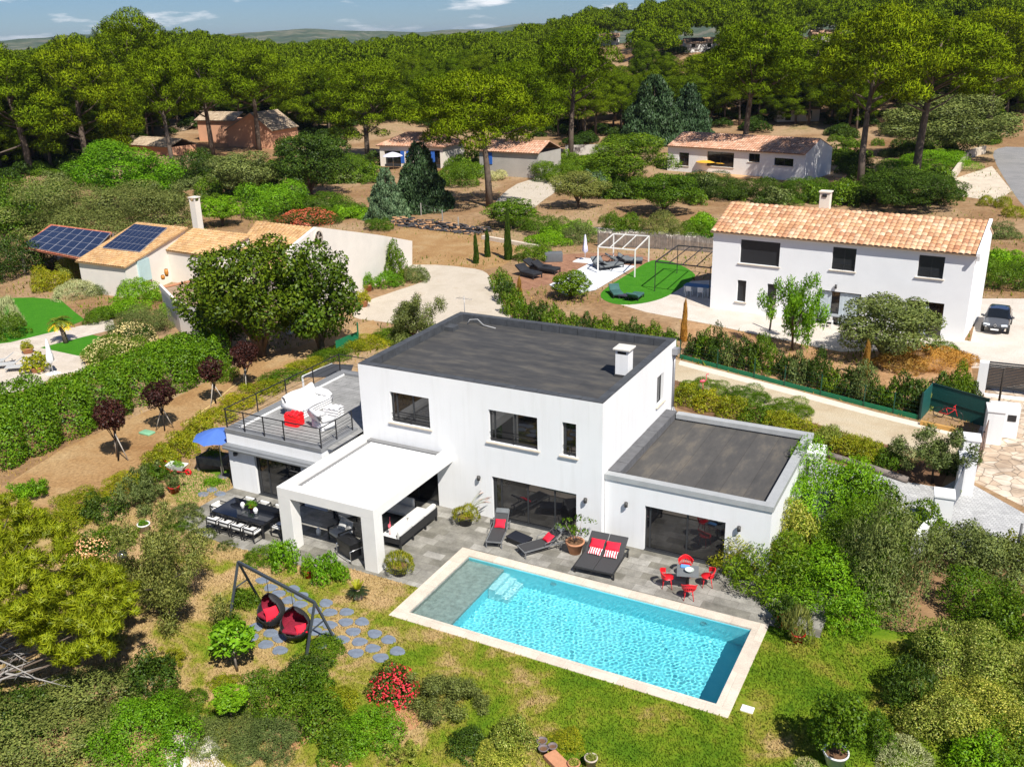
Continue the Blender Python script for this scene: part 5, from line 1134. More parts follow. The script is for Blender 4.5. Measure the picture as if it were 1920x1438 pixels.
# ---- shrubs: centre, foot, top, width in the picture, then what it looks like
SH = [
 (170, 455, 345, 250, L_OLIVE, 'wide olive-green thicket above the solar panels', .3, 'bush'), (40, 440, 330, 150, L_MID, 'yellowish green thicket on the left edge above the panels', .3, 'bush'),
 (20, 530, 440, 110, L_DARK, 'dark evergreen shrub left of the carport roof', .2, 'bush'), (520, 415, 340, 120, L_BRIGHT, 'bright green shrub above the skylight roof', .24, 'bush'),
 (600, 405, 362, 105, L_MID, 'yellow-green shrub mound left of the silver spruce', .2, 'bush'), (662, 408, 378, 62, L_MID, 'low shrub at the foot of the silver spruce', .2, 'bush'),
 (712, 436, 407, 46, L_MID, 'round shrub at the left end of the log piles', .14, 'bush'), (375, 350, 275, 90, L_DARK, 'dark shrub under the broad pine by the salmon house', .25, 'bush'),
 (425, 345, 290, 80, L_GREY, 'grey-green shrub under the salmon gable', .24, 'bush'), (660, 330, 285, 75, L_MID, 'round green shrub left of the blue-shuttered house', .24, 'bush'),
 (860, 355, 305, 80, L_MID, 'green shrub at the corner of the blue-shuttered house', .2, 'bush'), (930, 340, 318, 42, L_SILV, 'small pale silvery shrub by the sandy track', .14, 'bush'),
 (1020, 445, 398, 90, L_MID, 'yellow-green shrub between the fruit tree and the gazebo', .18, 'bush'), (1040, 345, 300, 90, L_MID, 'round fresh shrub by the sandy court', .22, 'bush'),
 (1120, 330, 285, 80, L_BRIGHT, 'bright shrub left of the wide fresh-green tree', .22, 'bush'), (1110, 370, 320, 60, L_BLUE, 'bluish shrub beside the grey-green olive', .18, 'bush'),
 (1340, 378, 325, 120, L_DARK, 'dark clipped hedge piece in front of the bungalow patio', .2, 'bush'), (1295, 372, 322, 80, L_DARK, 'dark hedge piece at the left corner of the bungalow', .2, 'bush'),
 (1425, 382, 328, 100, L_DARK, 'dark shrub below the bungalow pine trunk', .2, 'bush'), (1500, 385, 330, 110, L_MID, 'green shrub before the right end of the bungalow', .2, 'bush'),
 (1575, 385, 345, 100, L_DARK, 'dark shrub right of the bungalow behind the chimney', .2, 'bush'), (1640, 388, 345, 100, L_DARK, 'dark shrub at the foot of the forked pine', .2, 'bush'),
 (1745, 322, 285, 120, L_BRIGHT, 'bright ground shrub below the roadside wall', .24, 'bush'), (1690, 335, 300, 80, L_BRIGHT, 'bright shrub between the dark pine trunks', .24, 'bush'),
 (1150, 438, 398, 55, L_MID, 'feathery left one of two tamarisks behind the gazebo', .14, 'loose'), (1180, 438, 395, 45, L_MID, 'feathery right one of two tamarisks behind the gazebo', .14, 'loose'),
 (1238, 446, 402, 75, L_OLIVE, 'airy grey-green shrub right of the tamarisks', .14, 'loose'), (1300, 444, 414, 66, L_MID, 'leafy shrub beside the brushwood fence end', .16, 'bush'),
 (1345, 452, 420, 50, L_BRIGHT, 'small bright shrub behind the left house corner', .16, 'bush'), (1085, 462, 420, 70, L_GREY, 'grey shrub behind the closed lilac parasol', .14, 'loose'),
 (1030, 468, 432, 70, L_BRIGHT, 'bright shrub at the far end of the wood deck', .16, 'bush'), (1000, 495, 455, 70, L_MID, 'leafy shrub beside the black deck loungers', .16, 'bush'),
 (1690, 262, 225, 70, L_GREY, 'grey shrub below the oak', .24, 'bush'), (1870, 450, 420, 60, L_GREY, 'sparse grey shrub on the dirt right of the tiled roof', .16, 'loose'),
 (1890, 550, 490, 90, L_MID, 'leafy green shrub behind the parked car', .16, 'bush'), (1848, 388, 368, 26, L_YEL, 'left of three dry tufts by the road', .12, 'spiky'), (1880, 392, 370, 26, L_YEL, 'middle of three dry tufts by the road', .12, 'spiky'), (1900, 410, 388, 32, L_YEL, 'right of three dry tufts by the road', .12, 'spiky'),
 # gravel court and left house
 (742, 528, 458, 40, L_MID, 'tall climbing shrub against the white gable wall', .14, 'bush'), (725, 545, 505, 50, L_BRIGHT, 'light green shrub below the climbing shrub', .14, 'loose'), (780, 533, 496, 42, L_GREY, 'round brownish clipped shrub by the gravel court', .08, 'bush'),
 (690, 660, 625, 70, L_YEL, 'yellow-green shrub behind the villa roof edge', .12, 'loose'), (740, 650, 615, 80, L_MID, 'fresh green shrub under the airy olive', .12, 'loose'),
 (150, 525, 480, 70, L_VAR, 'round yellowish shrub beside the carport', .12, 'bush'), (95, 550, 505, 60, L_YEL, 'yellow shrub with spiky base at the lawn end', .12, 'loose'), (145, 565, 525, 70, L_SILV, 'silvery soft shrub at the corner of the small lawn', .1, 'spiky'),
 (205, 552, 512, 80, L_DARK, 'dark rounded shrub under the solar wing', .14, 'bush'), (262, 575, 522, 70, L_BRIGHT, 'bright shrub against the low white wall', .14, 'bush'), (230, 600, 560, 75, L_BRIGHT, 'lime shrub below the shutters', .14, 'bush'),
 (190, 608, 575, 55, L_MID, 'low green mound beside the pale path', .12, 'bush'), (265, 640, 580, 110, L_GREY, 'grey-green shrub left of the buttress wall', .12, 'loose'), (330, 600, 555, 40, L_BRIGHT, 'narrow bright shrub at the top of the buttress wall', .12, 'loose'),
 (15, 640, 590, 60, L_MID, 'round green shrub on the left picture edge by the lawn', .12, 'bush'), (20, 620, 560, 40, L_SILV, 'silvery shrub on the left picture edge', .12, 'spiky'), (330, 692, 630, 100, L_BRIGHT, 'clipped bright mound above the big hedge', .14, 'bush'), (400, 690, 655, 40, L_BRIGHT, 'small bright shrub beside the purple plums', .12, 'bush'),
 (425, 720, 680, 45, L_MID, 'leafy shrub at the end of the big hedge', .12, 'bush'),
 # along the dry path, villa side
 (300, 890, 838, 60, L_YEL, 'yellow-green bamboo clump at the raised planter', .12, 'loose'), (335, 868, 812, 66, L_YEL, 'yellow-green bamboo clump left of the blue parasol', .12, 'loose'), (372, 835, 785, 66, L_YEL, 'yellow-green bamboo clump behind the blue parasol', .12, 'loose'), (408, 800, 762, 62, L_YEL, 'yellow-green bamboo clump at the terrace front corner', .12, 'loose'),
 (450, 770, 735, 66, L_YEL, 'fifth bamboo clump from the planter along the terrace side', .12, 'loose'), (490, 745, 712, 66, L_YEL, 'sixth bamboo clump from the planter along the terrace side', .12, 'loose'), (530, 725, 695, 66, L_MID, 'greener bamboo clump midway along the terrace side', .12, 'loose'), (575, 703, 672, 66, L_YEL, 'eighth bamboo clump from the planter along the terrace side', .12, 'loose'), (620, 685, 650, 70, L_MID, 'green bamboo clump by the lean-to roof', .12, 'loose'), (660, 668, 635, 66, L_YEL, 'bamboo clump at the far terrace corner', .12, 'loose'),
 (60, 945, 900, 50, L_BRIGHT, 'thin bright sapling standing on the dry path', .12, 'airy'), (150, 965, 918, 80, L_YEL, 'yellowish shrub at the path edge above the dark laurel', .1, 'loose'), (195, 985, 925, 70, L_DARK, 'dark laurel in the middle of the left border', .12, 'bush'), (235, 935, 885, 80, L_YEL, 'yellow-green shrub right of the path bend', .1, 'loose'),
 (275, 960, 895, 70, L_GREY, 'twiggy dull shrub above the white pot', .1, 'airy'), (285, 915, 870, 60, L_MID, 'green shrub by the red pot', .1, 'loose'), (215, 1035, 985, 70, L_MID, 'round green bush left of the white pot', .1, 'bush'), (110, 1010, 950, 90, L_YEL, 'lime shrub behind the pink oleander', .1, 'bush'), (400, 915, 893, 34, L_BRIGHT, 'small lime shrub at the white house corner', .09, 'loose'),
 (345, 995, 968, 60, L_GREY, 'lavender tuft at the terrace corner', .08, 'spiky'), (330, 1010, 985, 50, L_MID, 'grassy tuft just below the terrace corner', .08, 'spiky'), (375, 1022, 1003, 50, L_GREY, 'second lavender tuft along the terrace edge', .08, 'spiky'), (425, 1036, 1015, 34, L_GREY, 'third lavender tuft along the terrace edge', .08, 'spiky'), (350, 975, 945, 50, L_GREY, 'lavender tuft beside the dining set', .08, 'spiky'),
 (493, 1065, 1035, 62, L_MID, 'low ferny shrub at the terrace front', .09, 'loose'), (533, 1080, 1015, 54, L_BRIGHT, 'round glossy bush before the pergola column', .1, 'bush'), (612, 1102, 1040, 52, L_BRIGHT, 'upright glossy bush beside the red flower pot', .1, 'bush'), (640, 1096, 1055, 30, L_BRIGHT, 'narrow glossy bush right of the upright one', .1, 'bush'),
 # front garden
 (460, 1150, 1100, 40, L_MID, 'climbing shrub at the foot of the swing frame', .09, 'loose'), (430, 1190, 1150, 44, L_MID, 'low shrub left of the swing chairs', .09, 'loose'),
 (612, 1245, 1203, 72, L_MID, 'flat low shrub at the near swing leg', .08, 'bush'), (575, 1290, 1225, 75, L_DARK, 'dark green shrub behind the garden bushes', .09, 'bush'), (510, 1365, 1262, 95, L_MID, 'mid-green bush left in the front row of bushes', .09, 'bush'), (575, 1330, 1250, 75, L_MID, 'second bush of the front row', .09, 'bush'),
 (610, 1395, 1305, 95, L_MID, 'third bush of the front row', .09, 'bush'), (690, 1425, 1330, 100, L_BRIGHT, 'brightest bush of the front row with yellow tips', .09, 'bush'), (640, 1440, 1370, 70, L_MID, 'small bush in front of the brightest one', .09, 'bush'), (640, 1340, 1290, 60, L_YEL, 'thin yellow shrub behind the front bushes', .08, 'loose'),
 (842, 1365, 1262, 118, L_GREY, 'large loose grassy olive shrub right of the crimson oleander', .09, 'airy'), (500, 1438, 1350, 120, L_GREY, 'grey rosemary mound in the front border', .06, 'loose'), (430, 1420, 1350, 110, L_GREY, 'rosemary with reddish twigs left in the front border', .06, 'loose'), (420, 1300, 1270, 50, L_YEL, 'yellow low shrub beside the standard tree', .07, 'loose'),
 (880, 1430, 1365, 70, L_DARK, 'dark shrub at the lower edge left of the potted group', .08, 'bush'), (960, 1425, 1350, 70, L_VAR, 'variegated shrub left of the pots', .07, 'bush'), (940, 1460, 1390, 90, L_VAR, 'pale variegated shrub at the bottom edge', .07, 'bush'), (760, 1440, 1395, 50, L_VAR, 'small variegated seedling shrub by the bark patch', .07, 'airy'), (1060, 1420, 1375, 62, L_YEL, 'yellow-leaved shrub behind the terracotta pots', .06, 'loose'),
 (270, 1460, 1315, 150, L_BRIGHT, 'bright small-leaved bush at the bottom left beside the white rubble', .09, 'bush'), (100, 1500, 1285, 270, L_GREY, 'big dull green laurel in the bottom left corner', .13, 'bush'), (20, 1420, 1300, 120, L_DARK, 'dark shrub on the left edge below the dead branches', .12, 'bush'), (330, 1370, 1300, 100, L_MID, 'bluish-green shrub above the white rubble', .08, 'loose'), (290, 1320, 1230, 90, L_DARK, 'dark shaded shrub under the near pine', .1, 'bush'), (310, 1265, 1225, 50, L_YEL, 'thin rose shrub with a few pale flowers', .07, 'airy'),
 # right of the house
 (1545, 1030, 845, 190, L_BRIGHT, 'tall oleander with long narrow leaves against the garage wing', .16, 'loose'), (1610, 1020, 880, 120, L_MID, 'tall green oleander overhanging the paved drive', .16, 'loose'), (1465, 1060, 925, 130, L_VAR, 'pale-leaved oleander right of the garage door', .15, 'loose'), (1405, 1095, 990, 120, L_YEL, 'yellow-green shrub beside the red chair set', .12, 'loose'),
 (1450, 1140, 1005, 150, L_MID, 'bright green shrub over the end of the terrace', .12, 'loose'), (1555, 1185, 1030, 190, L_BRIGHT, 'vivid green shrub behind the two red pots', .12, 'loose'), (1655, 1175, 975, 150, L_GREY, 'fine grey-green olive bush at the lawn bend', .09, 'loose'), (1600, 1110, 950, 150, L_MID, 'green shrub behind the olive bush', .12, 'loose'), (1595, 1195, 1115, 80, L_BRIGHT, 'low vivid shrub at the lawn edge', .1, 'loose'),
 (1730, 1035, 950, 75, L_MID, 'fresh green shrub at the foot of the gate wall', .12, 'bush'), (1790, 1090, 985, 120, L_GREY, 'dull green shrub mass along the paved drive', .12, 'bush'), (1870, 1110, 1000, 120, L_GREY, 'dull green shrub by the grey post at the right edge', .12, 'bush'), (1905, 1070, 1005, 60, L_YEL, 'yellowish shrub on the right edge by the drive', .12, 'bush'), (1830, 1190, 1080, 120, L_MID, 'green shrub in the middle of the right border', .1, 'bush'), (1900, 1230, 1110, 110, L_MID, 'green shrub at the right edge of the border', .1, 'bush'),
 (1800, 1300, 1170, 140, L_VAR, 'big pale-leaved shrub at the turn of the right border', .09, 'bush'), (1890, 1340, 1210, 130, L_VAR, 'big pale-leaved shrub on the right edge', .09, 'bush'), (1830, 1420, 1290, 150, L_VAR, 'big pale-leaved shrub low in the right border', .09, 'bush'), (1760, 1400, 1290, 110, L_VAR, 'pale yellowish shrub behind the silver mound', .09, 'bush'), (1900, 1470, 1360, 120, L_MID, 'green shrub in the bottom right corner', .09, 'bush'), (1840, 1480, 1390, 90, L_BRIGHT, 'small fresh shrub at the bottom edge right', .09, 'bush'),
 (1700, 1345, 1240, 80, L_DARK, 'dark twiggy shrub where the lawn meets the right border', .1, 'loose'), (1745, 1260, 1185, 60, L_DARK, 'dark shrub at the shaded border turn', .1, 'bush'), (1640, 1420, 1345, 60, L_MID, 'round green shrub right of the pale pot', .08, 'bush'), (1788, 1290, 1240, 58, L_SILV, 'silver santolina between the pale shrubs', .07, 'spiky'), (1690, 1460, 1385, 90, L_SILV, 'large silver santolina at the bottom edge', .07, 'spiky'), (1515, 1455, 1425, 40, L_SILV, 'small silver tuft at the bottom edge', .06, 'spiky'),
 # planting bed by the garage wing
 (1290, 765, 718, 60, L_YEL, 'yellow-green shrub behind the villa downpipe', .1, 'loose'), (1330, 775, 730, 60, L_YEL, 'shrub with the pink flamingo ornament in the garage bed', .1, 'loose'), (1375, 790, 742, 60, L_YEL, 'third shrub of the garage bed', .1, 'loose'), (1420, 800, 755, 60, L_MID, 'greener fourth shrub of the garage bed', .1, 'loose'), (1465, 815, 768, 60, L_YEL, 'fifth shrub of the garage bed', .1, 'loose'), (1510, 830, 785, 60, L_YEL, 'sixth shrub of the garage bed', .1, 'loose'), (1550, 848, 795, 60, L_VAR, 'pale shrub of the bed behind the log edging', .1, 'loose'), (1590, 862, 810, 60, L_YEL, 'orange-yellow shrub of the bed behind the log edging', .1, 'loose'), (1625, 875, 820, 56, L_YEL, 'bronze-yellow shrub at the right end of the log edging', .1, 'loose'), (1668, 890, 840, 50, L_MID, 'low green shrub beside the lavender in the bed', .1, 'bush'), (1690, 870, 835, 50, L_SILV, 'lavender with grey flower spikes in the bed', .08, 'spiky'), (1790, 895, 855, 50, L_DARK, 'dark shrub in the shade of the gate pillar', .1, 'bush'),
 (1320, 745, 722, 70, L_MID, 'low clipped green edging left of the flamingo', .08, 'bush'), (1400, 766, 742, 80, L_MID, 'low clipped green edging along the drive', .08, 'bush'), (1480, 790, 768, 80, L_MID, 'low clipped green edging at the right end', .08, 'bush'),
 # right house front
 (1765, 668, 640, 50, L_MID, 'green weed clump at the white house corner', .1, 'spiky'), (1745, 700, 660, 110, L_DRY, 'mound of orange dry grass left of the white house corner', .12, 'spiky'), (1800, 690, 660, 60, L_DRY, 'small mound of dry grass beside the gravel drive', .12, 'spiky'), (1690, 705, 680, 90, L_DRY, 'low dry grass beneath the round olive', .12, 'spiky'),
]
for u, vb, vt, w, mat, lab, lf, kd in SH: bush(u, vb, vt, w*1.18, mat, lab, leaf=lf, kind=kd)
# flowering shrubs
for u, vb, vt, w, mat, fm, lab, lf in ((740, 1330, 1250, 94, L_DARK, F_RED, 'rounded oleander covered in crimson blossom on the lawn', .09), (165, 1065, 1005, 80, L_MID, F_PINK, 'pink-flowering oleander left of the glass ball', .09), (575, 428, 396, 115, L_DARK, F_CORAL, 'coral-red flowering oleander above the skylight roof', .18),
        (215, 690, 632, 110, L_MID, F_CREAM, 'tall pale pink oleander above the big hedge', .13), (250, 665, 605, 90, L_DARK, F_CREAM, 'pale pink oleander behind the closed white parasol', .13), (250, 720, 675, 90, L_YEL, F_CREAM, 'low oleander with faded pink bloom at the terrace edge', .12), (130, 748, 705, 100, L_YEL, F_CREAM, 'second pale-blooming oleander along the neighbour terrace', .12), (60, 775, 735, 90, L_YEL, F_CREAM, 'third pale-blooming oleander along the neighbour terrace', .12), (5, 800, 755, 80, L_YEL, F_CREAM, 'pale-blooming oleander on the left picture edge', .12)):
    bush(u, vb, vt, w, mat, lab, leaf=lf, flower=fm, name='oleander', cat='oleander')
# ---- the drive hedge and the fence row: one shrub after another
row1 = [(940, 548), (948, 570), (962, 592), (985, 605), (1012, 612), (1040, 622), (1070, 630), (1100, 636), (1130, 641), (1160, 646), (1190, 650), (1220, 655), (1250, 660)]
for k, (u, v) in enumerate(row1): bush(u, v+2, v-44-4*(k % 3), 44, (L_MID, L_DARK, L_MID)[k % 3], f'{ORD[k]} shrub from the gravel court in the hedge behind the villa', leaf=.13, name='hedge_shrub', cat='shrub', group='shrubs of the hedge behind the villa')
row2 = [(1305, 672), (1328, 680), (1352, 688), (1376, 692), (1402, 700), (1430, 706), (1468, 712), (1498, 724), (1528, 732), (1556, 742), (1586, 750), (1614, 758), (1642, 766), (1672, 772), (1700, 780), (1728, 770), (1758, 766), (1788, 760), (1812, 756)]
for k, (u, v) in enumerate(row2): bush(u, v, v-48-12*((k*7) % 3), 42+8*(k % 3), (L_DARK, L_MID, L_DARK, L_GREY)[k % 4], f'{ORD[k]} shrub from the villa in the row along the green drive fence', leaf=.12, name='fence_shrub', cat='shrub', group='shrubs of the row along the drive fence')
# ---- the big neighbour hedge, one clipped mass
hp = [(-40, 850, 66), (10, 836, 62), (60, 816, 60), (110, 794, 58), (155, 776, 56), (200, 756, 54), (245, 736, 50), (285, 722, 48), (325, 704, 46), (360, 692, 40), (395, 690, 32), (-10, 870, 50), (60, 842, 44), (130, 812, 42), (200, 780, 38), (265, 752, 36), (330, 728, 34), (385, 710, 26), (-30, 815, 55), (40, 790, 50)]
hr = thing('hedge', G(170, 790), 'long thick bright green clipped hedge along the dry path', 'hedge'); cl = []
for u, v, r in hp:
    p = G(u, v); m = r*dist(p)/CF; cl.append((p.x-hr.location.x, p.y-hr.location.y, .75, m, m, 1.75))
    cl.append((p.x-hr.location.x+.6, p.y-hr.location.y+.5, 1.1, m*.6, m*.6, 1.75))
withmat(leafmesh('foliage', cl,   .75, .14, .08, 77, mode='mix', up=.5, jit=.75, shell=(.86, 1.06), under=-.4), 'foliage', leafm('hedge_leaves', (.06, .15, .01), (.16, .28, .015), .35, .015), hr)
# ---- near pine at the left edge with its dead branches
npin = [(20, 1000, 4.2, .8), (75, 985, 4.2, .75), (130, 1020, 3.8, .6), (15, 1085, 4.6, .9), (70, 1065, 4.6, .8), (120, 1090, 3.9, .7), (175, 1085, 3.5, .75), (215, 1075, 3.3, .6), (150, 1130, 3.5, .75), (205, 1125, 3.2, .7), (110, 1165, 3.3, .7), (170, 1175, 3.0, .6), (130, 1215, 2.8, .5), (55, 1130, 4.4, .7), (-30, 1040, 5, 1.0), (-60, 1120, 5, 1.0), (20, 955, 4.0, .7), (100, 1120, 3.8, .6), (60, 1190, 3.3, .45), (150, 1225, 2.6, .4), (190, 1210, 2.6, .45), (235, 1100, 3.0, .4), (220, 1150, 2.9, .4), (-20, 1160, 4.4, .7)]
base = G(-150, 1420); np_r = thing('pine_tree', base, 'near pine with yellow-green needles and bare grey branches at the left edge', 'pine tree'); cl = []
rp = random.Random(8); br = MB(); bl = base
trunk_top = G(-120, 1100, 5.0)
for u, v, z, r in npin:
    p = G(u, v, z)
    for q in range(9):
        o = Vector((rp.gauss(0, .55), rp.gauss(0, .55), rp.gauss(0, .32)))*r; s_ = r*rp.uniform(.3, .5); c = p-bl+o; cl.append((c.x, c.y, c.z, s_, s_, s_*.75))
    st = Vector((trunk_top.x, trunk_top.y, max(1.2, z-1.2)))-bl; e = p-bl; br.tube([st, st.lerp(e, .5)+Vector((0, 0, -.25)), e], [.06, .04, .015], 6)
withmat(leafmesh('needles', cl, 1.5, .24, .026, 55, mode='spike', up=.35, jit=.75, shell=(.35, 1.15), under=-.8, cull=.3, puff=.65), 'needles', L_PINEN, np_r)
br.tube([(0, 0, 0), ((trunk_top-bl)*.5).to_tuple(), (trunk_top-bl).to_tuple()], [.2, .16, .1], 8); br.build('trunk', BARK, np_r)
b = MB()
for p0, p1 in (((-40, 1235, 2.6), (72, 1165, 2.7)), ((-40, 1290, 1.9), (78, 1250, 1.9)), ((-30, 1225, 2.4), (75, 1275, 1.7)), ((-20, 1275, 1.8), (58, 1240, 2.0)), ((10, 1262, 1.9), (120, 1285, 1.2)), ((-30, 1180, 3.0), (40, 1168, 3.0)), ((-20, 1200, 2.7), (50, 1240, 2.2)), ((-10, 1230, 2.3), (60, 1225, 2.3))):
    a, c = G(*p0)-bl, G(*p1)-bl; b.tube([a, a.lerp(c, .5)+Vector((0, 0, .06)), c], [.04, .028, .01], 6)
    for k in range(7):
        s_ = a.lerp(c, rp.uniform(.3, .95)); b.tube([s_, s_+Vector((rp.gauss(0, .35), rp.gauss(0, .35), rp.gauss(0, .2)))], [.011, .004], 4)
b.build('dead_branch', M('dead_wood_grey', (.3, .28, .26), .95, .2, 5), np_r)

# ---- palms
def frond(b, o, az, L, el, drop, w, n=7):
    pts = []
    for i in range(n+1):
        t = i/n; r = L*t*math.cos(el)*(1-.15*t); z = L*t*math.sin(el)-drop*L*t*t; pts.append(Vector((o[0]+math.cos(az)*r, o[1]+math.sin(az)*r, o[2]+z)))
    sd_ = Vector((-math.sin(az), math.cos(az), 0))
    for i in range(1, n):
        for s in (1, -1):
            p = pts[i]; e = p+sd_*s*w*(1-.6*i/n)+(pts[i+1]-p)*1.1+Vector((0, 0, -.15*w)); b.add([p, pts[i+1], e+(pts[i+1]-p)*.5, e], [(0, 1, 2, 3)])
    for i in range(n): b.add([pts[i]-sd_*.012, pts[i]+sd_*.012, pts[i+1]+sd_*.008, pts[i+1]-sd_*.008], [(0, 1, 2, 3)])
def flat_leaf(name, c1, c2): return leafm(name, c1, c2, .3, .06)
cyc = thing('cycad', G(672, 1122), 'small sago palm with a stubby ringed trunk on the lawn by the terrace', 'sago palm')
b = MB(); b.lathe([(.13, 0), (.2, .05), (.17, .1), (.2, .15), (.17, .21), (.2, .26), (.16, .34), (.05, .4)], n=14); b.build('trunk', M('cycad_trunk', (.3, .22, .16), .9, .3, 9), cyc)
b = MB(); [frond(b, (0, 0, .36), k*.42, .55, rr.uniform(.15, .45), .35, .12, 9) for k in range(15)]; b.build('fronds', flat_leaf('cycad_dark', (.01, .025, .006), (.03, .05, .012)), cyc)
b = MB(); [frond(b, (0, 0, .38), k*.55, .55, rr.uniform(.8, 1.3), .2, .1, 9) for k in range(12)]; b.build('young_fronds', flat_leaf('cycad_young', (.25, .28, .01), (.36, .36, .02)), cyc)
plm = thing('palm_tree', G(124, 643), 'small fan palm with yellowing lower fronds on the neighbour lawn', 'palm tree')
b = MB(); b.tube([(0, 0, 0), (-.1, 0, .7), (-.25, 0, 1.7)], [.2, .17, .2], 10); b.build('trunk', BARK, plm)
b = MB(); [frond(b, (-.25, 0, 1.75), k*.5, 1.1, rr.uniform(.1, .9), .5, .35, 8) for k in range(15)]; b.build('fronds', flat_leaf('palm_green', (.05, .1, .01), (.13, .19, .02)), plm)
b = MB(); [frond(b, (-.25, 0, 1.65), k*.75, 1.1, -.1, .35, .3, 8) for k in range(9)]; b.build('dead_fronds', flat_leaf('palm_yellow', (.4, .32, .02), (.6, .45, .04)), plm)
# ================================================================ THINGS
BLK = M('black_frame', (.018, .018, .02), .45, .1, 4, .5)
SLING = M('charcoal_sling', (.05, .05, .052), .7, .12, 30, .3)
REDF = M('red_fabric', (.72, .02, .045), .8, .1, 6, .2)
REDP = M('red_plastic', (.68, .012, .02), .4, .06, 3, .5)
WPL = M('white_plastic', (.8, .8, .79), .5, .03)
WCUSH = M('white_cushion', (.7, .69, .66), .9, .06, 5, .2)
GCUSH = M('grey_cushion', (.4, .4, .39), .9, .08, 5, .2)
DGC = M('dark_grey_cushion', (.14, .15, .155), .9, .1, 5, .2)
BGL = M('black_glass_top', (.006, .008, .014), .04, .1, 1, .8)
TERRA = M('terracotta', (.5, .24, .13), .85, .12, 6, .2)
REDPOT = M('red_glazed_pot', (.5, .012, .015), .25, .1, 3, .6)
BPOT = M('black_ribbed_pot', (.025, .025, .028), .5, .15, 6)
WPOT = M('white_pot', (.74, .73, .7), .7, .06, 4)
POTSOIL = M('pot_soil', (.16, .09, .05), .95, .3, 12, .1)
STEEL = M('brushed_steel', (.5, .5, .5), .3, .05, 3, .5, metal=.8)
def obj(root, name, b, mat, loc=None, rz=0.0): return b.build(name, mat, root, loc, rz)
def cushion(b, c, sz, rz=0, rx=0): b.rbox(c, sz, rz, rx, 0, min(sz)*.42)

# ---- sun loungers
def lounger(loc, rz, label):
    r = thing('sun_lounger', loc, label, 'sun lounger', 'sun loungers on the stone terrace', rz); W = .33
    b = MB()
    for s in (-1, 1):
        b.bar((s*W, 0, .31), (s*W, 1.95, .31), .045, .05)
        for y in (.06, 1.75): b.bar((s*W, y, 0), (s*W, y, .30), .045)
        b.tube([(s*W, .95, .33), (s*W*1.12, 1.0, .5), (s*W*1.12, 1.35, .52), (s*W, 1.45, .36)], .018, 6)
        b.bar((s*W*.9, 1.25, .34), (s*W*.9, 1.95, .86), .03, .035)
    b.bar((-W, .02, .31), (W, .02, .31), .045); b.bar((-W*.9, 1.94, .86), (W*.9, 1.94, .86), .03); obj(r, 'frame', b, M('grey_lounger_metal', (.16, .165, .17), .4, .1, 4, .5))
    b = MB(); b.box(-W+.03, W-.03, .04, 1.27, .335, .355, .008); obj(r, 'seat', b, SLING)
    b = MB(); b.rbox((0, 1.6, .615), (2*W-.07, .88, .022), rx=math.atan2(.52, .7), b=.008); obj(r, 'backrest', b, SLING)
    b = MB(); b.rbox((0, 1.86, .845), (2*W-.08, .24, .07), rx=math.atan2(.52, .7), b=.03); obj(r, 'headrest', b, DGC)
    return r
l1 = lounger((-3.96, -2.36, .02), .28, 'charcoal sun lounger left of the low black table, foot towards the pool')
l2 = lounger((-2.66, -2.38, .02), -.62, 'charcoal sun lounger set askew between the low table and the terracotta pot')
def pillow(name, loc, sz, rz, rx, mat, label, group=None):
    b = MB()
    def f(u, v, s):
        x, y = (u-.5)*2, (v-.5)*2; t = (1-abs(x)**4)*(1-abs(y)**4)
        k = 1-.08*(1-abs(x*y)); return (x*sz[0]/2*k, y*sz[1]/2*k, s*sz[2]/2*max(0, t)**.6)
    b.grid(lambda u, v: f(u, v, 1), 12, 12); b.grid(lambda u, v: f(1-u, v, -1), 12, 12)
    o = b.build(name, mat); o.location = loc; o.rotation_euler = (rx, 0, rz); return tag(o, label, 'pillow', group)
def on(root, x, y, z):
    a = root.rotation_euler.z; return (root.location.x+x*math.cos(a)-y*math.sin(a), root.location.y+x*math.sin(a)+y*math.cos(a), root.location.z+z)
pillow('pillow', on(l1, 0, 1.33, .50), (.46, .42, .16), .28, .62, REDF, 'red pillow on the sun lounger left of the low table', 'red lounger pillows')
pillow('pillow', on(l2, 0, 1.33, .50), (.46, .42, .16), -.52, .62, REDF, 'red pillow on the askew sun lounger', 'red lounger pillows')
t = thing('side_table', (-3.2, -1.45, .02), 'low black table between the two sun loungers', 'low table', rz=-.25)
b = MB(); b.box(-.5, .5, -.33, .33, .24, .3, .012); obj(t, 'tabletop', b, M('dark_table_top', (.018, .02, .028), .35, .1, 2, .5)); b = MB(); b.box(-.46, .46, -.29, .29, .08, .235); obj(t, 'apron', b, BLK)
for sx in (-1, 1):
    for sy in (-1, 1): b = MB(); b.box(sx*.44-.03, sx*.44+.03, sy*.27-.03, sy*.27+.03, 0, .23); obj(t, 'leg', b, BLK)
d = thing('daybed', (.72, -2.58, .02), 'wide charcoal double daybed with raised back beside the pool', 'daybed', rz=.06)
b = MB(); W = .82
for s in (-1, 1): b.bar((s*W, 0, .3), (s*W, 2.1, .3), .06, .05)
for y in (0, 2.1): b.bar((-W, y, .3), (W, y, .3), .06, .05)
obj(d, 'frame', b, BLK)
for sx in (-1, 1):
    for y in (.08, 1.95): b = MB(); b.box(sx*W-.035, sx*W+.035, y-.035, y+.035, 0, .28); obj(d, 'leg', b, BLK)
for s in (-1, 1): b = MB(); b.rbox((s*W/2, .62, .335), (W-.02, 1.26, .05), b=.02); obj(d, 'seat', b, SLING)
for s in (-1, 1): b = MB(); b.rbox((s*W/2, 1.66, .6), (W-.02, 1.0, .05), rx=.56, b=.02); obj(d, 'backrest', b, SLING)
STRM, st, sb = newmat('red_white_stripes')
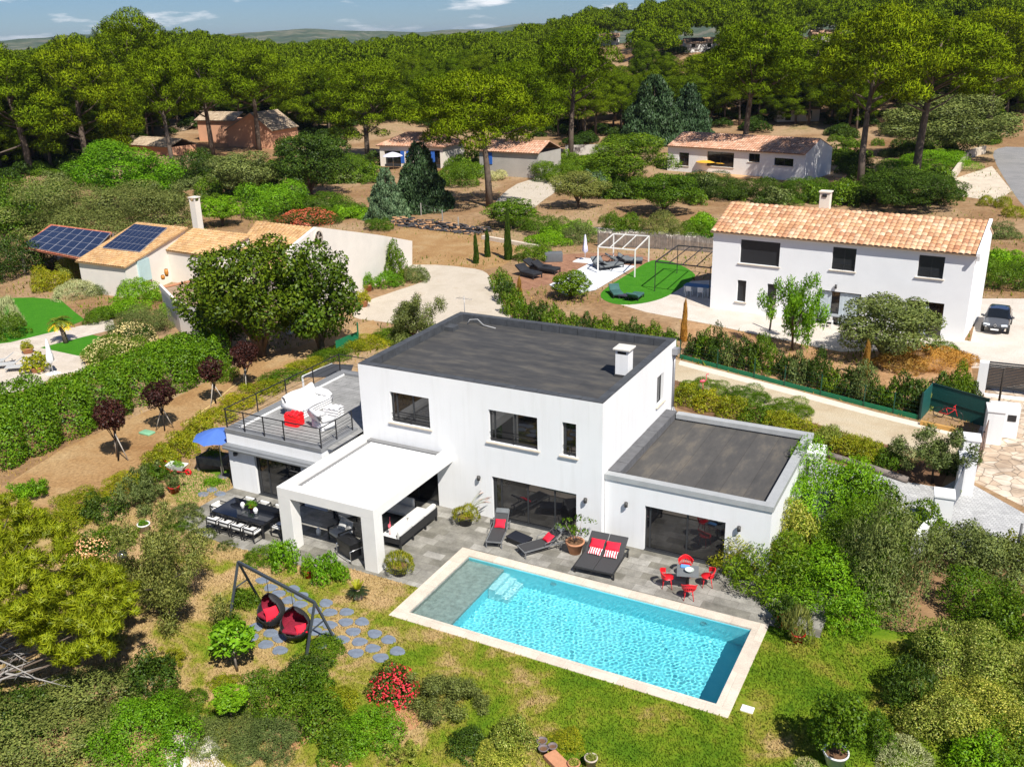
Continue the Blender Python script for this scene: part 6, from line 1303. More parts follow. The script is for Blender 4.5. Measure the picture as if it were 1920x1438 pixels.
sc_ = N(st, 'ShaderNodeTexCoord'); sw = N(st, 'ShaderNodeSeparateXYZ'); st.links.new(sc_.outputs['Object'], sw.inputs[0]); sm_ = N(st, 'ShaderNodeMath', operation='MULTIPLY'); sm_.inputs[1].default_value = 10.0
st.links.new(sw.outputs['X'], sm_.inputs[0]); sf = N(st, 'ShaderNodeMath', operation='FRACT'); st.links.new(sm_.outputs[0], sf.inputs[0]); sr = ramp(st, sf.outputs[0], [(.5, (.68, .02, .05)), (.52, (.8, .78, .75))])
st.links.new(sr.outputs['Color'], sb.inputs['Base Color']); sb.inputs['Roughness'].default_value = .85
for k, s in enumerate((-.36, .32)):
    w = ('left', 'right')[k]; ln = ('nearest the terracotta pot', 'nearest the garage door')[k]
    pillow('pillow', on(d, s, 1.5, .66), (.6, .42, .16), .06+.08*k, .6, REDF, f'plain red pillow on the double daybed, the one {ln}', 'plain red daybed pillows')
    pillow('pillow', on(d, s+.02, 1.17, .48), (.56, .34, .16), .02+.1*k, .45, STRM, f'red and white striped pillow on the double daybed, the one {ln}', 'striped daybed pillows')
# ---- red chairs round a grey table
t = thing('bistro_table', (4.32, -1.66, .02), 'square grey garden table between four red chairs', 'garden table', rz=.3)
b = MB(); b.box(-.42, .42, -.42, .42, .70, .73, .01); obj(t, 'tabletop', b, M('grey_table', (.15, .16, .165), .45, .08, 3)); b = MB(); b.tube([(0, 0, .03), (0, 0, .7)], .04, 10); obj(t, 'pedestal', b, BLK)
b = MB(); [b.bar((0, 0, .04), (.34*math.cos(k*PI/2), .34*math.sin(k*PI/2), .02), .05, .03) for k in range(4)]; obj(t, 'foot', b, BLK)
bw = MB(); bw.lathe([(.03, 0), (.1, .03), (.17, .1), (.18, .12), (.16, .11), (.09, .04), (0, .03)], n=20); o = bw.build('bowl', M('white_green_bowl', (.6, .66, .6), .3, .15, 9)); o.location = (4.4, -1.72, .752); tag(o, 'pale bowl on the grey table', 'bowl')
bw = MB(); bw.rbox((0, 0, .03), (.34, .2, .06), b=.02); o = bw.build('towel', M('blue_towel', (.12, .32, .72), .9, .1, 8)); o.location = (4.14, -1.44, .752); o.rotation_euler = (0, 0, .2); tag(o, 'folded light blue towel on the grey table', 'towel')
def red_chair(loc, rz, label):
    r = thing('red_chair', loc, label, 'chair', 'red chairs round the grey table', rz)
    b = MB(); b.lathe([(0, .43), (.2, .43), (.25, .445), (.25, .46), (0, .455)], n=18); obj(r, 'seat', b, REDP)
    b = MB(); n = 10
    for k in range(n):
        a0 = PI*.12+PI*.76*k/(n-1); x, y = .26*math.cos(a0), .24*math.sin(a0); b.bar((x, y, .45), (x*1.18, y*1.2, .78-.1*abs(math.cos(a0))), .022, .012)
    pts = [(.31*math.cos(PI*.08+PI*.84*k/14), .29*math.sin(PI*.08+PI*.84*k/14), .79-.14*abs(math.cos(PI*.08+PI*.84*k/14))**1.5) for k in range(15)]
    b.tube(pts, .024, 6); b.add([v for k in range(15) for v in ((pts[k][0]*.98, pts[k][1]*.98, pts[k][2]), (pts[k][0]*.94, pts[k][1]*.94, pts[k][2]-.16))], [(2*k, 2*k+1, 2*k+3, 2*k+2) for k in range(14)]); obj(r, 'backrest', b, REDP)
    for k in range(4): a0 = PI/4+k*PI/2; b = MB(); b.tube([(.17*math.cos(a0), .17*math.sin(a0), .44), (.27*math.cos(a0), .27*math.sin(a0), 0)], [.02, .014], 6); obj(r, 'leg', b, REDP)
    return r
rc = None
for (x, y, rz, lab) in ((3.62, -2.0, 1.9, 'red chair at the grey table, on the side of the daybed'), (5.0, -1.25, -1.2, 'red chair at the grey table, on the side of the shrubs'), (4.62, -2.42, PI+.35, 'red chair at the grey table, on the side of the pool'), (4.0, -.9, .35, 'red chair at the grey table, on the side of the garage door')):
    rc = red_chair((x, y, .02), rz, lab) if rc is None else copy_tree(rc, (x, y, .02), rz, lab)
# ---- dining set
t = thing('dining_table', (-14.95, -5.25, .02), 'long black glass dining table on the terrace left of the pergola', 'dining table')
b = MB(); b.box(-1.5, -.01, -.75, .75, .72, .745, .006); b.box(.01, 1.5, -.75, .75, .72, .745, .006); obj(t, 'tabletop', b, BGL); b = MB(); b.box(-1.48, 1.48, -.73, .73, .64, .715); obj(t, 'apron', b, BLK)
for sx in (-1, 1):
    for sy in (-1, 1): b = MB(); b.box(sx*1.42-.04, sx*1.42+.04, sy*.68-.04, sy*.68+.04, 0, .64); obj(t, 'leg', b, BLK)
def dchair(loc, rz, label):
    r = thing('dining_chair', loc, label, 'chair', 'dining chairs round the black glass table', rz)
    b = MB(); W, D = .29, .28
    for s in (-1, 1):
        b.bar((s*W, -D, 0), (s*W, -D, .62), .035); b.bar((s*W, D, 0), (s*W, D, .62), .035); b.bar((s*W, -D, .62), (s*W, D, .62), .035); b.bar((s*W, -D, .02), (s*W, D, .02), .03)
    b.bar((-W, -D, .62), (W, -D, .62), .035); b.bar((-W, -D, .4), (W, -D, .4), .03); b.bar((-W, -D, .22), (W, -D, .22), .03); b.bar((-W, D, .36), (W, D, .36), .03); obj(r, 'frame', b, BLK)
    b = MB(); b.rbox((0, .02, .42), (.52, .5, .11), b=.04); obj(r, 'seat_cushion', b, WCUSH)
    b = MB(); b.rbox((0, -D+.06, .55), (.52, .1, .24), rx=-.1, b=.04); obj(r, 'back_cushion', b, WCUSH); return r
dc = None; lb = ('leftmost', 'second from the left', 'third from the left', 'nearest the pergola')
for k in range(4):
    loc = (-16.05+.72*k, -6.18, .02); lab = f'white-cushioned dining chair on the garden side of the black table, {lb[k]}'
    dc = dchair(loc, 0, lab) if dc is None else copy_tree(dc, loc, 0, lab)
copy_tree(dc, (-16.78, -5.2, .02), -PI/2, 'white-cushioned dining chair at the garden end of the black table'); copy_tree(dc, (-13.1, -5.3, .02), PI/2, 'white-cushioned dining chair at the pergola end of the black table')
for k in range(3): copy_tree(dc, (-15.9+.9*k, -4.32, .02), PI, f'white-cushioned dining chair on the house side of the black table, {("farthest from", "middle one facing", "nearest to")[k]} the pergola')
for k, (x, y) in enumerate(((-15.35, -5.15), (-14.45, -5.3))):
    b = MB(); b.lathe([(.06, 0), (.08, .03), (.08, .14), (.05, .2), (.02, .22), (0, .22)], n=14); b.lathe([(.1, .1), (.11, .12), (.1, .2), (.05, .27), (0, .28)], n=14); o = b.build('table_lamp', WPL); o.location = (x, y, .767); tag(o, f'small white lamp on the black dining table, {("left", "right")[k]} of the red flower pot', 'table lamp', 'white lamps on the dining table')
def pot(loc, prof, mat, label, cat='plant pot', soil=None, name='plant_pot', rim=True):
    r = thing(name, loc, label, cat); b = MB(); b.lathe(prof, n=24); ob = obj(r, 'pot', b, mat)
    rt, zt = prof[-1] if soil is None else soil; b = MB(); b.lathe([(0, zt), (rt, zt)], n=20); obj(r, 'soil', b, POTSOIL); return r
def potprof(rb, rt, h, rim=.0): return [(0, .0), (rb, 0), (rt*.96, h*.86), (rt+rim, h*.86), (rt+rim, h), (rt-.02, h), (rt-.04, h-.06)]
def grow(r, z, rad, h, mat, kind='loose', rho=.12, var=0, name='leaves'):
    o = withmat(unitbush(rho, var, kind), name, mat, r); o.location = (0, 0, z); o.scale = (rad, rad, h); return o
r = pot((-14.9, -5.05, .767), potprof(.08, .12, .17), REDPOT, 'red flower pot with a leafy plant on the dining table'); grow(r, .15, .26, .26, L_BRIGHT, 'loose', .18)
# ---- potted plants on the terrace and lawn
def plumes(r, z, n, L, az0, spread, mat):
    b = MB()
    for k in range(n):
        a = az0+rr.uniform(-spread, spread); q = rr.uniform(.7, 1.1)*L; pts = [Vector((math.cos(a)*q*t*.75, math.sin(a)*q*t*.75, z+q*(1.15*t-.62*t*t))) for t in (0, .25, .5, .75, 1)]; b.mi(0).tube(pts, .006, 4); b.mi(1).tube([pts[3], pts[3].lerp(pts[4], .5), pts[4]], [.008, .026, .005], 5)
    obj(r, 'plumes', b, [L_OLIVE, mat])
g1 = pot((-6.14, -1.0, .02), potprof(.27, .37, .42, .01), BPOT, 'black pot of fountain grass with pink plumes against the villa wall'); grow(g1, .36, .62, .62, L_YEL, 'spiky', .08); plumes(g1, .4, 12, 1.7, .45, .9, M('pink_plume', (.42, .33, .29), .9, .2))
g2 = pot((-6.48, -5.75, .02), potprof(.27, .37, .42, .01), BPOT, 'black pot of grass at the pergola corner'); grow(g2, .36, .6, .75, L_YEL, 'spiky', .08, 1)
g3 = pot((-.72, -1.15, .02), potprof(.25, .38, .55, .03), TERRA, 'big terracotta pot with a sparse twiggy shrub by the sliding door')
b = MB()
for k in range(11): a = k*.57; e = Vector((math.cos(a)*.42*rr.uniform(.5, 1.2), math.sin(a)*.42*rr.uniform(.5, 1.2), rr.uniform(1.0, 1.55))); b.tube([(0, 0, .5), e*.55+Vector((0, 0, .15)), e], [.018, .012, .006], 5)
obj(g3, 'stems', b, BARKL); cl = [(rr.gauss(0, .34), rr.gauss(0, .34), rr.uniform(1.05, 1.6), .16, .16, .12) for k in range(16)]; withmat(leafmesh('leaves', cl, .35, .12, .05, 5, mode='spike'), 'leaves', L_MID, g3)
for (u, v, rb, rt, h, mat, lab, pm, pr_, ph, kd) in (
    (580, 1082, .16, .2, .34, REDPOT, 'red pot with a small leafy climber before the pergola', L_BRIGHT, .32, .75, 'loose'), (328, 924, .2, .27, .36, REDPOT, 'red pot with a twiggy rose bush by the herb bed', L_GREY, .4, .75, 'airy'), (272, 999, .17, .27, .46, WPOT, 'white pot with a low succulent on the lawn', L_BRIGHT, .26, .3, 'loose'),
    (1470, 1175, .2, .26, .36, REDPOT, 'red pot holding a bronze-leaved shrub at the far right pool corner', L_DARK, .5, .95, 'bush'), (1495, 1202, .2, .26, .36, REDPOT, 'red pot holding a tall spiky grass at the lawn edge', L_OLIVE, .6, 1.3, 'spiky'),
    (1565, 1432, .25, .36, .46, WPOT, 'pale stone pot under the round citrus tree', None, 0, 0, ''), (1108, 1437, .13, .19, .34, M('sand_pot', (.5, .42, .34), .85, .1, 5), 'tall sand-coloured pot with a rosette plant at the bottom edge', L_VAR, .18, .14, 'bush'), (1076, 1442, .12, .18, .24, TERRA, 'terracotta pot with a rosette plant at the bottom edge', L_VAR, .17, .13, 'bush'),
    (1016, 1398, .11, .16, .2, M('grey_plastic_pot', (.16, .13, .13), .7, .2, 4), 'empty dark plastic pot farthest from the camera in the group of three', None, 0, 0, ''), (1019, 1412, .11, .15, .2, MATS['grey_plastic_pot'], 'empty dark plastic pot in the near left of the group of three', None, 0, 0, ''), (1036, 1408, .1, .14, .2, MATS['grey_plastic_pot'], 'empty dark plastic pot on the right of the group of three', None, 0, 0, ''),
    (690, 546, .3, .42, .6, TERRA, 'terracotta pot with a lush plant by the porch of the solar-panel house', L_BRIGHT, .7, 1.1, 'loose'), (682, 575, .3, .42, .55, TERRA, 'terracotta pot with flowering plant on the porch bench', L_YEL, .7, .9, 'loose'), (53, 662, .3, .4, .4, TERRA, 'terracotta pot with a red-green plant on the pale neighbour terrace', L_YEL, .5, .6, 'loose'), (71, 697, .35, .45, .35, TERRA, 'round terracotta bowl with a yellow shrub beside the white parasol', L_YEL, .95, 1.0, 'bush')):
    p = G(u, v); p.z = .02; r = pot(p, potprof(rb, rt, h, .015), mat, lab)
    if pm: grow(r, h*.85, pr_, ph, pm, kd, .12 if kd != 'bush' else .18)
b = MB(); b.box(-.6, .6, -.22, .22, 0, .18, .02); o = b.build('window_box', TERRA); o.location = G(1052, 1440); o.rotation_euler = (0, 0, -.5); tag(o, 'long terracotta trough lying left of the rosette pots', 'planter')
b = MB(); b.lathe([(.23*math.sin(PI*k/12), .23-.23*math.cos(PI*k/12)) for k in range(13)], n=20); o = b.build('garden_ball', M('smoked_glass', (.05, .05, .045), .08, .2, 3, .8)); o.location = G(231, 1050); tag(o, 'shiny dark glass ball on the grass by the pink oleander', 'garden ball')
# ---- lounge under the pergola
s = thing('corner_sofa', (-8.0, -2.7, .02), 'long outdoor sofa with pale grey cushions under the pergola edge', 'sofa'); b = MB()
for x, y in ((.5, -1.45), (.5, -.5), (.5, .5), (.5, 1.4), (-.45, -1.45), (-.45, 1.4)): b.box(x-.035, x+.035, y-.035, y+.035, 0, .3)
b.box(-.5, .55, -1.5, 1.45, .26, .32); b.box(.5, .555, -1.5, 1.45, .33, .66); b.box(-.5, .49, -1.5, -1.46, .33, .5); obj(s, 'frame', b, BLK)
for k in range(3): b = MB(); b.rbox((-.04, -1.0+.97*k, .42), (.94, .95, .17), b=.05); obj(s, 'seat_cushion', b, WCUSH)
for k in range(3): b = MB(); b.rbox((.42, -1.0+.97*k, .66), (.2, .93, .4), ry=.14, b=.06); obj(s, 'back_cushion', b, WCUSH)
b = MB(); b.box(-2.9, -.55, .6, 1.45, .26, .32); b.box(-2.9, -.55, 1.4, 1.45, .33, .66); [b.box(x-.035, x+.035, y-.035, y+.035, 0, .26) for x in (-2.85, -.9) for y in (.64, 1.41)]; obj(s, 'frame', b, BLK)
for k in range(2): b = MB(); b.rbox((-1.15-1.15*k, .98, .42), (1.12, .8, .17), b=.05); obj(s, 'seat_cushion', b, GCUSH); b = MB(); b.rbox((-1.15-1.15*k, 1.32, .68), (1.1, .18, .42), rx=.12, b=.06); obj(s, 'back_cushion', b, GCUSH)
for k, (x, y, rz, lab) in enumerate(((.2, .55, .5, 'pale pillow at the house end of the sofa'), (.12, .25, 1.1, 'pale pillow leaning in the middle of the sofa'), (.2, -.05, .2, 'pale pillow nearest the middle front of the sofa'))): pillow('pillow', on(s, x, y, .63), (.5, .46, .17), rz, .8-.2*k, WCUSH, lab, 'pale sofa pillows')
def armchair(loc, rz, label):
    r = thing('armchair', loc, label, 'armchair', 'grey armchairs under the pergola', rz); b = MB()
    for sx in (-1, 1): b.box(sx*.42-.03, sx*.42+.03, -.42, .42, .56, .6); b.box(sx*.42-.03, sx*.42+.03, -.42, -.36, 0, .56); b.box(sx*.42-.03, sx*.42+.03, .36, .42, 0, .56)
    b.box(-.42, .42, -.42, .42, .24, .29); b.box(-.42, .42, .37, .42, .3, .62); obj(r, 'frame', b, BLK)
    b = MB(); b.rbox((0, -.03, .38), (.76, .76, .17), b=.05); obj(r, 'seat_cushion', b, GCUSH); b = MB(); b.rbox((0, .3, .64), (.76, .18, .44), rx=-.2, b=.06); obj(r, 'back_cushion', b, GCUSH); return r
a1 = armchair((-10.35, -4.5, .02), -.35, 'grey-cushioned armchair behind the barbecue'); copy_tree(a1, (-11.3, -3.0, .02), .9, 'grey-cushioned armchair deep in the pergola shade')
pillow('pillow', on(a1, -.02, .1, .66), (.44, .42, .15), -.1, .9, GCUSH, 'grey pillow on the armchair behind the barbecue')
q = thing('barbecue', (-9.1, -5.55, .02), 'black barbecue cart with steel legs in the pergola opening', 'barbecue', rz=-.35); b = MB(); b.box(-.5, .5, -.3, .3, .62, .8, .02); b.box(-.46, .46, -.26, .26, .2, .6); obj(q, 'body', b, M('bbq_black', (.012, .012, .013), .3, .1, 3, .6))
b = MB(); b.box(-.51, .51, -.31, .31, .805, .86, .02); b.tube([(-.08, 0, .86), (-.08, 0, .92), (.08, 0, .92), (.08, 0, .86)], .012, 6); obj(q, 'lid', b, MATS['bbq_black'])
for sx in (-1, 1): b = MB(); b.tube([(sx*.52, -.32, 0), (sx*.52, -.32, .58), (sx*.52, .32, .58), (sx*.52, .32, 0)], .022, 8); obj(q, 'leg', b, STEEL)
b = MB(); b.tube([(-.52, -.34, .16), (.52, -.34, .16)], .02, 8); obj(q, 'foot_rail', b, STEEL)
b = MB(); b.lathe([(0, 0), (.1, 0), (.11, .2), (.07, .3), (.02, .36), (0, .36)], n=14); o = b.build('lantern', WPL); o.location = (-11.55, -4.6, .02); tag(o, 'white floor lantern just inside the left pergola column', 'lantern')
def flamingo(loc, rz, label, s=1.0):
    r = thing('flamingo_ornament', loc, label, 'garden ornament', 'pink flamingo ornaments', rz); r.scale = (s, s, s); PK = M('flamingo_pink', (.8, .12, .16), .5, .12, 5)
    b = MB(); b.tube([(-.16, 0, .52), (-.08, 0, .56), (.04, 0, .58), (.12, 0, .55)], [.02, .075, .085, .03], 10); obj(r, 'body', b, PK); b = MB(); b.tube([(.1, 0, .56), (.19, 0, .66), (.15, 0, .8), (.17, 0, .92), (.24, 0, .94), (.28, 0, .88)], [.03, .022, .02, .022, .03, .01], 8); obj(r, 'neck', b, PK)
    for y in (-.02, .03): b = MB(); b.tube([(.0, y, .52), (.03, y, .26), (0, y, 0)], .01, 5); obj(r, 'leg', b, PK)
    return r
fl = flamingo((-8.12, -4.0, .52), 2.0, 'small pink flamingo ornament standing on the pale sofa', .8)
p = G(1316, 748); copy_tree(fl, (p.x, p.y, .45), .5, 'pink flamingo ornament standing in the garage bed').scale = (1.2, 1.2, 1.2)
# ---- roof terrace furniture (rippled moulded plastic)
def ripple(x0, x1, y0, y1, z0, z1, b, n=10, amp=.05, waves=3.0):
    nx_, ny_ = 16, 12
    def sh(u, v): return amp*math.sin(u*waves*2*PI)
    b.grid(lambda u, v: (x0+(x1-x0)*u+amp*.6*math.sin(v*6.28*1.5), y0+(y1-y0)*v+sh(u, v)*.5, z1+sh(u+v*.3, v)), nx_, ny_)
    for (ax, fl) in ((0, 0), (0, 1), (1, 0), (1, 1)):
        def f(u, v, ax=ax, fl=fl):
            w = amp*.8*math.sin(v*waves*6.28+u*3)
            if ax == 0: return ((x1 if fl else x0)+w*(1 if fl else -1)+amp*.6*math.sin(u*6.28*1.5), y0+(y1-y0)*u, z0+(z1-z0)*v+(sh(fl+u*.3, u) if v > .95 else 0))
            return (x0+(x1-x0)*u+amp*.6*math.sin(fl*6.28*1.5), (y1 if fl else y0)+w*(1 if fl else -1), z0+(z1-z0)*v+(sh(u+fl*.3, fl) if v > .95 else 0))
        b.grid(f, nx_, ny_)
WM = M('white_moulded_plastic', (.7, .7, .7), .45, .02, 2, .4); TZ = TH-.12
s = thing('white_sofa', (-16.35, 1.15, TZ), 'long white moulded plastic sofa with scrolled ends on the roof terrace', 'sofa', rz=.03)
b = MB(); ripple(-.5, .5, -1.15, 1.15, .0, .36, b, amp=.035); obj(s, 'seat', b, WM)
b = MB(); b.grid(lambda u, v: (-.40-.12*v+.03*math.sin(v*5), -1.15+2.3*u, .3+.62*v+.05*math.sin(u*6.28)), 20, 10); b.grid(lambda u, v: (-.62-.12*v+.03*math.sin(v*5), 1.15-2.3*u, .0+.92*v+.05*math.sin((1-u)*6.28)*v), 20, 10)
b.grid(lambda u, v: ((-.40-.12+.03*math.sin(5))*(1-v)+(-.62-.12+.03*math.sin(5))*v, -1.15+2.3*u, .92+.05*math.sin(u*6.28)+.05*math.sin(v*PI)), 20, 5); obj(s, 'backrest', b, WM)
for y in (-1.17, 1.17): b = MB(); b.tube([(-.75, y, .5), (-.3, y, .56), (.25, y, .5), (.52, y, .42)], [.1, .2, .18, .1], 12); b.tube([(.1, y, .2), (.46, y, .22)], [.18, .2], 10); obj(s, 'armrest', b, WM)
s = thing('red_stool', (-15.75, -.72, TZ), 'bright red rippled plastic cube stool beside the white sofa', 'stool', rz=.05); b = MB(); ripple(-.36, .36, -.3, .3, 0, .58, b, amp=.03); obj(s, 'body', b, M('bright_red_plastic', (.85, .01, .012), .35, .03, 2, .5))
def warm(loc, rz, label):
    s = thing('white_armchair', loc, label, 'armchair', 'white moulded armchairs on the roof terrace', rz); b = MB(); ripple(-.45, .45, -.4, .4, 0, .38, b, amp=.03); obj(s, 'seat', b, WM)
    b = MB(); b.grid(lambda u, v: (-.45+.9*u, -.36-.2*v+.06*math.sin(v*5), .02+.85*v+.05*math.sin(u*6.28)*v), 14, 10); b.grid(lambda u, v: (.45-.9*u, -.2-.2*v+.05*math.sin(v*5), .3+.57*v+.05*math.sin((1-u)*6.28)*v), 14, 8); b.tube([(-.44, -.46, .86), (-.2, -.47, .91), (.2, -.47, .82), (.44, -.46, .86)], .1, 8); obj(s, 'backrest', b, WM)
    for x in (-.45, .45): b = MB(); b.tube([(x, -.35, .5), (x, 0, .54), (x, .36, .44)], [.1, .15, .11], 10); b.tube([(x, -.3, .2), (x, .34, .2)], [.16, .15], 8); obj(s, 'armrest', b, WM)
    return s
w1_ = warm((-14.25, -.35, TZ), -.35, 'white moulded armchair nearest the terrace front railing'); copy_tree(w1_, (-13.75, 3.05, TZ), .5, 'white moulded armchair at the far side, against the house wall')
s = thing('white_table', (-14.75, 1.05, TZ), 'low white rippled table between the white sofa and armchairs', 'low table', rz=.2); b = MB(); ripple(-.4, .4, -.32, .32, 0, .42, b, amp=.03); obj(s, 'body', b, WM)
# ---- blue parasol, raised planter and wheelbarrow at the side of the terrace wing
u_ = thing('parasol', (-19.72, -1.95, 0), 'open blue parasol beside the terrace wing', 'parasol'); b = MB(); n = 8
ring = [Vector((1.22*math.cos(2*PI*k/n+.2), 1.22*math.sin(2*PI*k/n+.2), 2.2)) for k in range(n)]; top = Vector((0, 0, 2.62))
vsu, fsu = [top], []
for k in range(n):
    a, c = ring[k], ring[(k+1) % n]; m_2 = (a+c)/2*.985; m_2.z = 2.24; i0 = len(vsu); h1, h2 = top.lerp(a, .5)+Vector((0, 0, .03)), top.lerp(c, .5)+Vector((0, 0, .03)); vsu += [a, m_2, c, h1, h2]; fsu += [(0, i0+3, i0+4), (i0+3, i0, i0+1), (i0+3, i0+1, i0+4), (i0+4, i0+1, i0+2)]
b.add(vsu, fsu, False); obj(u_, 'canopy', b, M('blue_canvas', (.07, .16, .5), .8, .06, 2)); b = MB(); b.tube([(0, 0, 0), (0, 0, 2.6)], .025, 8); obj(u_, 'pole', b, STEEL)
b = MB(); [b.bar(top*.97, ring[k]*.98, .012) for k in range(n)]; obj(u_, 'ribs', b, BLK); b = MB(); b.lathe([(0, .06), (.3, .06), (.32, 0)], n=18); obj(u_, 'base', b, M('parasol_base', (.12, .12, .12), .8))
pl = thing('raised_planter', (-20.7, -1.45, 0), 'grey weathered wooden planter box on legs under the blue parasol', 'planter', rz=.12); OAK = M('weathered_wood', (.2, .17, .15), .9, .25, 4, .1, bmp=.3); b = MB()
b.box(-.75, .75, -.45, -.4, .42, .8); b.box(-.75, .75, .4, .45, .42, .8); b.box(-.75, -.7, -.4, .4, .42, .8); b.box(.7, .75, -.4, .4, .42, .8); b.box(-.7, .7, -.4, .4, .44, .74); obj(pl, 'box', b, OAK)
for sx in (-1, 1):
    for sy in (-1, 1): b = MB(); b.box(sx*.74-.05, sx*.74+.05, sy*.44-.05, sy*.44+.05, 0, .82); obj(pl, 'leg', b, OAK)
o = withmat(unitbush(.12, 0, 'loose'), 'herbs', L_MID, pl); o.location = (.0, .1, .72); o.scale = (.5, .3, .5); o = withmat(unitbush(.12, 1, 'loose'), 'herbs', L_YEL, pl); o.location = (-.45, 0, .72); o.scale = (.25, .3, .16)
wb = thing('wheelbarrow', G(335, 890), 'white wheelbarrow tray planted with greenery left of the raised planter', 'wheelbarrow', rz=.3); b = MB()
b.add([(-.5, -.3, .62), (.5, -.26, .55), (.5, .26, .55), (-.5, .3, .62), (-.32, -.18, .32), (.3, -.16, .3), (.3, .16, .3), (-.32, .18, .32)], [(4, 5, 1, 0), (5, 6, 2, 1), (6, 7, 3, 2), (7, 4, 0, 3), (7, 6, 5, 4)]); obj(wb, 'tray', b, WPL); b = MB(); b.T = Matrix.Translation((.55, 0, .18)) @ Matrix.Rotation(PI/2, 4, 'X'); b.lathe([(.1, -.03), (.18, -.04), (.18, .04), (.1, .03)], n=16); b.T = None; obj(wb, 'wheel', b, REDP)
b = MB(); [b.tube([(-.85, s*.3, .6), (-.2, s*.2, .3), (.55, s*.05, .18)], .018, 6) for s in (-1, 1)]; [b.tube([(-.3, s*.2, .32), (-.35, s*.22, 0)], .018, 6) for s in (-1, 1)]; obj(wb, 'frame', b, REDP); o = withmat(unitbush(.18, 0, 'loose'), 'plants', L_BRIGHT, wb); o.location = (0, 0, .5); o.scale = (.4, .22, .3)
# ---- garden swing and stepping stones
sw_ = thing('swing_frame', (-8.2, -10.9, 0), 'dark grey metal swing frame on the lawn', 'swing frame'); SG = M('swing_metal', (.05, .06, .07), .45, .1, 3, .5); t0, t1 = Vector((-10.42, -10.5, 2.15)), Vector((-6.05, -11.4, 2.15))
b = MB(); b.bar(t0, t1, .09, .1); part(sw_, 'crossbar', b, SG)
for tp, ft in ((t0, (-10.42, -11.35)), (t0, (-10.32, -9.75)), (t1, (-6.2, -12.05)), (t1, (-5.95, -10.6))): b = MB(); b.bar(tp, (ft[0], ft[1], 0), .075); part(sw_, 'leg', b, SG)
for tp in (t0, t1): b = MB(); b.bar(tp+Vector((0, -.35, -.95)), tp+Vector((0, .35, -.95)), .04); part(sw_, 'brace', b, SG)
def egg(k, label):
    c = t0.lerp(t1, (.4, .72)[k]); r = thing('hanging_chair', (c.x, c.y-.05, .28), label, 'hanging chair', 'wicker egg chairs on the swing', (-.15, .25)[k]); R_, Hh = .56, 1.22
    WK = M('black_wicker', (.02, .02, .021), .6, .3, 40, .4, bmp=.8, bscale=90); b = MB()
    def sh(u, v, s=1.0): 
        z = Hh*v; rad = R_*math.sin(PI*(.12+.86*v)**.9)**.75*s; a = u*2*PI; return (rad*math.cos(a)*1.0, rad*math.sin(a)*.92, z)
    nu, nv = 36, 18; vs = []; fs = []
    for j in range(nv+1):
        for i in range(nu): vs.append(sh(i/nu, j/nv))
    def open_(i, j):
        a = ((i+.5)/nu*2*PI-(-PI/2)+PI) % (2*PI)-PI; z = (j+.5)/nv; return (a/1.55)**2+((z-.64)/.4)**2 < 1
    for j in range(nv):
        for i in range(nu):
            if not open_(i, j): fs.append((j*nu+i, j*nu+(i+1) % nu, (j+1)*nu+(i+1) % nu, (j+1)*nu+i))
    b.add(vs, fs, True); o = obj(r, 'shell', b, WK); md = o.modifiers.new('thick', 'SOLIDIFY'); md.thickness = .03
    b = MB(); nb = 12
    b.grid(lambda u, v: tuple(x*.9 for x in sh(.5-.5*u if False else u*.5, .12+.62*v))[:2]+(Hh*(.14+.62*v),), 20, 10); obj(r, 'lining', b, M('burgundy_fabric', (.24, .01, .03), .9, .3, 20))
    b = MB(); b.rbox((0, -.05, .34), (.74, .66, .16), b=.07); obj(r, 'seat_cushion', b, MATS['burgundy_fabric'])
    b = MB(); b.tube([(0, 0, Hh), (0, 0, c.z-.3)], .012, 6); obj(r, 'chain', b, BLK)
    return r
e1 = egg(0, 'black wicker hanging egg chair with the bright red cushion, left on the swing'); e2 = egg(1, 'black wicker hanging egg chair with the burgundy cushion, right on the swing')
pillow('cushion', on(e1, .27, -.12, .55), (.6, .5, .16), 1.1, 1.2, REDF, 'bright red cushion standing in the left hanging egg chair'); pillow('cushion', on(e2, .33, -.2, .46), (.4, .34, .14), .9, 1.0, REDF, 'small red cushion at the edge of the right hanging egg chair')
STN = M('slate_stone', (.16, .19, .24), .85, .2, 5, .2, bmp=.3)
def stone_mesh(sd):
    rg = random.Random(sd); b = MB(); n = 16; ph_ = rg.uniform(0, 6); rad = [.29*(1+.07*math.sin(3*2*PI*k/n+ph_)+rg.uniform(-.05, .05)) for k in range(n)]
    ring = lambda s, z: [(rad[k]*s*math.cos(2*PI*k/n), rad[k]*s*.86*math.sin(2*PI*k/n), z) for k in range(n)]
    b.add(ring(1, 0)+ring(.98, .03)+ring(.9, .038), [(k, (k+1) % n, n+(k+1) % n, n+k) for k in range(n)]+[(n+k, n+(k+1) % n, 2*n+(k+1) % n, 2*n+k) for k in range(n)]+[tuple(range(2*n, 3*n))]); o = b.build('s', STN); me = o.data; bpy.data.objects.remove(o); return me
SMS = [stone_mesh(k) for k in range(5)]
for k, (cx, cyy) in enumerate(STONES):
    p = G(400+cx*.25, 1080+cyy*.25); o = bpy.data.objects.new('stepping_stone', SMS[k % 5]); COL.objects.link(o); o.location = (p.x, p.y, .012); o.rotation_euler = (0, 0, rr.uniform(-.4, .4)); tag(o, 'flat round blue-grey stepping stone set in the lawn around the swing', 'stepping stone', 'stepping stones around the swing')
for k, (cx, cyy) in enumerate(((1525, 270), (1650, 265), (1590, 235))):
    p = G(cx*.25, 860+cyy*.25); o = bpy.data.objects.new('stepping_stone', SMS[k]); COL.objects.link(o); o.location = (p.x, p.y, .012); tag(o, 'flat grey stepping stone beside the dining terrace', 'stepping stone', 'stepping stones beside the dining terrace')
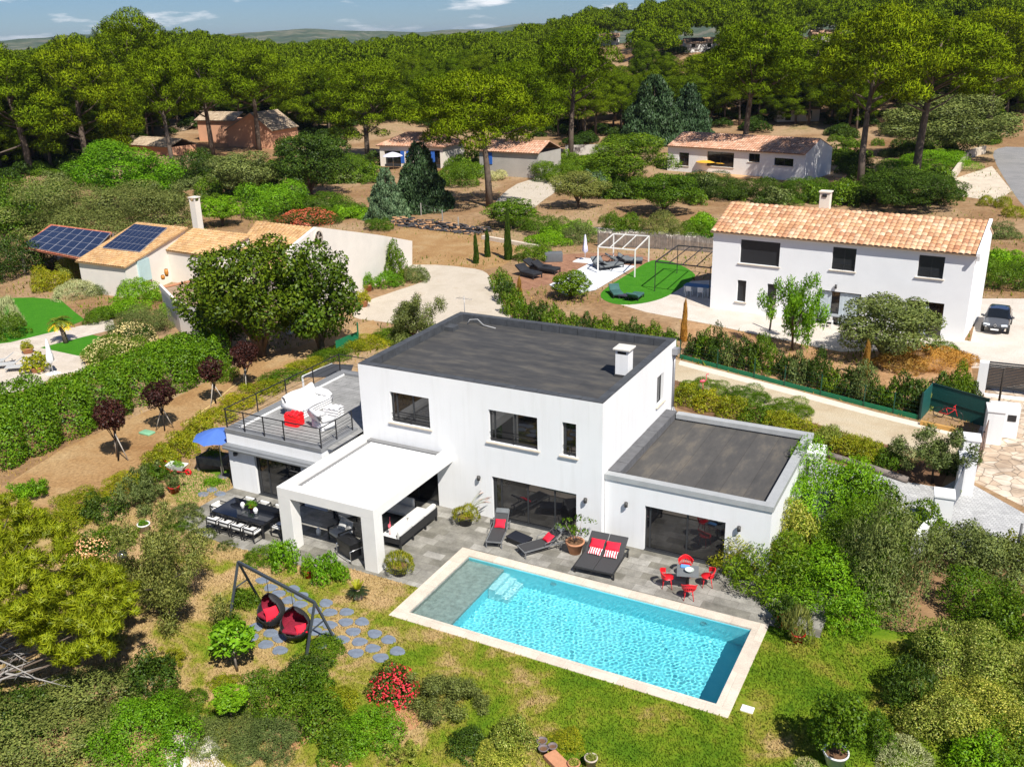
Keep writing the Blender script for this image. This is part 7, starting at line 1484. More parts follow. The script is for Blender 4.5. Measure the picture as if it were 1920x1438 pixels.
rg_ = random.Random(4)
for k in range(9):
    p = G(rg_.uniform(320, 400), rg_.uniform(1392, 1440)); bm = bmesh.new(); bmesh.ops.create_icosphere(bm, subdivisions=2, radius=.22)
    for v in bm.verts: v.co *= rg_.uniform(.8, 1.15); v.co.z *= .55
    me = bpy.data.meshes.new('boulder'); bm.to_mesh(me); bm.free(); me.materials.append(M('white_limestone', (.66, .6, .53), .9, .15, 5, .1, bmp=.4)); o = bpy.data.objects.new('boulder', me); COL.objects.link(o); o.location = (p.x, p.y, .06); s_ = rg_.uniform(.6, 1.5); o.scale = (s_, s_, s_); tag(o, 'white limestone lump among the rubble at the bottom left', 'rock', 'white rocks of the rubble patch')

# ================================================================ LEFT NEIGHBOUR: HOUSE WITH SOLAR PANELS
lh = thing('house', (-48, 29, 0), 'sprawling cream house with ochre tile roofs, tall chimney and round gable window', 'house')
CW_ = M('warm_white_plaster', (.74, .69, .62), .9, .05, .8, .2)
def wing(E0, E1, R1, R0, ze, zr, mat, wallm=CW_, inset=.3, tiles=True):
    e0, e1, r1, r0 = G(*E0, ze), G(*E1, ze), G(*R1, zr), G(*R0, zr); c = (e0+e1+r1+r0)/4; q = [p+(Vector((c.x, c.y, p.z))-p)*(inset/max(.1, (Vector((c.x, c.y, p.z))-p).length)) for p in (e0, e1, r1, r0)]
    b = MB(); lo = [Vector((p.x, p.y, 0)) for p in q]; up = [p-Vector((0, 0, .12)) for p in q]
    b.add(lo+up, [(0, 1, 5, 4), (1, 2, 6, 5), (2, 3, 7, 6), (3, 0, 4, 7)]); part(lh, 'wall', b, wallm)
    tileroof(lh, 'roof', e0, e1, r1, r0, mat, .3, .4, .055); return e0, e1, r1, r0
eB = wing((140, 490), (233, 502), (352, 427), (256, 417), 2.8, 4.4, TILE_Y); eC = wing((302, 468), (398, 482), (472, 440), (362, 428), 3.0, 4.2, TILE_Y); eD = wing((440, 470), (545, 463), (592, 427), (480, 415), 3.0, 4.4, TILE_Y)
wing((488, 505), (566, 540), (560, 478), (500, 470), 2.5, 3.5, TILE_Y); wing((641, 488), (688, 472), (649, 456), (597, 475), 2.5, 3.2, TILE_Y)
P_, Q_ = G(773, 496), G(668, 556); px_ = [(668, 556), (773, 496), (773, 452), (712, 440), (592, 426), (560, 446)]
b = MB(); T_ = wallT(P_, Q_); pts = []
for u, v in ((773, 496), (773, 452), (712, 441), (594, 426), (545, 466), (545, 640)):
    s_, z_ = PW(P_, Q_, u, v); pts.append((s_, 0.0, max(0.0, z_)))
b.T = T_; b.add(pts, [tuple(range(len(pts)))]); b.add([(x, -.3, z) for x, y, z in pts], [tuple(range(len(pts)-1, -1, -1))]); n_ = len(pts); b.add(pts+[(x, -.3, z) for x, y, z in pts], [(k, (k+1) % n_, n_+(k+1) % n_, n_+k) for k in range(n_)]); part(lh, 'wall', b, CW_)
s_, z_ = PW(P_, Q_, 596, 447); b = MB(); b.T = T_ @ Matrix.Translation((s_, .03, z_)) @ Matrix.Rotation(PI/2, 4, 'X'); b.lathe([(.55, -.05), (.68, -.05), (.68, .05), (.55, .05)], n=24); b.mi(1).lathe([(0, .0), (.55, .0)], n=24); b.mi(0); [b.bar((-.55*math.cos(a), -.55*math.sin(a), .02), (.55*math.cos(a), .55*math.sin(a), .02), .06) for a in (0, PI/3, 2*PI/3)]; part(lh, 'round_window', b, [STONE, GLASS])
p = G(372, 428, 3.6); b = MB(); b.box(p.x-.35, p.x+.35, p.y-.35, p.y+.35, 3.2, 6.2); b.box(p.x-.42, p.x+.42, p.y-.42, p.y+.42, 6.55, 6.65); [b.box(p.x+sx*.3-.06, p.x+sx*.3+.06, p.y+sy*.3-.06, p.y+sy*.3+.06, 6.2, 6.55) for sx in (-1, 1) for sy in (-1, 1)]; part(lh, 'chimney', b, CREAM)
PVM = M('solar_cells', (.010, .015, .04), .18, .2, 1.5, .6); PVF = M('solar_frame', (.3, .31, .35), .4, .05)
def onplane(c, u, v, off):
    n = (c[1]-c[0]).cross(c[3]-c[0]).normalized(); n = n if n.z > 0 else -n; d = Vector(ray(u, v)); o = Vector(CP); q = c[0]+n*off
    return o+d*((q-o).dot(n)/d.dot(n))
def solar(root, cor, nx_, ny_, name='solar_panel', fr=.035):
    n = (cor[1]-cor[0]).cross(cor[3]-cor[0]).normalized(); n = n if n.z > 0 else -n; dn = n*-.08; b = MB(); b.add([c+dn for c in cor]+list(cor), [(3, 2, 1, 0), (4, 5, 6, 7), (0, 1, 5, 4), (1, 2, 6, 5), (2, 3, 7, 6), (3, 0, 4, 7)])
    b.mi(1); L = lambda u, v: cor[0].lerp(cor[1], u).lerp(cor[3].lerp(cor[2], u), v)+n*.012
    for i in range(nx_):
        for j in range(ny_):
            u0, u1, v0, v1 = (i+fr)/nx_, (i+1-fr)/nx_, (j+fr*.6)/ny_, (j+1-fr*.6)/ny_; b.add([L(u0, v0), L(u1, v0), L(u1, v1), L(u0, v1)], [(0, 1, 2, 3)])
    return part(root, name, b, [PVF, PVM])
solar(lh, [onplane(eB, u, v, .16) for u, v in ((192, 464), (262, 472), (313, 427), (252, 420))], 8, 4); solar(lh, [onplane(eD, u, v, .14) for u, v in ((496, 444), (522, 448), (543, 429), (519, 425))], 1, 1, name='skylight')
BLUS = M('pale_blue_shutter', (.45, .6, .6), .7, .06, 3)
for u, v, w_, h_ in ((272, 507, 1.5, 1.9), ): 
    s_, z_ = PW(eB[1], eB[2], u, v); b = MB(); b.T = wallT(eB[1], eB[2]); b.box(s_-w_/2, s_+w_/2, -.02, .36, max(.1, z_-h_/2), z_+h_/2); part(lh, 'shutter', b, BLUS)
A_, B_ = eC[0], eC[1]
for u, w_, m_, nm in ((334, 1.0, BLUS, 'shutter'), (357, 1.4, GLASS, 'window')):
    s_, z_ = PW(A_, B_, u, 492); b = MB(); b.T = wallT(A_, B_); b.box(s_-w_/2, s_+w_/2, .2, .36, .8, 2.5); part(lh, nm, b, m_)
tw = thing('terrace_wall', (-41, 17.5, 0), 'tall white buttressed terrace wall below the shutters', 'wall'); poly = [G2(300, 533, 2.6), G2(357, 520, 2.6), (-37.6, 18.6), (-36.9, 14.3), (-40.4, 15.2)]
b = MB(); b.prism(poly, 0, 2.2); part(tw, 'wall', b, CW_); b = MB(); b.prism(poly, 2.203, 2.22); part(tw, 'terrace_floor', b, M('tan_tiles', (.34, .23, .15), .9, .15, 2)); b = MB(); [b.bar((*poly[k], 2.4), (*poly[(k+1) % 5], 2.4), .2, .4) for k in (3, 4)]; part(tw, 'parapet', b, CW_); b = MB(); b.bar((*poly[0], 2.3), (*poly[1], 2.3), .35, .08); part(tw, 'coping', b, TERRA)
for k, (u, v, h) in enumerate(((306, 524, .35), (313, 518, .6))):
    p = G(u, v, 2.66); b = MB(); b.lathe([(0, 0), (.12, 0), (.17, h*.5), (.13, h), (.1, h)], n=14); o = b.build('jar', M('amber_jar', (.5, .2, .03), .35, .15, 4)); o.location = p; tag(o, ('short', 'tall')[k]+' amber jar on the white terrace wall coping', 'jar', 'amber jars on the terrace wall')
cp_ = thing('carport', (-66, 26, 0), 'open carport under a big field of dark blue solar panels', 'carport'); q4 = [G(38, 464, 2.5), G(168, 490, 2.5), G(210, 436, 3.6), G(95, 421, 3.6)]
tileroof(cp_, 'roof', q4[0], q4[1], q4[2], q4[3], tilem('red_tiles', [(.5, .17, .1), (.42, .13, .08), (.56, .24, .14)]), .3, .4, .05)
solar(cp_, [onplane(q4, u, v, .18) for u, v in ((40, 460), (163, 484), (207, 437), (97, 423))], 7, 4)
for p in q4: b = MB(); b.box(p.x-.1, p.x+.1, p.y-.1, p.y+.1, 0, p.z-.1); part(cp_, 'post', b, OAK)
b = MB(); b.bar((q4[3].x, q4[3].y, 1.5), (q4[2].x, q4[2].y, 1.5), .15, 3.0); part(cp_, 'back_wall', b, CREAM)
# neighbour pool terrace
def nlounger(u, v, label, first=[None]):
    p = G(u, v); p.z = .02
    if first[0] is None:
        r = thing('garden_lounger', p, label, 'sun lounger', 'grey loungers on the neighbour terrace', -.9); b = MB(); b.box(-.33, .33, 0, 1.3, .28, .33, .01); b.rbox((0, 1.58, .5), (.66, .75, .04), rx=.6); obj(r, 'sling', b, M('pale_grey_sling', (.42, .42, .41), .8, .06)); b = MB(); [b.bar((s*.3, y, 0), (s*.3, y, .28), .04) for s in (-1, 1) for y in (.1, 1.2, 1.7)]; obj(r, 'frame', b, M('grey_alu', (.35, .35, .35), .4)); first[0] = r; return r
    return copy_tree(first[0], p, -.9, label)
nlounger(12, 697, 'grey lounger nearest the yellow shrub on the neighbour terrace'); nlounger(-8, 692, 'second grey lounger on the neighbour terrace'); nlounger(-28, 686, 'third grey lounger at the picture edge on the neighbour terrace')
def closed_parasol(u, v, h, mat, label, basew=.5):
    p = G(u, v); p.z = .02; r = thing('closed_parasol', p, label, 'parasol'); b = MB(); n = 16; prof = [(.05, .3), (.24, .38), (.2, .55), (.15, .62), (.12, .8), (.05, .97), (.0, 1.0)]
    vs = [((rd*(1+.3*math.cos(4*2*PI*k/n)))*math.cos(2*PI*k/n), (rd*(1+.3*math.cos(4*2*PI*k/n)))*math.sin(2*PI*k/n), z*h) for rd, z in prof for k in range(n)]; b.add(vs, [(i*n+k, i*n+(k+1) % n, (i+1)*n+(k+1) % n, (i+1)*n+k) for i in range(len(prof)-1) for k in range(n)], True); obj(r, 'canopy', b, mat)
    b = MB(); b.tube([(0, 0, .05), (0, 0, h)], .03, 8); obj(r, 'pole', b, STEEL); b = MB(); b.box(-basew, basew, -basew, basew, 0, .08); obj(r, 'base', b, WPL); return r
closed_parasol(100, 702, 2.5, M('white_canvas', (.74, .76, .77), .85, .05, 4), 'closed white parasol on the neighbour pool terrace', .35); closed_parasol(1097, 490, 2.6, M('lilac_canvas', (.6, .58, .72), .85, .06, 4), 'closed pale lilac parasol on a white base by the pool cover', .9)
hz_ = MB(); hz_.tube([G(345, 795, .03), G(395, 760, .03), G(430, 730, .03), G(470, 700, .03)], .035, 6); tag(hz_.build('hose', M('yellow_hose', (.6, .45, .2), .6)), 'yellow pipe lying along the dry path past the plum trees', 'hose')
b = MB(); b.box(-.4, .4, -.25, .25, 0, .12, .03); o = b.build('valve_box', M('green_lid', (.2, .42, .25), .6)); o.location = G(276, 813); tag(o, 'small green valve box lid on the dry path', 'valve box')
gf = thing('garden_fence', G(655, 640), 'short green mesh fence panel by the corner of the gravel court', 'fence'); b = MB(); b.bar(G(630, 652, .5), G(672, 634, .5), .03, 1.0); part(gf, 'panel', b, M('green_mesh', (.01, .16, .07), .6, .1)); b = MB(); b.box(G(672, 634).x-.04, G(672, 634).x+.04, G(672, 634).y-.04, G(672, 634).y+.04, 0, 1.2); part(gf, 'post', b, MATS['green_mesh'])

# ================================================================ RIGHT NEIGHBOUR'S GARDEN
gz_ = thing('gazebo', G(1168, 505), 'white metal gazebo frame over grey loungers at the end of the pool cover', 'gazebo'); WMET = M('white_metal', (.76, .74, .7), .5, .04); cs = [G(1121, 513), G(1190, 520), G(1216, 491), G(1150, 486)]
for c in cs: b = MB(); b.box(c.x-.05, c.x+.05, c.y-.05, c.y+.05, 0, 2.4); part(gz_, 'post', b, WMET)
b = MB(); [b.bar(cs[k]+z3*2.46, cs[(k+1) % 4]+z3*2.46, .09) for k in range(4)]; [b.bar(cs[0].lerp(cs[1], t)+z3*2.5, cs[3].lerp(cs[2], t)+z3*2.5, .07) for t in (.33, .66)]; part(gz_, 'roof_frame', b, WMET)
def lowbed(u, v, rz, mat, label, grp, sc=1.0, name='deck_lounger'):
    p = G(u, v); p.z = .03; r = thing(name, p, label, 'sun lounger', grp, rz); r.scale = (sc,)*3; b = MB(); b.rbox((0, 0, .3), (.8, 1.3, .16), b=.05); obj(r, 'seat', b, mat); b = MB(); b.rbox((0, .85, .48), (.8, .7, .14), rx=.55, b=.05); obj(r, 'backrest', b, mat); b = MB(); [b.box(x-.03, x+.03, y-.03, y+.03, 0, .24) for x in (-.36, .36) for y in (-.6, .6)]; b.box(-.4, .4, -.65, .65, .2, .24); obj(r, 'frame', b, BLK); return r
lb0 = lowbed(1165, 492, 2.3, DGC, 'grey cushioned lounger in the middle under the gazebo', 'grey loungers under the gazebo', 1.3)
for u, v, rz, l in ((1188, 494, 1.9, 'grey cushioned lounger at the right under the gazebo'), (1150, 503, 2.6, 'grey cushioned lounger at the front under the gazebo'), (1128, 505, .8, 'grey cushioned lounger beside the left gazebo post')): p = G(u, v); copy_tree(lb0, (p.x, p.y, .03), rz, l)
lk = lowbed(996, 520, 1.2, M('black_cushion', (.015, .016, .02), .8, .2), 'black lounger on the wood deck nearest the hedge', 'black loungers on the wood deck', 1.4)
for u, v, l in ((1014, 508, 'middle black lounger on the wood deck'), (1030, 512, 'black lounger on the wood deck nearest the pool cover')): p = G(u, v); copy_tree(lk, (p.x, p.y, .03), 1.5, l)
b = MB(); b.rbox((0, 0, .45), (1.7, .9, .9), b=.04); o = b.build('deck_box', M('grey_deck_box', (.11, .12, .13), .6, .1)); o.location = G(1038, 490); o.rotation_euler = (0, 0, .5); tag(o, 'grey storage box on the wood deck', 'storage box')
lg = lowbed(1156, 556, .6, M('teal_cushion', (.04, .11, .1), .8, .2), 'teal lounger at the left end of the artificial lawn', 'loungers on the artificial lawn', 1.1)
copy_tree(lg, tuple(G(1193, 560)), PI, 'dark teal armchair-like lounger on the right of the artificial lawn')
b = MB(); b.rbox((0, 0, .3), (1.0, .7, .08)); [b.box(x-.03, x+.03, y-.03, y+.03, 0, .28) for x in (-.4, .4) for y in (-.28, .28)]; o = b.build('lawn_table', M('purple_table', (.05, .04, .07), .6)); o.location = G(1172, 560); tag(o, 'low dark table between the loungers on the artificial lawn', 'low table')
sf = thing('steel_pergola', G(1275, 530), 'thin dark steel pergola frame over the edge of the artificial lawn', 'pergola'); SDK = M('dark_steel', (.03, .028, .03), .5); c4 = [Vector((-12.0, 40.6, 0)), Vector((-7.2, 40.2, 0)), Vector((-7.6, 47.2, 0)), Vector((-12.3, 47.4, 0))]
for c in c4: b = MB(); b.box(c.x-.028, c.x+.028, c.y-.028, c.y+.028, 0, 2.5); part(sf, 'post', b, SDK)
b = MB(); [b.bar(c4[k]+z3*2.54, c4[(k+1) % 4]+z3*2.54, .09) for k in range(4)]; [b.bar(c4[0].lerp(c4[1], t)+z3*2.56, c4[3].lerp(c4[2], t)+z3*2.56, .06) for t in (.25, .5, .75)]; part(sf, 'roof_frame', b, SDK)
t = thing('garden_table', G(1308, 552), 'blue-topped white dining table in the shade of the white house', 'garden table', rz=.0); t.location.z = .02; b = MB(); b.box(-1.1, 1.1, -.5, .5, .72, .76); obj(t, 'tabletop', b, M('blue_top', (.03, .14, .3), .5)); [obj(t, 'leg', MB().box(sx*1.0-.05, sx*1.0+.05, sy*.42-.05, sy*.42+.05, 0, .72), WMET) for sx in (-1, 1) for sy in (-1, 1)]
def wchair(loc, rz, label):
    r = thing('white_chair', loc, label, 'chair', 'white chairs at the blue table', rz); b = MB(); b.box(-.24, .24, -.24, .24, .43, .47, .015); obj(r, 'seat', b, WPL); b = MB(); b.rbox((0, -.24, .66), (.46, .04, .36), rx=.1); obj(r, 'backrest', b, WPL)
    for sx in (-1, 1):
        for sy in (-1, 1): b = MB(); b.bar((sx*.2, sy*.2, .43), (sx*.23, sy*.23, 0), .035); obj(r, 'leg', b, WPL)
    return r
tl = t.location; wc = wchair((tl.x-.5, tl.y-.75, .02), 0, 'left white chair at the blue table'); copy_tree(wc, (tl.x+.5, tl.y-.75, .02), 0, 'right white chair at the blue table')
t2 = thing('patio_table', G(1548, 606), 'grey table before the curtained door of the white house', 'garden table'); b = MB(); b.box(-1.2, 1.2, -.5, .5, .7, .76); obj(t2, 'tabletop', b, M('grey_top', (.3, .32, .34), .5)); [obj(t2, 'leg', MB().box(sx*1.05-.05, sx*1.05+.05, sy*.4-.05, sy*.4+.05, 0, .7), BLK) for sx in (-1, 1) for sy in (-1, 1)]
tl = t2.location; copy_tree(wc, (tl.x-1.3, tl.y-.7, .02), .3, 'pale chair left of the grey table under the pepper tree', 'chairs at the grey table'); copy_tree(wc, (tl.x+.4, tl.y-.95, .02), 0, 'pale chair in front of the grey table', 'chairs at the grey table')
b = MB(); b.tube([(0, 0, 0), (.15, .05, 2.6)], .07, 8); o = b.build('wooden_post', OAK); o.location = G(1443, 620); tag(o, 'bare dark wooden post beside the pepper tree', 'post')
# brushwood fence
bf = thing('brushwood_fence', G(1280, 470), 'grey brushwood screen fence behind the gazebo', 'fence'); b = MB(); ptsf = [G(1120, 462), G(1210, 466), G(1275, 470), G(1336, 474)]; rgx = random.Random(2)
for k in range(3):
    a, c = ptsf[k], ptsf[k+1]; n = int((c-a).length/.13)
    for i in range(n): p = a.lerp(c, (i+.5)/n); b.box(p.x-.05, p.x+.05, p.y-.03+rgx.uniform(-.03, .03), p.y+.03, 0, 1.5+rgx.uniform(-.12, .12))
part(bf, 'canes', b, M('brushwood', (.2, .17, .15), .95, .35, 3)).__setitem__('kind', 'stuff')
# green drive fence
gfn = thing('drive_fence', G(1500, 732), 'low green fence strip with thin posts along the sandy drive', 'fence'); line = [G(1275, 672), G(1400, 705), G(1500, 731), G(1640, 767), G(1722, 787)]; GRN = M('green_strip', (.008, .17, .075), .55, .1)
b = MB(); [b.bar(line[k]+z3*.14, line[k+1]+z3*.14, .04, .28) for k in range(4)]; part(gfn, 'strip', b, GRN)
for t_ in range(8): f_ = t_/7*3.999; k = int(f_); p = line[k].lerp(line[k+1], f_-k); b = MB(); b.box(p.x-.03, p.x+.03, p.y-.03, p.y+.03, 0, 1.3); part(gfn, 'post', b, M('dark_green_post', (.01, .06, .035), .5))
b = MB(); [b.bar(line[k]+z3*zz, line[k+1]+z3*zz, .008) for k in range(4) for zz in (.5, .75, 1.0, 1.25)]; part(gfn, 'wires', b, MATS['dark_green_post'])
# green screened bin shelter
bs = thing('bin_shelter', G(1780, 790), 'dark green screened enclosure beside the gate', 'screen'); GT_ = M('teal_screen', (.01, .085, .075), .6, .2, 14); s0, s1, s2 = G(1724, 788), G(1742, 768), G(1846, 800)
b = MB(); b.bar(s0+z3*.8, s1+z3*.8, .05, 1.6); b.bar(s1+z3*.8, s2+z3*.8, .05, 1.6); part(bs, 'panel', b, GT_); b = MB(); [b.bar(s1+z3*zz, s2+z3*zz, .09, .06) for zz in (.72, 1.6)]; [b.box(p.x-.04, p.x+.04, p.y-.04, p.y+.04, 0, 1.65) for p in (s0, s1, s2)]; part(bs, 'frame', b, M('dark_green_frame', (.005, .03, .028), .5))
b = MB(); b.bar(G(1726, 792, .12), G(1790, 806, .12), .2, .22); tag(b.build('timber_beam', M('yellow_timber', (.5, .28, .08), .8, .15)), 'yellow timber beam along the drive in front of the green screen', 'beam')
bk = thing('bicycle', G(1776, 786), 'small red bicycle lying by the green screen', 'bicycle', rz=-.25)
for x in (-.5, .5): b = MB(); b.T = Matrix.Translation((x, 0, .3)) @ Matrix.Rotation(PI/2, 4, 'X'); b.tube([(.29*math.cos(2*PI*k/20), .29*math.sin(2*PI*k/20), 0) for k in range(21)], .02, 6); b.T = None; obj(bk, 'wheel', b, BLK)
b = MB(); [b.tube(q, .02, 6) for q in ([(-.5, 0, .3), (-.15, 0, .65), (.35, 0, .68), (.5, 0, .3)], [(-.15, 0, .65), (0, 0, .3), (.35, 0, .68)], [(.35, 0, .68), (.3, 0, .85)], [(-.5, 0, .3), (0, 0, .3)])]; b.tube([(.3, -.22, .86), (.3, .22, .86)], .015, 6); obj(bk, 'frame', b, REDP); b = MB(); b.rbox((-.18, 0, .72), (.24, .12, .05), b=.02); obj(bk, 'saddle', b, BLK)
# gates and pillars
def pillar(u, v, w, d, h, label, rz=.1):
    p = G(u, v); r = thing('gate_pillar', p, label, 'gate pillar', 'white gate pillars', rz); b = MB(); b.box(-w/2, w/2, -d/2, d/2, 0, h-.12); obj(r, 'shaft', b, WHITE); b = MB(); b.box(-w/2-.05, w/2+.05, -d/2-.05, d/2+.05, h-.115, h, .02); obj(r, 'cap', b, WHITE); return r
GRZ = .12
pillar(1858, 826, .8, 1.1, 1.9, 'white gate pillar next to the green screen'); pillar(1812, 886, .7, .8, 1.95, 'white gate pillar on the far side of the short wall between the gates'); pillar(1806, 922, .72, .7, 1.9, 'white gate pillar holding the grey drooping gate'); pillar(1762, 986, .75, .8, 1.65, 'white gate pillar nearest the garden shrubs')
mbx = thing('mailbox_wall', G(1876, 815), 'short white wall with a dark mailbox right of the gate pillar', 'wall', rz=.12); b = MB(); b.box(-.7, .7, -.35, .35, 0, 1.75); obj(mbx, 'wall', b, WHITE); b = MB(); b.box(.15, .55, -.38, -.34, .95, 1.3); obj(mbx, 'mailbox', b, BLK)
g_ = thing('brown_gate', G(1843, 866), 'brown metal leaf gate between the white pillars', 'gate'); b = MB(); a, c = G(1845, 842), G(1829, 888); b.bar(a+z3*.85, c+z3*.85, .05, 1.55); part(g_, 'leaf', b, M('brown_gate', (.14, .085, .065), .5, .1)); b = MB(); b.bar(a.lerp(c, .55)+z3*.02, a.lerp(c, .55)+z3*1.68, .09); part(g_, 'frame', b, BLK)
g_ = thing('grey_gate', G(1785, 960), 'grey metal gate with drooping top at the paved drive', 'gate'); b = MB(); a, c = G(1799, 930), G(1772, 972); n = 12; b.add([v for i in range(n+1) for v in (a.lerp(c, i/n)+z3*.1, a.lerp(c, i/n)+z3*(1.75-.75*math.sin(PI*.5*i/n)**.8))], [(2*i, 2*i+2, 2*i+3, 2*i+1) for i in range(n)]); o = part(g_, 'leaf', b, M('grey_gate', (.12, .135, .16), .5, .1)); md = o.modifiers.new('s', 'SOLIDIFY'); md.thickness = .05
fw = thing('front_wall', G(1765, 905), 'low white wall along the planting bed between the gate pillars', 'wall'); b = MB(); b.bar(G2(1811, 896)+(.75,), G2(1807, 914)+(.75,), .34, 1.5); part(fw, 'wall', b, WHITE)
fw2 = thing('garden_front_wall', G(1740, 1000), 'low white wall running from the last gate pillar into the shrubs', 'wall'); b = MB(); b.bar(G2(1752, 1000)+(.55,), G2(1712, 1050)+(.55,), .3, 1.1); part(fw2, 'wall', b, WHITE)
lvs = thing('louvred_gate', G(1880, 740), 'dark grey horizontal-slat gate with a white pillar at the right edge', 'gate'); a, c = G(1845, 732), G(2020, 752); b = MB(); [b.bar(a+z3*(.25+.095*k), c+z3*(.25+.095*k), .03, .075) for k in range(16)]; part(lvs, 'slats', b, ANTH); b = MB(); [b.bar(a.lerp(c, t)+z3*.1, a.lerp(c, t)+z3*1.8, .08) for t in (.01, .45, .99)]; b.bar(a+z3*1.8, c+z3*1.8, .08); part(lvs, 'frame', b, ANTH)
p = G(1837, 738); b = MB(); b.box(p.x-.25, p.x+.25, p.y-.25, p.y+.25, 0, 2.0); part(lvs, 'pillar', b, WHITE); b = MB(); b.bar(G(1845, 740, .08), G(2020, 760, .08), .2, .16); part(lvs, 'sill', b, WHITE)
b = MB(); b.tube([(0, 0, 0), (0, 0, 2.4)], .06, 8); o = b.build('sign_post', BARKD); o.location = G(1871, 765); tag(o, 'thin dark post in front of the louvred gate', 'post')
b = MB(); b.tube([(0, 0, 0), (0, 0, 1.9)], .05, 8); o = b.build('grey_post', M('grey_post', (.1, .1, .1), .6)); o.location = G(1902, 1060); tag(o, 'short dark post among the shrubs at the right edge', 'post')
lgk = thing('log_edging', G(1620, 880), 'half-buried grey log edging between planting bed and paved drive', 'edging'); lp = [G(1537, 852), G(1580, 866), G(1640, 884), G(1702, 905)]
b = MB(); b.tube([p+z3*.14 for p in lp], .17, 10); part(lgk, 'log', b, OAK)
# parked car
car = thing('parked_car', G(1868, 614), 'dark grey hatchback parked nose to the camera beside the white house', 'car', rz=-.05); CARP = M('car_grey', (.075, .08, .09), .22, .05, 2, .6)
sec = [(-2.02, .55, .62, .46, .70), (-1.9, .42, .78, .62, .80), (-1.3, .30, .92, .74, .84), (-.85, .28, 1.0, .78, .86), (0, .28, 1.0, .80, .87), (.9, .28, 1.0, .80, .87), (1.6, .32, 1.02, .78, .85), (1.95, .42, .98, .7, .78), (2.04, .55, .85, .6, .70)]
vs = []; m = 10
for y, zb, zt, wt, wb in sec:
    half = [(wb*.86, zb), (wb, zb+.14), (wb*1.0, zb+(zt-zb)*.6), (wt*.98, zt-.05), (wt*.72, zt)]
    row = [(x, y, z) for x, z in half]+[(-x, y, z) for x, z in half[::-1]]; vs += row
b = MB(); b.add(vs, [(i*m+k, i*m+(k+1) % m, (i+1)*m+(k+1) % m, (i+1)*m+k) for i in range(len(sec)-1) for k in range(m)]+[tuple(range(m)), tuple((len(sec)-1)*m+k for k in range(m-1, -1, -1))], True); body = obj(car, 'body', b, CARP); body.modifiers.new('sub', 'SUBSURF').render_levels = 2
sec2 = [(-.95, .96, .8, .96), (-.25, 1.42, .6, .8), (.2, 1.5, .6, .8), (.9, 1.48, .58, .8), (1.5, 1.32, .55, .78), (1.88, 1.0, .68, .8)]
vs = []
for y, zt, wt, wb in sec2:
    zb = .95; half = [(wb, zb), (wb*.98, zb+(zt-zb)*.3), (wt+.06, zb+(zt-zb)*.85), (wt*.7, zt)]; vs += [(x, y, z) for x, z in half]+[(-x, y, z) for x, z in half[::-1]]
b = MB(); b.add(vs, [(i*8+k, i*8+k+1, (i+1)*8+k+1, (i+1)*8+k) for i in range(len(sec2)-1) for k in (0, 1, 2, 4, 5, 6)], True); obj(car, 'window', b, M('car_glass', (.01, .012, .014), .05, .1, 2, .7))
b = MB(); b.grid(lambda u, v: ((u-.5)*1.14*(1-.05*v), -.28+1.35*v, 1.445+.075*math.sin(PI*min(1, v*.9+.12))-.05*(2*u-1)**2), 8, 8); b.grid(lambda u, v: ((.5-u)*1.2, -.3+1.9*v, 1.40-.3*max(0, v-.7)-.02*(2*u-1)**2), 8, 8); obj(car, 'roof', b, M('car_roof', (.03, .05, .1), .12, .05, 2, .7))
for sx in (-1, 1):
    for y in (-1.28, 1.3):
        b = MB(); b.T = Matrix.Translation((sx*.8, y, .31)) @ Matrix.Rotation(PI/2, 4, 'Y'); b.lathe([(.2, -.1), (.31, -.1), (.31, .1), (.2, .1)], n=20); b.T = None; w_ = obj(car, 'wheel', b, M('tyre', (.02, .02, .02), .8)); b = MB(); b.T = Matrix.Translation((sx*.8, y, .31)) @ Matrix.Rotation(PI/2, 4, 'Y'); b.lathe([(0, .09*sx), (.2, .08*sx)], n=20); b.T = None; b.build('rim', STEEL, w_)
    b = MB(); b.rbox((sx*.55, -1.93, .70), (.42, .16, .15), rz=sx*.35, b=.05); obj(car, 'headlight', b, M('headlight_glass', (.6, .65, .7), .15, .05, 2, .6)); b = MB(); b.rbox((sx*.98, -.62, 1.0), (.2, .12, .15), b=.05); obj(car, 'mirror', b, CARP)
b = MB(); b.box(-.42, .42, -2.06, -1.98, .34, .52, .02); obj(car, 'grille', b, BLK); b = MB(); b.box(-.26, .26, -2.1, -2.065, .36, .46); obj(car, 'number_plate', b, WPL)
b = MB(); [b.bar(p_, q_, .05, .025) for p_, q_ in (((0, -2.05, .82), (.09, -2.06, .7)), ((.09, -2.06, .7), (0, -2.07, .58)), ((0, -2.07, .58), (-.09, -2.06, .7)), ((-.09, -2.06, .7), (0, -2.05, .82)))]; obj(car, 'badge', b, STEEL)
b = MB(); b.rbox((0, -.62, 1.21), (1.28, .82, .02), rx=.60); obj(car, 'windscreen', b, MATS['car_glass'])
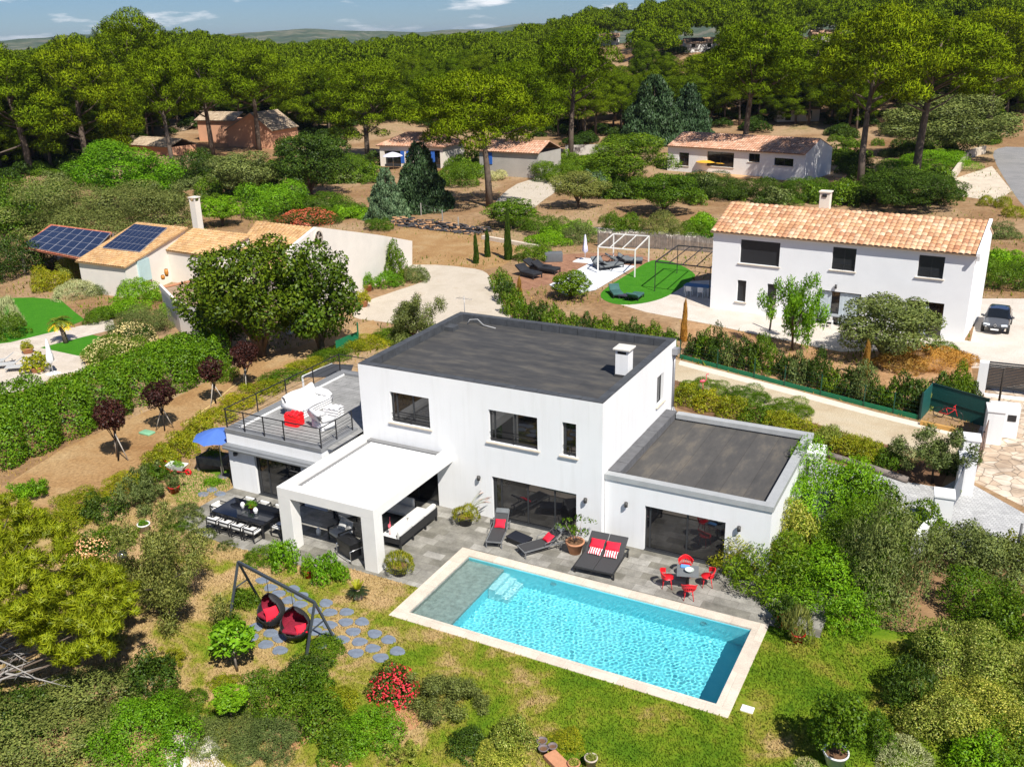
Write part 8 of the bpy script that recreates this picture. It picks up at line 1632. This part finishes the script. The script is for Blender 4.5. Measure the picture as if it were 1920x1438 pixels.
# woodpile: every log is too small to tell apart
wp = MB(); rgl = random.Random(9)
for k in range(700):
    f_ = rgl.random(); c = G(742, 418).lerp(G(905, 438), f_); wz_ = rgl.uniform(-1.3, 1.3); p = c+Vector((wz_*.5+rgl.uniform(-.5, .5), wz_, 0)); z = rgl.uniform(.05, .85)*(1-abs(wz_)/1.5); a = rgl.gauss(0, .5)
    wp.mi(0 if rgl.random() < .75-.4*(f_ < .15) else 1).tube([p+Vector((-.35*math.cos(a), -.35*math.sin(a), z)), p+Vector((.35*math.cos(a), .35*math.sin(a), z+rgl.uniform(-.08, .08)))], .085, 5)
o = wp.build('log_pile', [M('dark_log', (.055, .052, .055), .9, .4, 4), M('orange_log', (.42, .24, .12), .9, .3, 4)]); o['kind'] = 'stuff'; tag(o, 'long low heap of dark split logs on the dry field', 'log pile')
rw = thing('field_wall', G(900, 440), 'low rough stone kerb along the dry field', 'wall'); b = MB(); b.bar(G(905, 445, .2), G(1012, 464, .2), .4, .4); part(rw, 'stones', b, STONE)
rwl = thing('roadside_wall', G(1795, 330), 'pale broken stone wall stepping up beside the road', 'wall'); b = MB(); pts = [G(1758, 362), G(1785, 340), G(1800, 318), G(1812, 298), G(1845, 288)]; [b.bar(pts[k]+z3*.6, pts[k+1]+z3*.6, .5, 1.2+.12*(k % 2)) for k in range(4)]; part(rwl, 'stones', b, M('pale_stone_wall', (.55, .48, .38), .9, .2, 2, .1, bmp=.5))
fp_ = thing('wire_fence', G(820, 430), 'thin wire fence on pale posts behind the log pile', 'fence'); pf = [G(790, 404), G(830, 418), G(860, 432)]; [part(fp_, 'post', MB().box(p.x-.05, p.x+.05, p.y-.05, p.y+.05, 0, 1.5), M('pale_post', (.35, .33, .3), .8)) for p in pf]; b = MB(); [b.bar(pf[k]+z3*zz, pf[k+1]+z3*zz, .012) for k in (0, 1) for zz in (.5, 1.0, 1.4)]; part(fp_, 'wires', b, MATS['pale_post'])
pu = thing('parasol', G(738, 318), 'open pale lilac parasol before the blue-shuttered house', 'parasol'); b = MB(); b.lathe([(1.7, 2.2), (1.2, 2.5), (.5, 2.75), (0, 2.85)], n=14); obj(pu, 'canopy', b, MATS['lilac_canvas']); b = MB(); b.tube([(0, 0, 0), (0, 0, 2.8)], .05, 6); obj(pu, 'pole', b, STEEL)
pt_ = thing('patio_parasol', G(1338, 325), 'low orange-yellow parasol pair on the bungalow patio', 'parasol'); b = MB(); b.lathe([(1.8, 1.7), (1.0, 1.95), (0, 2.1)], c=(-1, 0, 0), n=12); b.lathe([(1.8, 1.65), (1.0, 1.9), (0, 2.0)], c=(1.6, .3, 0), n=12); obj(pt_, 'canopy', b, M('orange_canvas', (.7, .36, .03), .8, .1)); b = MB(); b.tube([(-1, 0, 0), (-1, 0, 2)], .05, 6); b.tube([(1.6, .3, 0), (1.6, .3, 1.95)], .05, 6); obj(pt_, 'pole', b, STEEL)

def inpoly(x, y, P):
    k = np.zeros(len(x), bool); n = len(P)
    for i in range(n):
        x1, y1 = P[i]; x2, y2 = P[(i+1) % n]; c = ((y1 > y) != (y2 > y)) & (x < (x2-x1)*(y-y1)/((y2-y1) if y2 != y1 else 1e-9)+x1); k ^= c
    return k
HARD = [o for o in COL.objects if o.get('kind') == 'structure' and o.name.split('.')[0] in ('gravel_court', 'driveway', 'lane_edge_strip', 'stone_terrace', 'gravel_yard', 'wood_deck', 'pool_cover', 'artificial_lawn', 'table_terrace', 'paved_drive', 'flagstone_drive', 'road', 'neighbour_lawn', 'neighbour_terrace', 'stone_track', 'dry_path')]
def litter(name, n, box, mat, seed, hh):
    rg = np.random.default_rng(seed); u = rg.uniform(box[0], box[2], n); v = box[1]+(box[3]-box[1])*rg.random(n)
    d = CW[None]+CR[None]*((u-960)/CF)[:, None]-CU[None]*((v-719)/CF)[:, None]; t = -CP[2]/d[:, 2]; x = CP[0]+d[:, 0]*t; y = CP[1]+d[:, 1]*t
    k = (np.sin(x*.31+np.sin(y*.23)*2)+np.sin(y*.37+1.3*np.sin(x*.19))+rg.normal(0, .6, n)) > -.3
    k &= ~((x > -18.5) & (x < 7.8) & (y > -3) & (y < 9.5))
    for o in HARD:
        for P in [[(o.data.vertices[i].co.x, o.data.vertices[i].co.y) for i in range(len(o.data.vertices))]]: k &= ~inpoly(x, y, P)
    x, y = x[k], y[k]; n = len(x); a = rg.uniform(0, 6.28, n); h = rg.uniform(*hh, n); w = h*rg.uniform(.12, .3, n); ln = rg.normal(0, .7, n)*h; c, s = np.cos(a), np.sin(a); z = np.zeros(n)
    V = np.stack([np.stack([x-c*w, y-s*w, z], 1), np.stack([x+c*w, y+s*w, z], 1), np.stack([x+c*w*.3-s*ln, y+s*w*.3+c*ln, z+h], 1), np.stack([x-c*w*.3-s*ln, y-s*w*.3+c*ln, z+h], 1)], 1).reshape(-1, 3)
    me = quadmesh(name, V); me.materials.append(mat); o = bpy.data.objects.new(name, me); COL.objects.link(o); o['kind'] = 'stuff'
litter('dry_grass', 90000, (-40, 260, 1960, 1000), leafm('straw_litter', (.2, .12, .05), (.46, .32, .15), .2, .01, (.2, .2, .04)), 61, (.05, .14))
litter('weeds', 26000, (-40, 260, 1960, 700), leafm('weed_leaves', (.06, .09, .01), (.16, .19, .03), .25, .01), 62, (.1, .3))
# ---- the air between here and the hills
b = MB(); b.box(-9500, 9500, -1600, 14500, -9, 140); hz = b.build('haze', bpy.data.materials.new('haze_air')); hz['kind'] = 'stuff'
hm = hz.data.materials[0]; hm.use_nodes = True; ht = hm.node_tree; ht.nodes.clear(); pv = N(ht, 'ShaderNodeVolumePrincipled'); pv.inputs['Color'].default_value = (.72, .84, 1.0, 1); pv.inputs['Density'].default_value = HAZE; pv.inputs['Anisotropy'].default_value = .3
ho = N(ht, 'ShaderNodeOutputMaterial'); ht.links.new(pv.outputs[0], ho.inputs['Volume'])
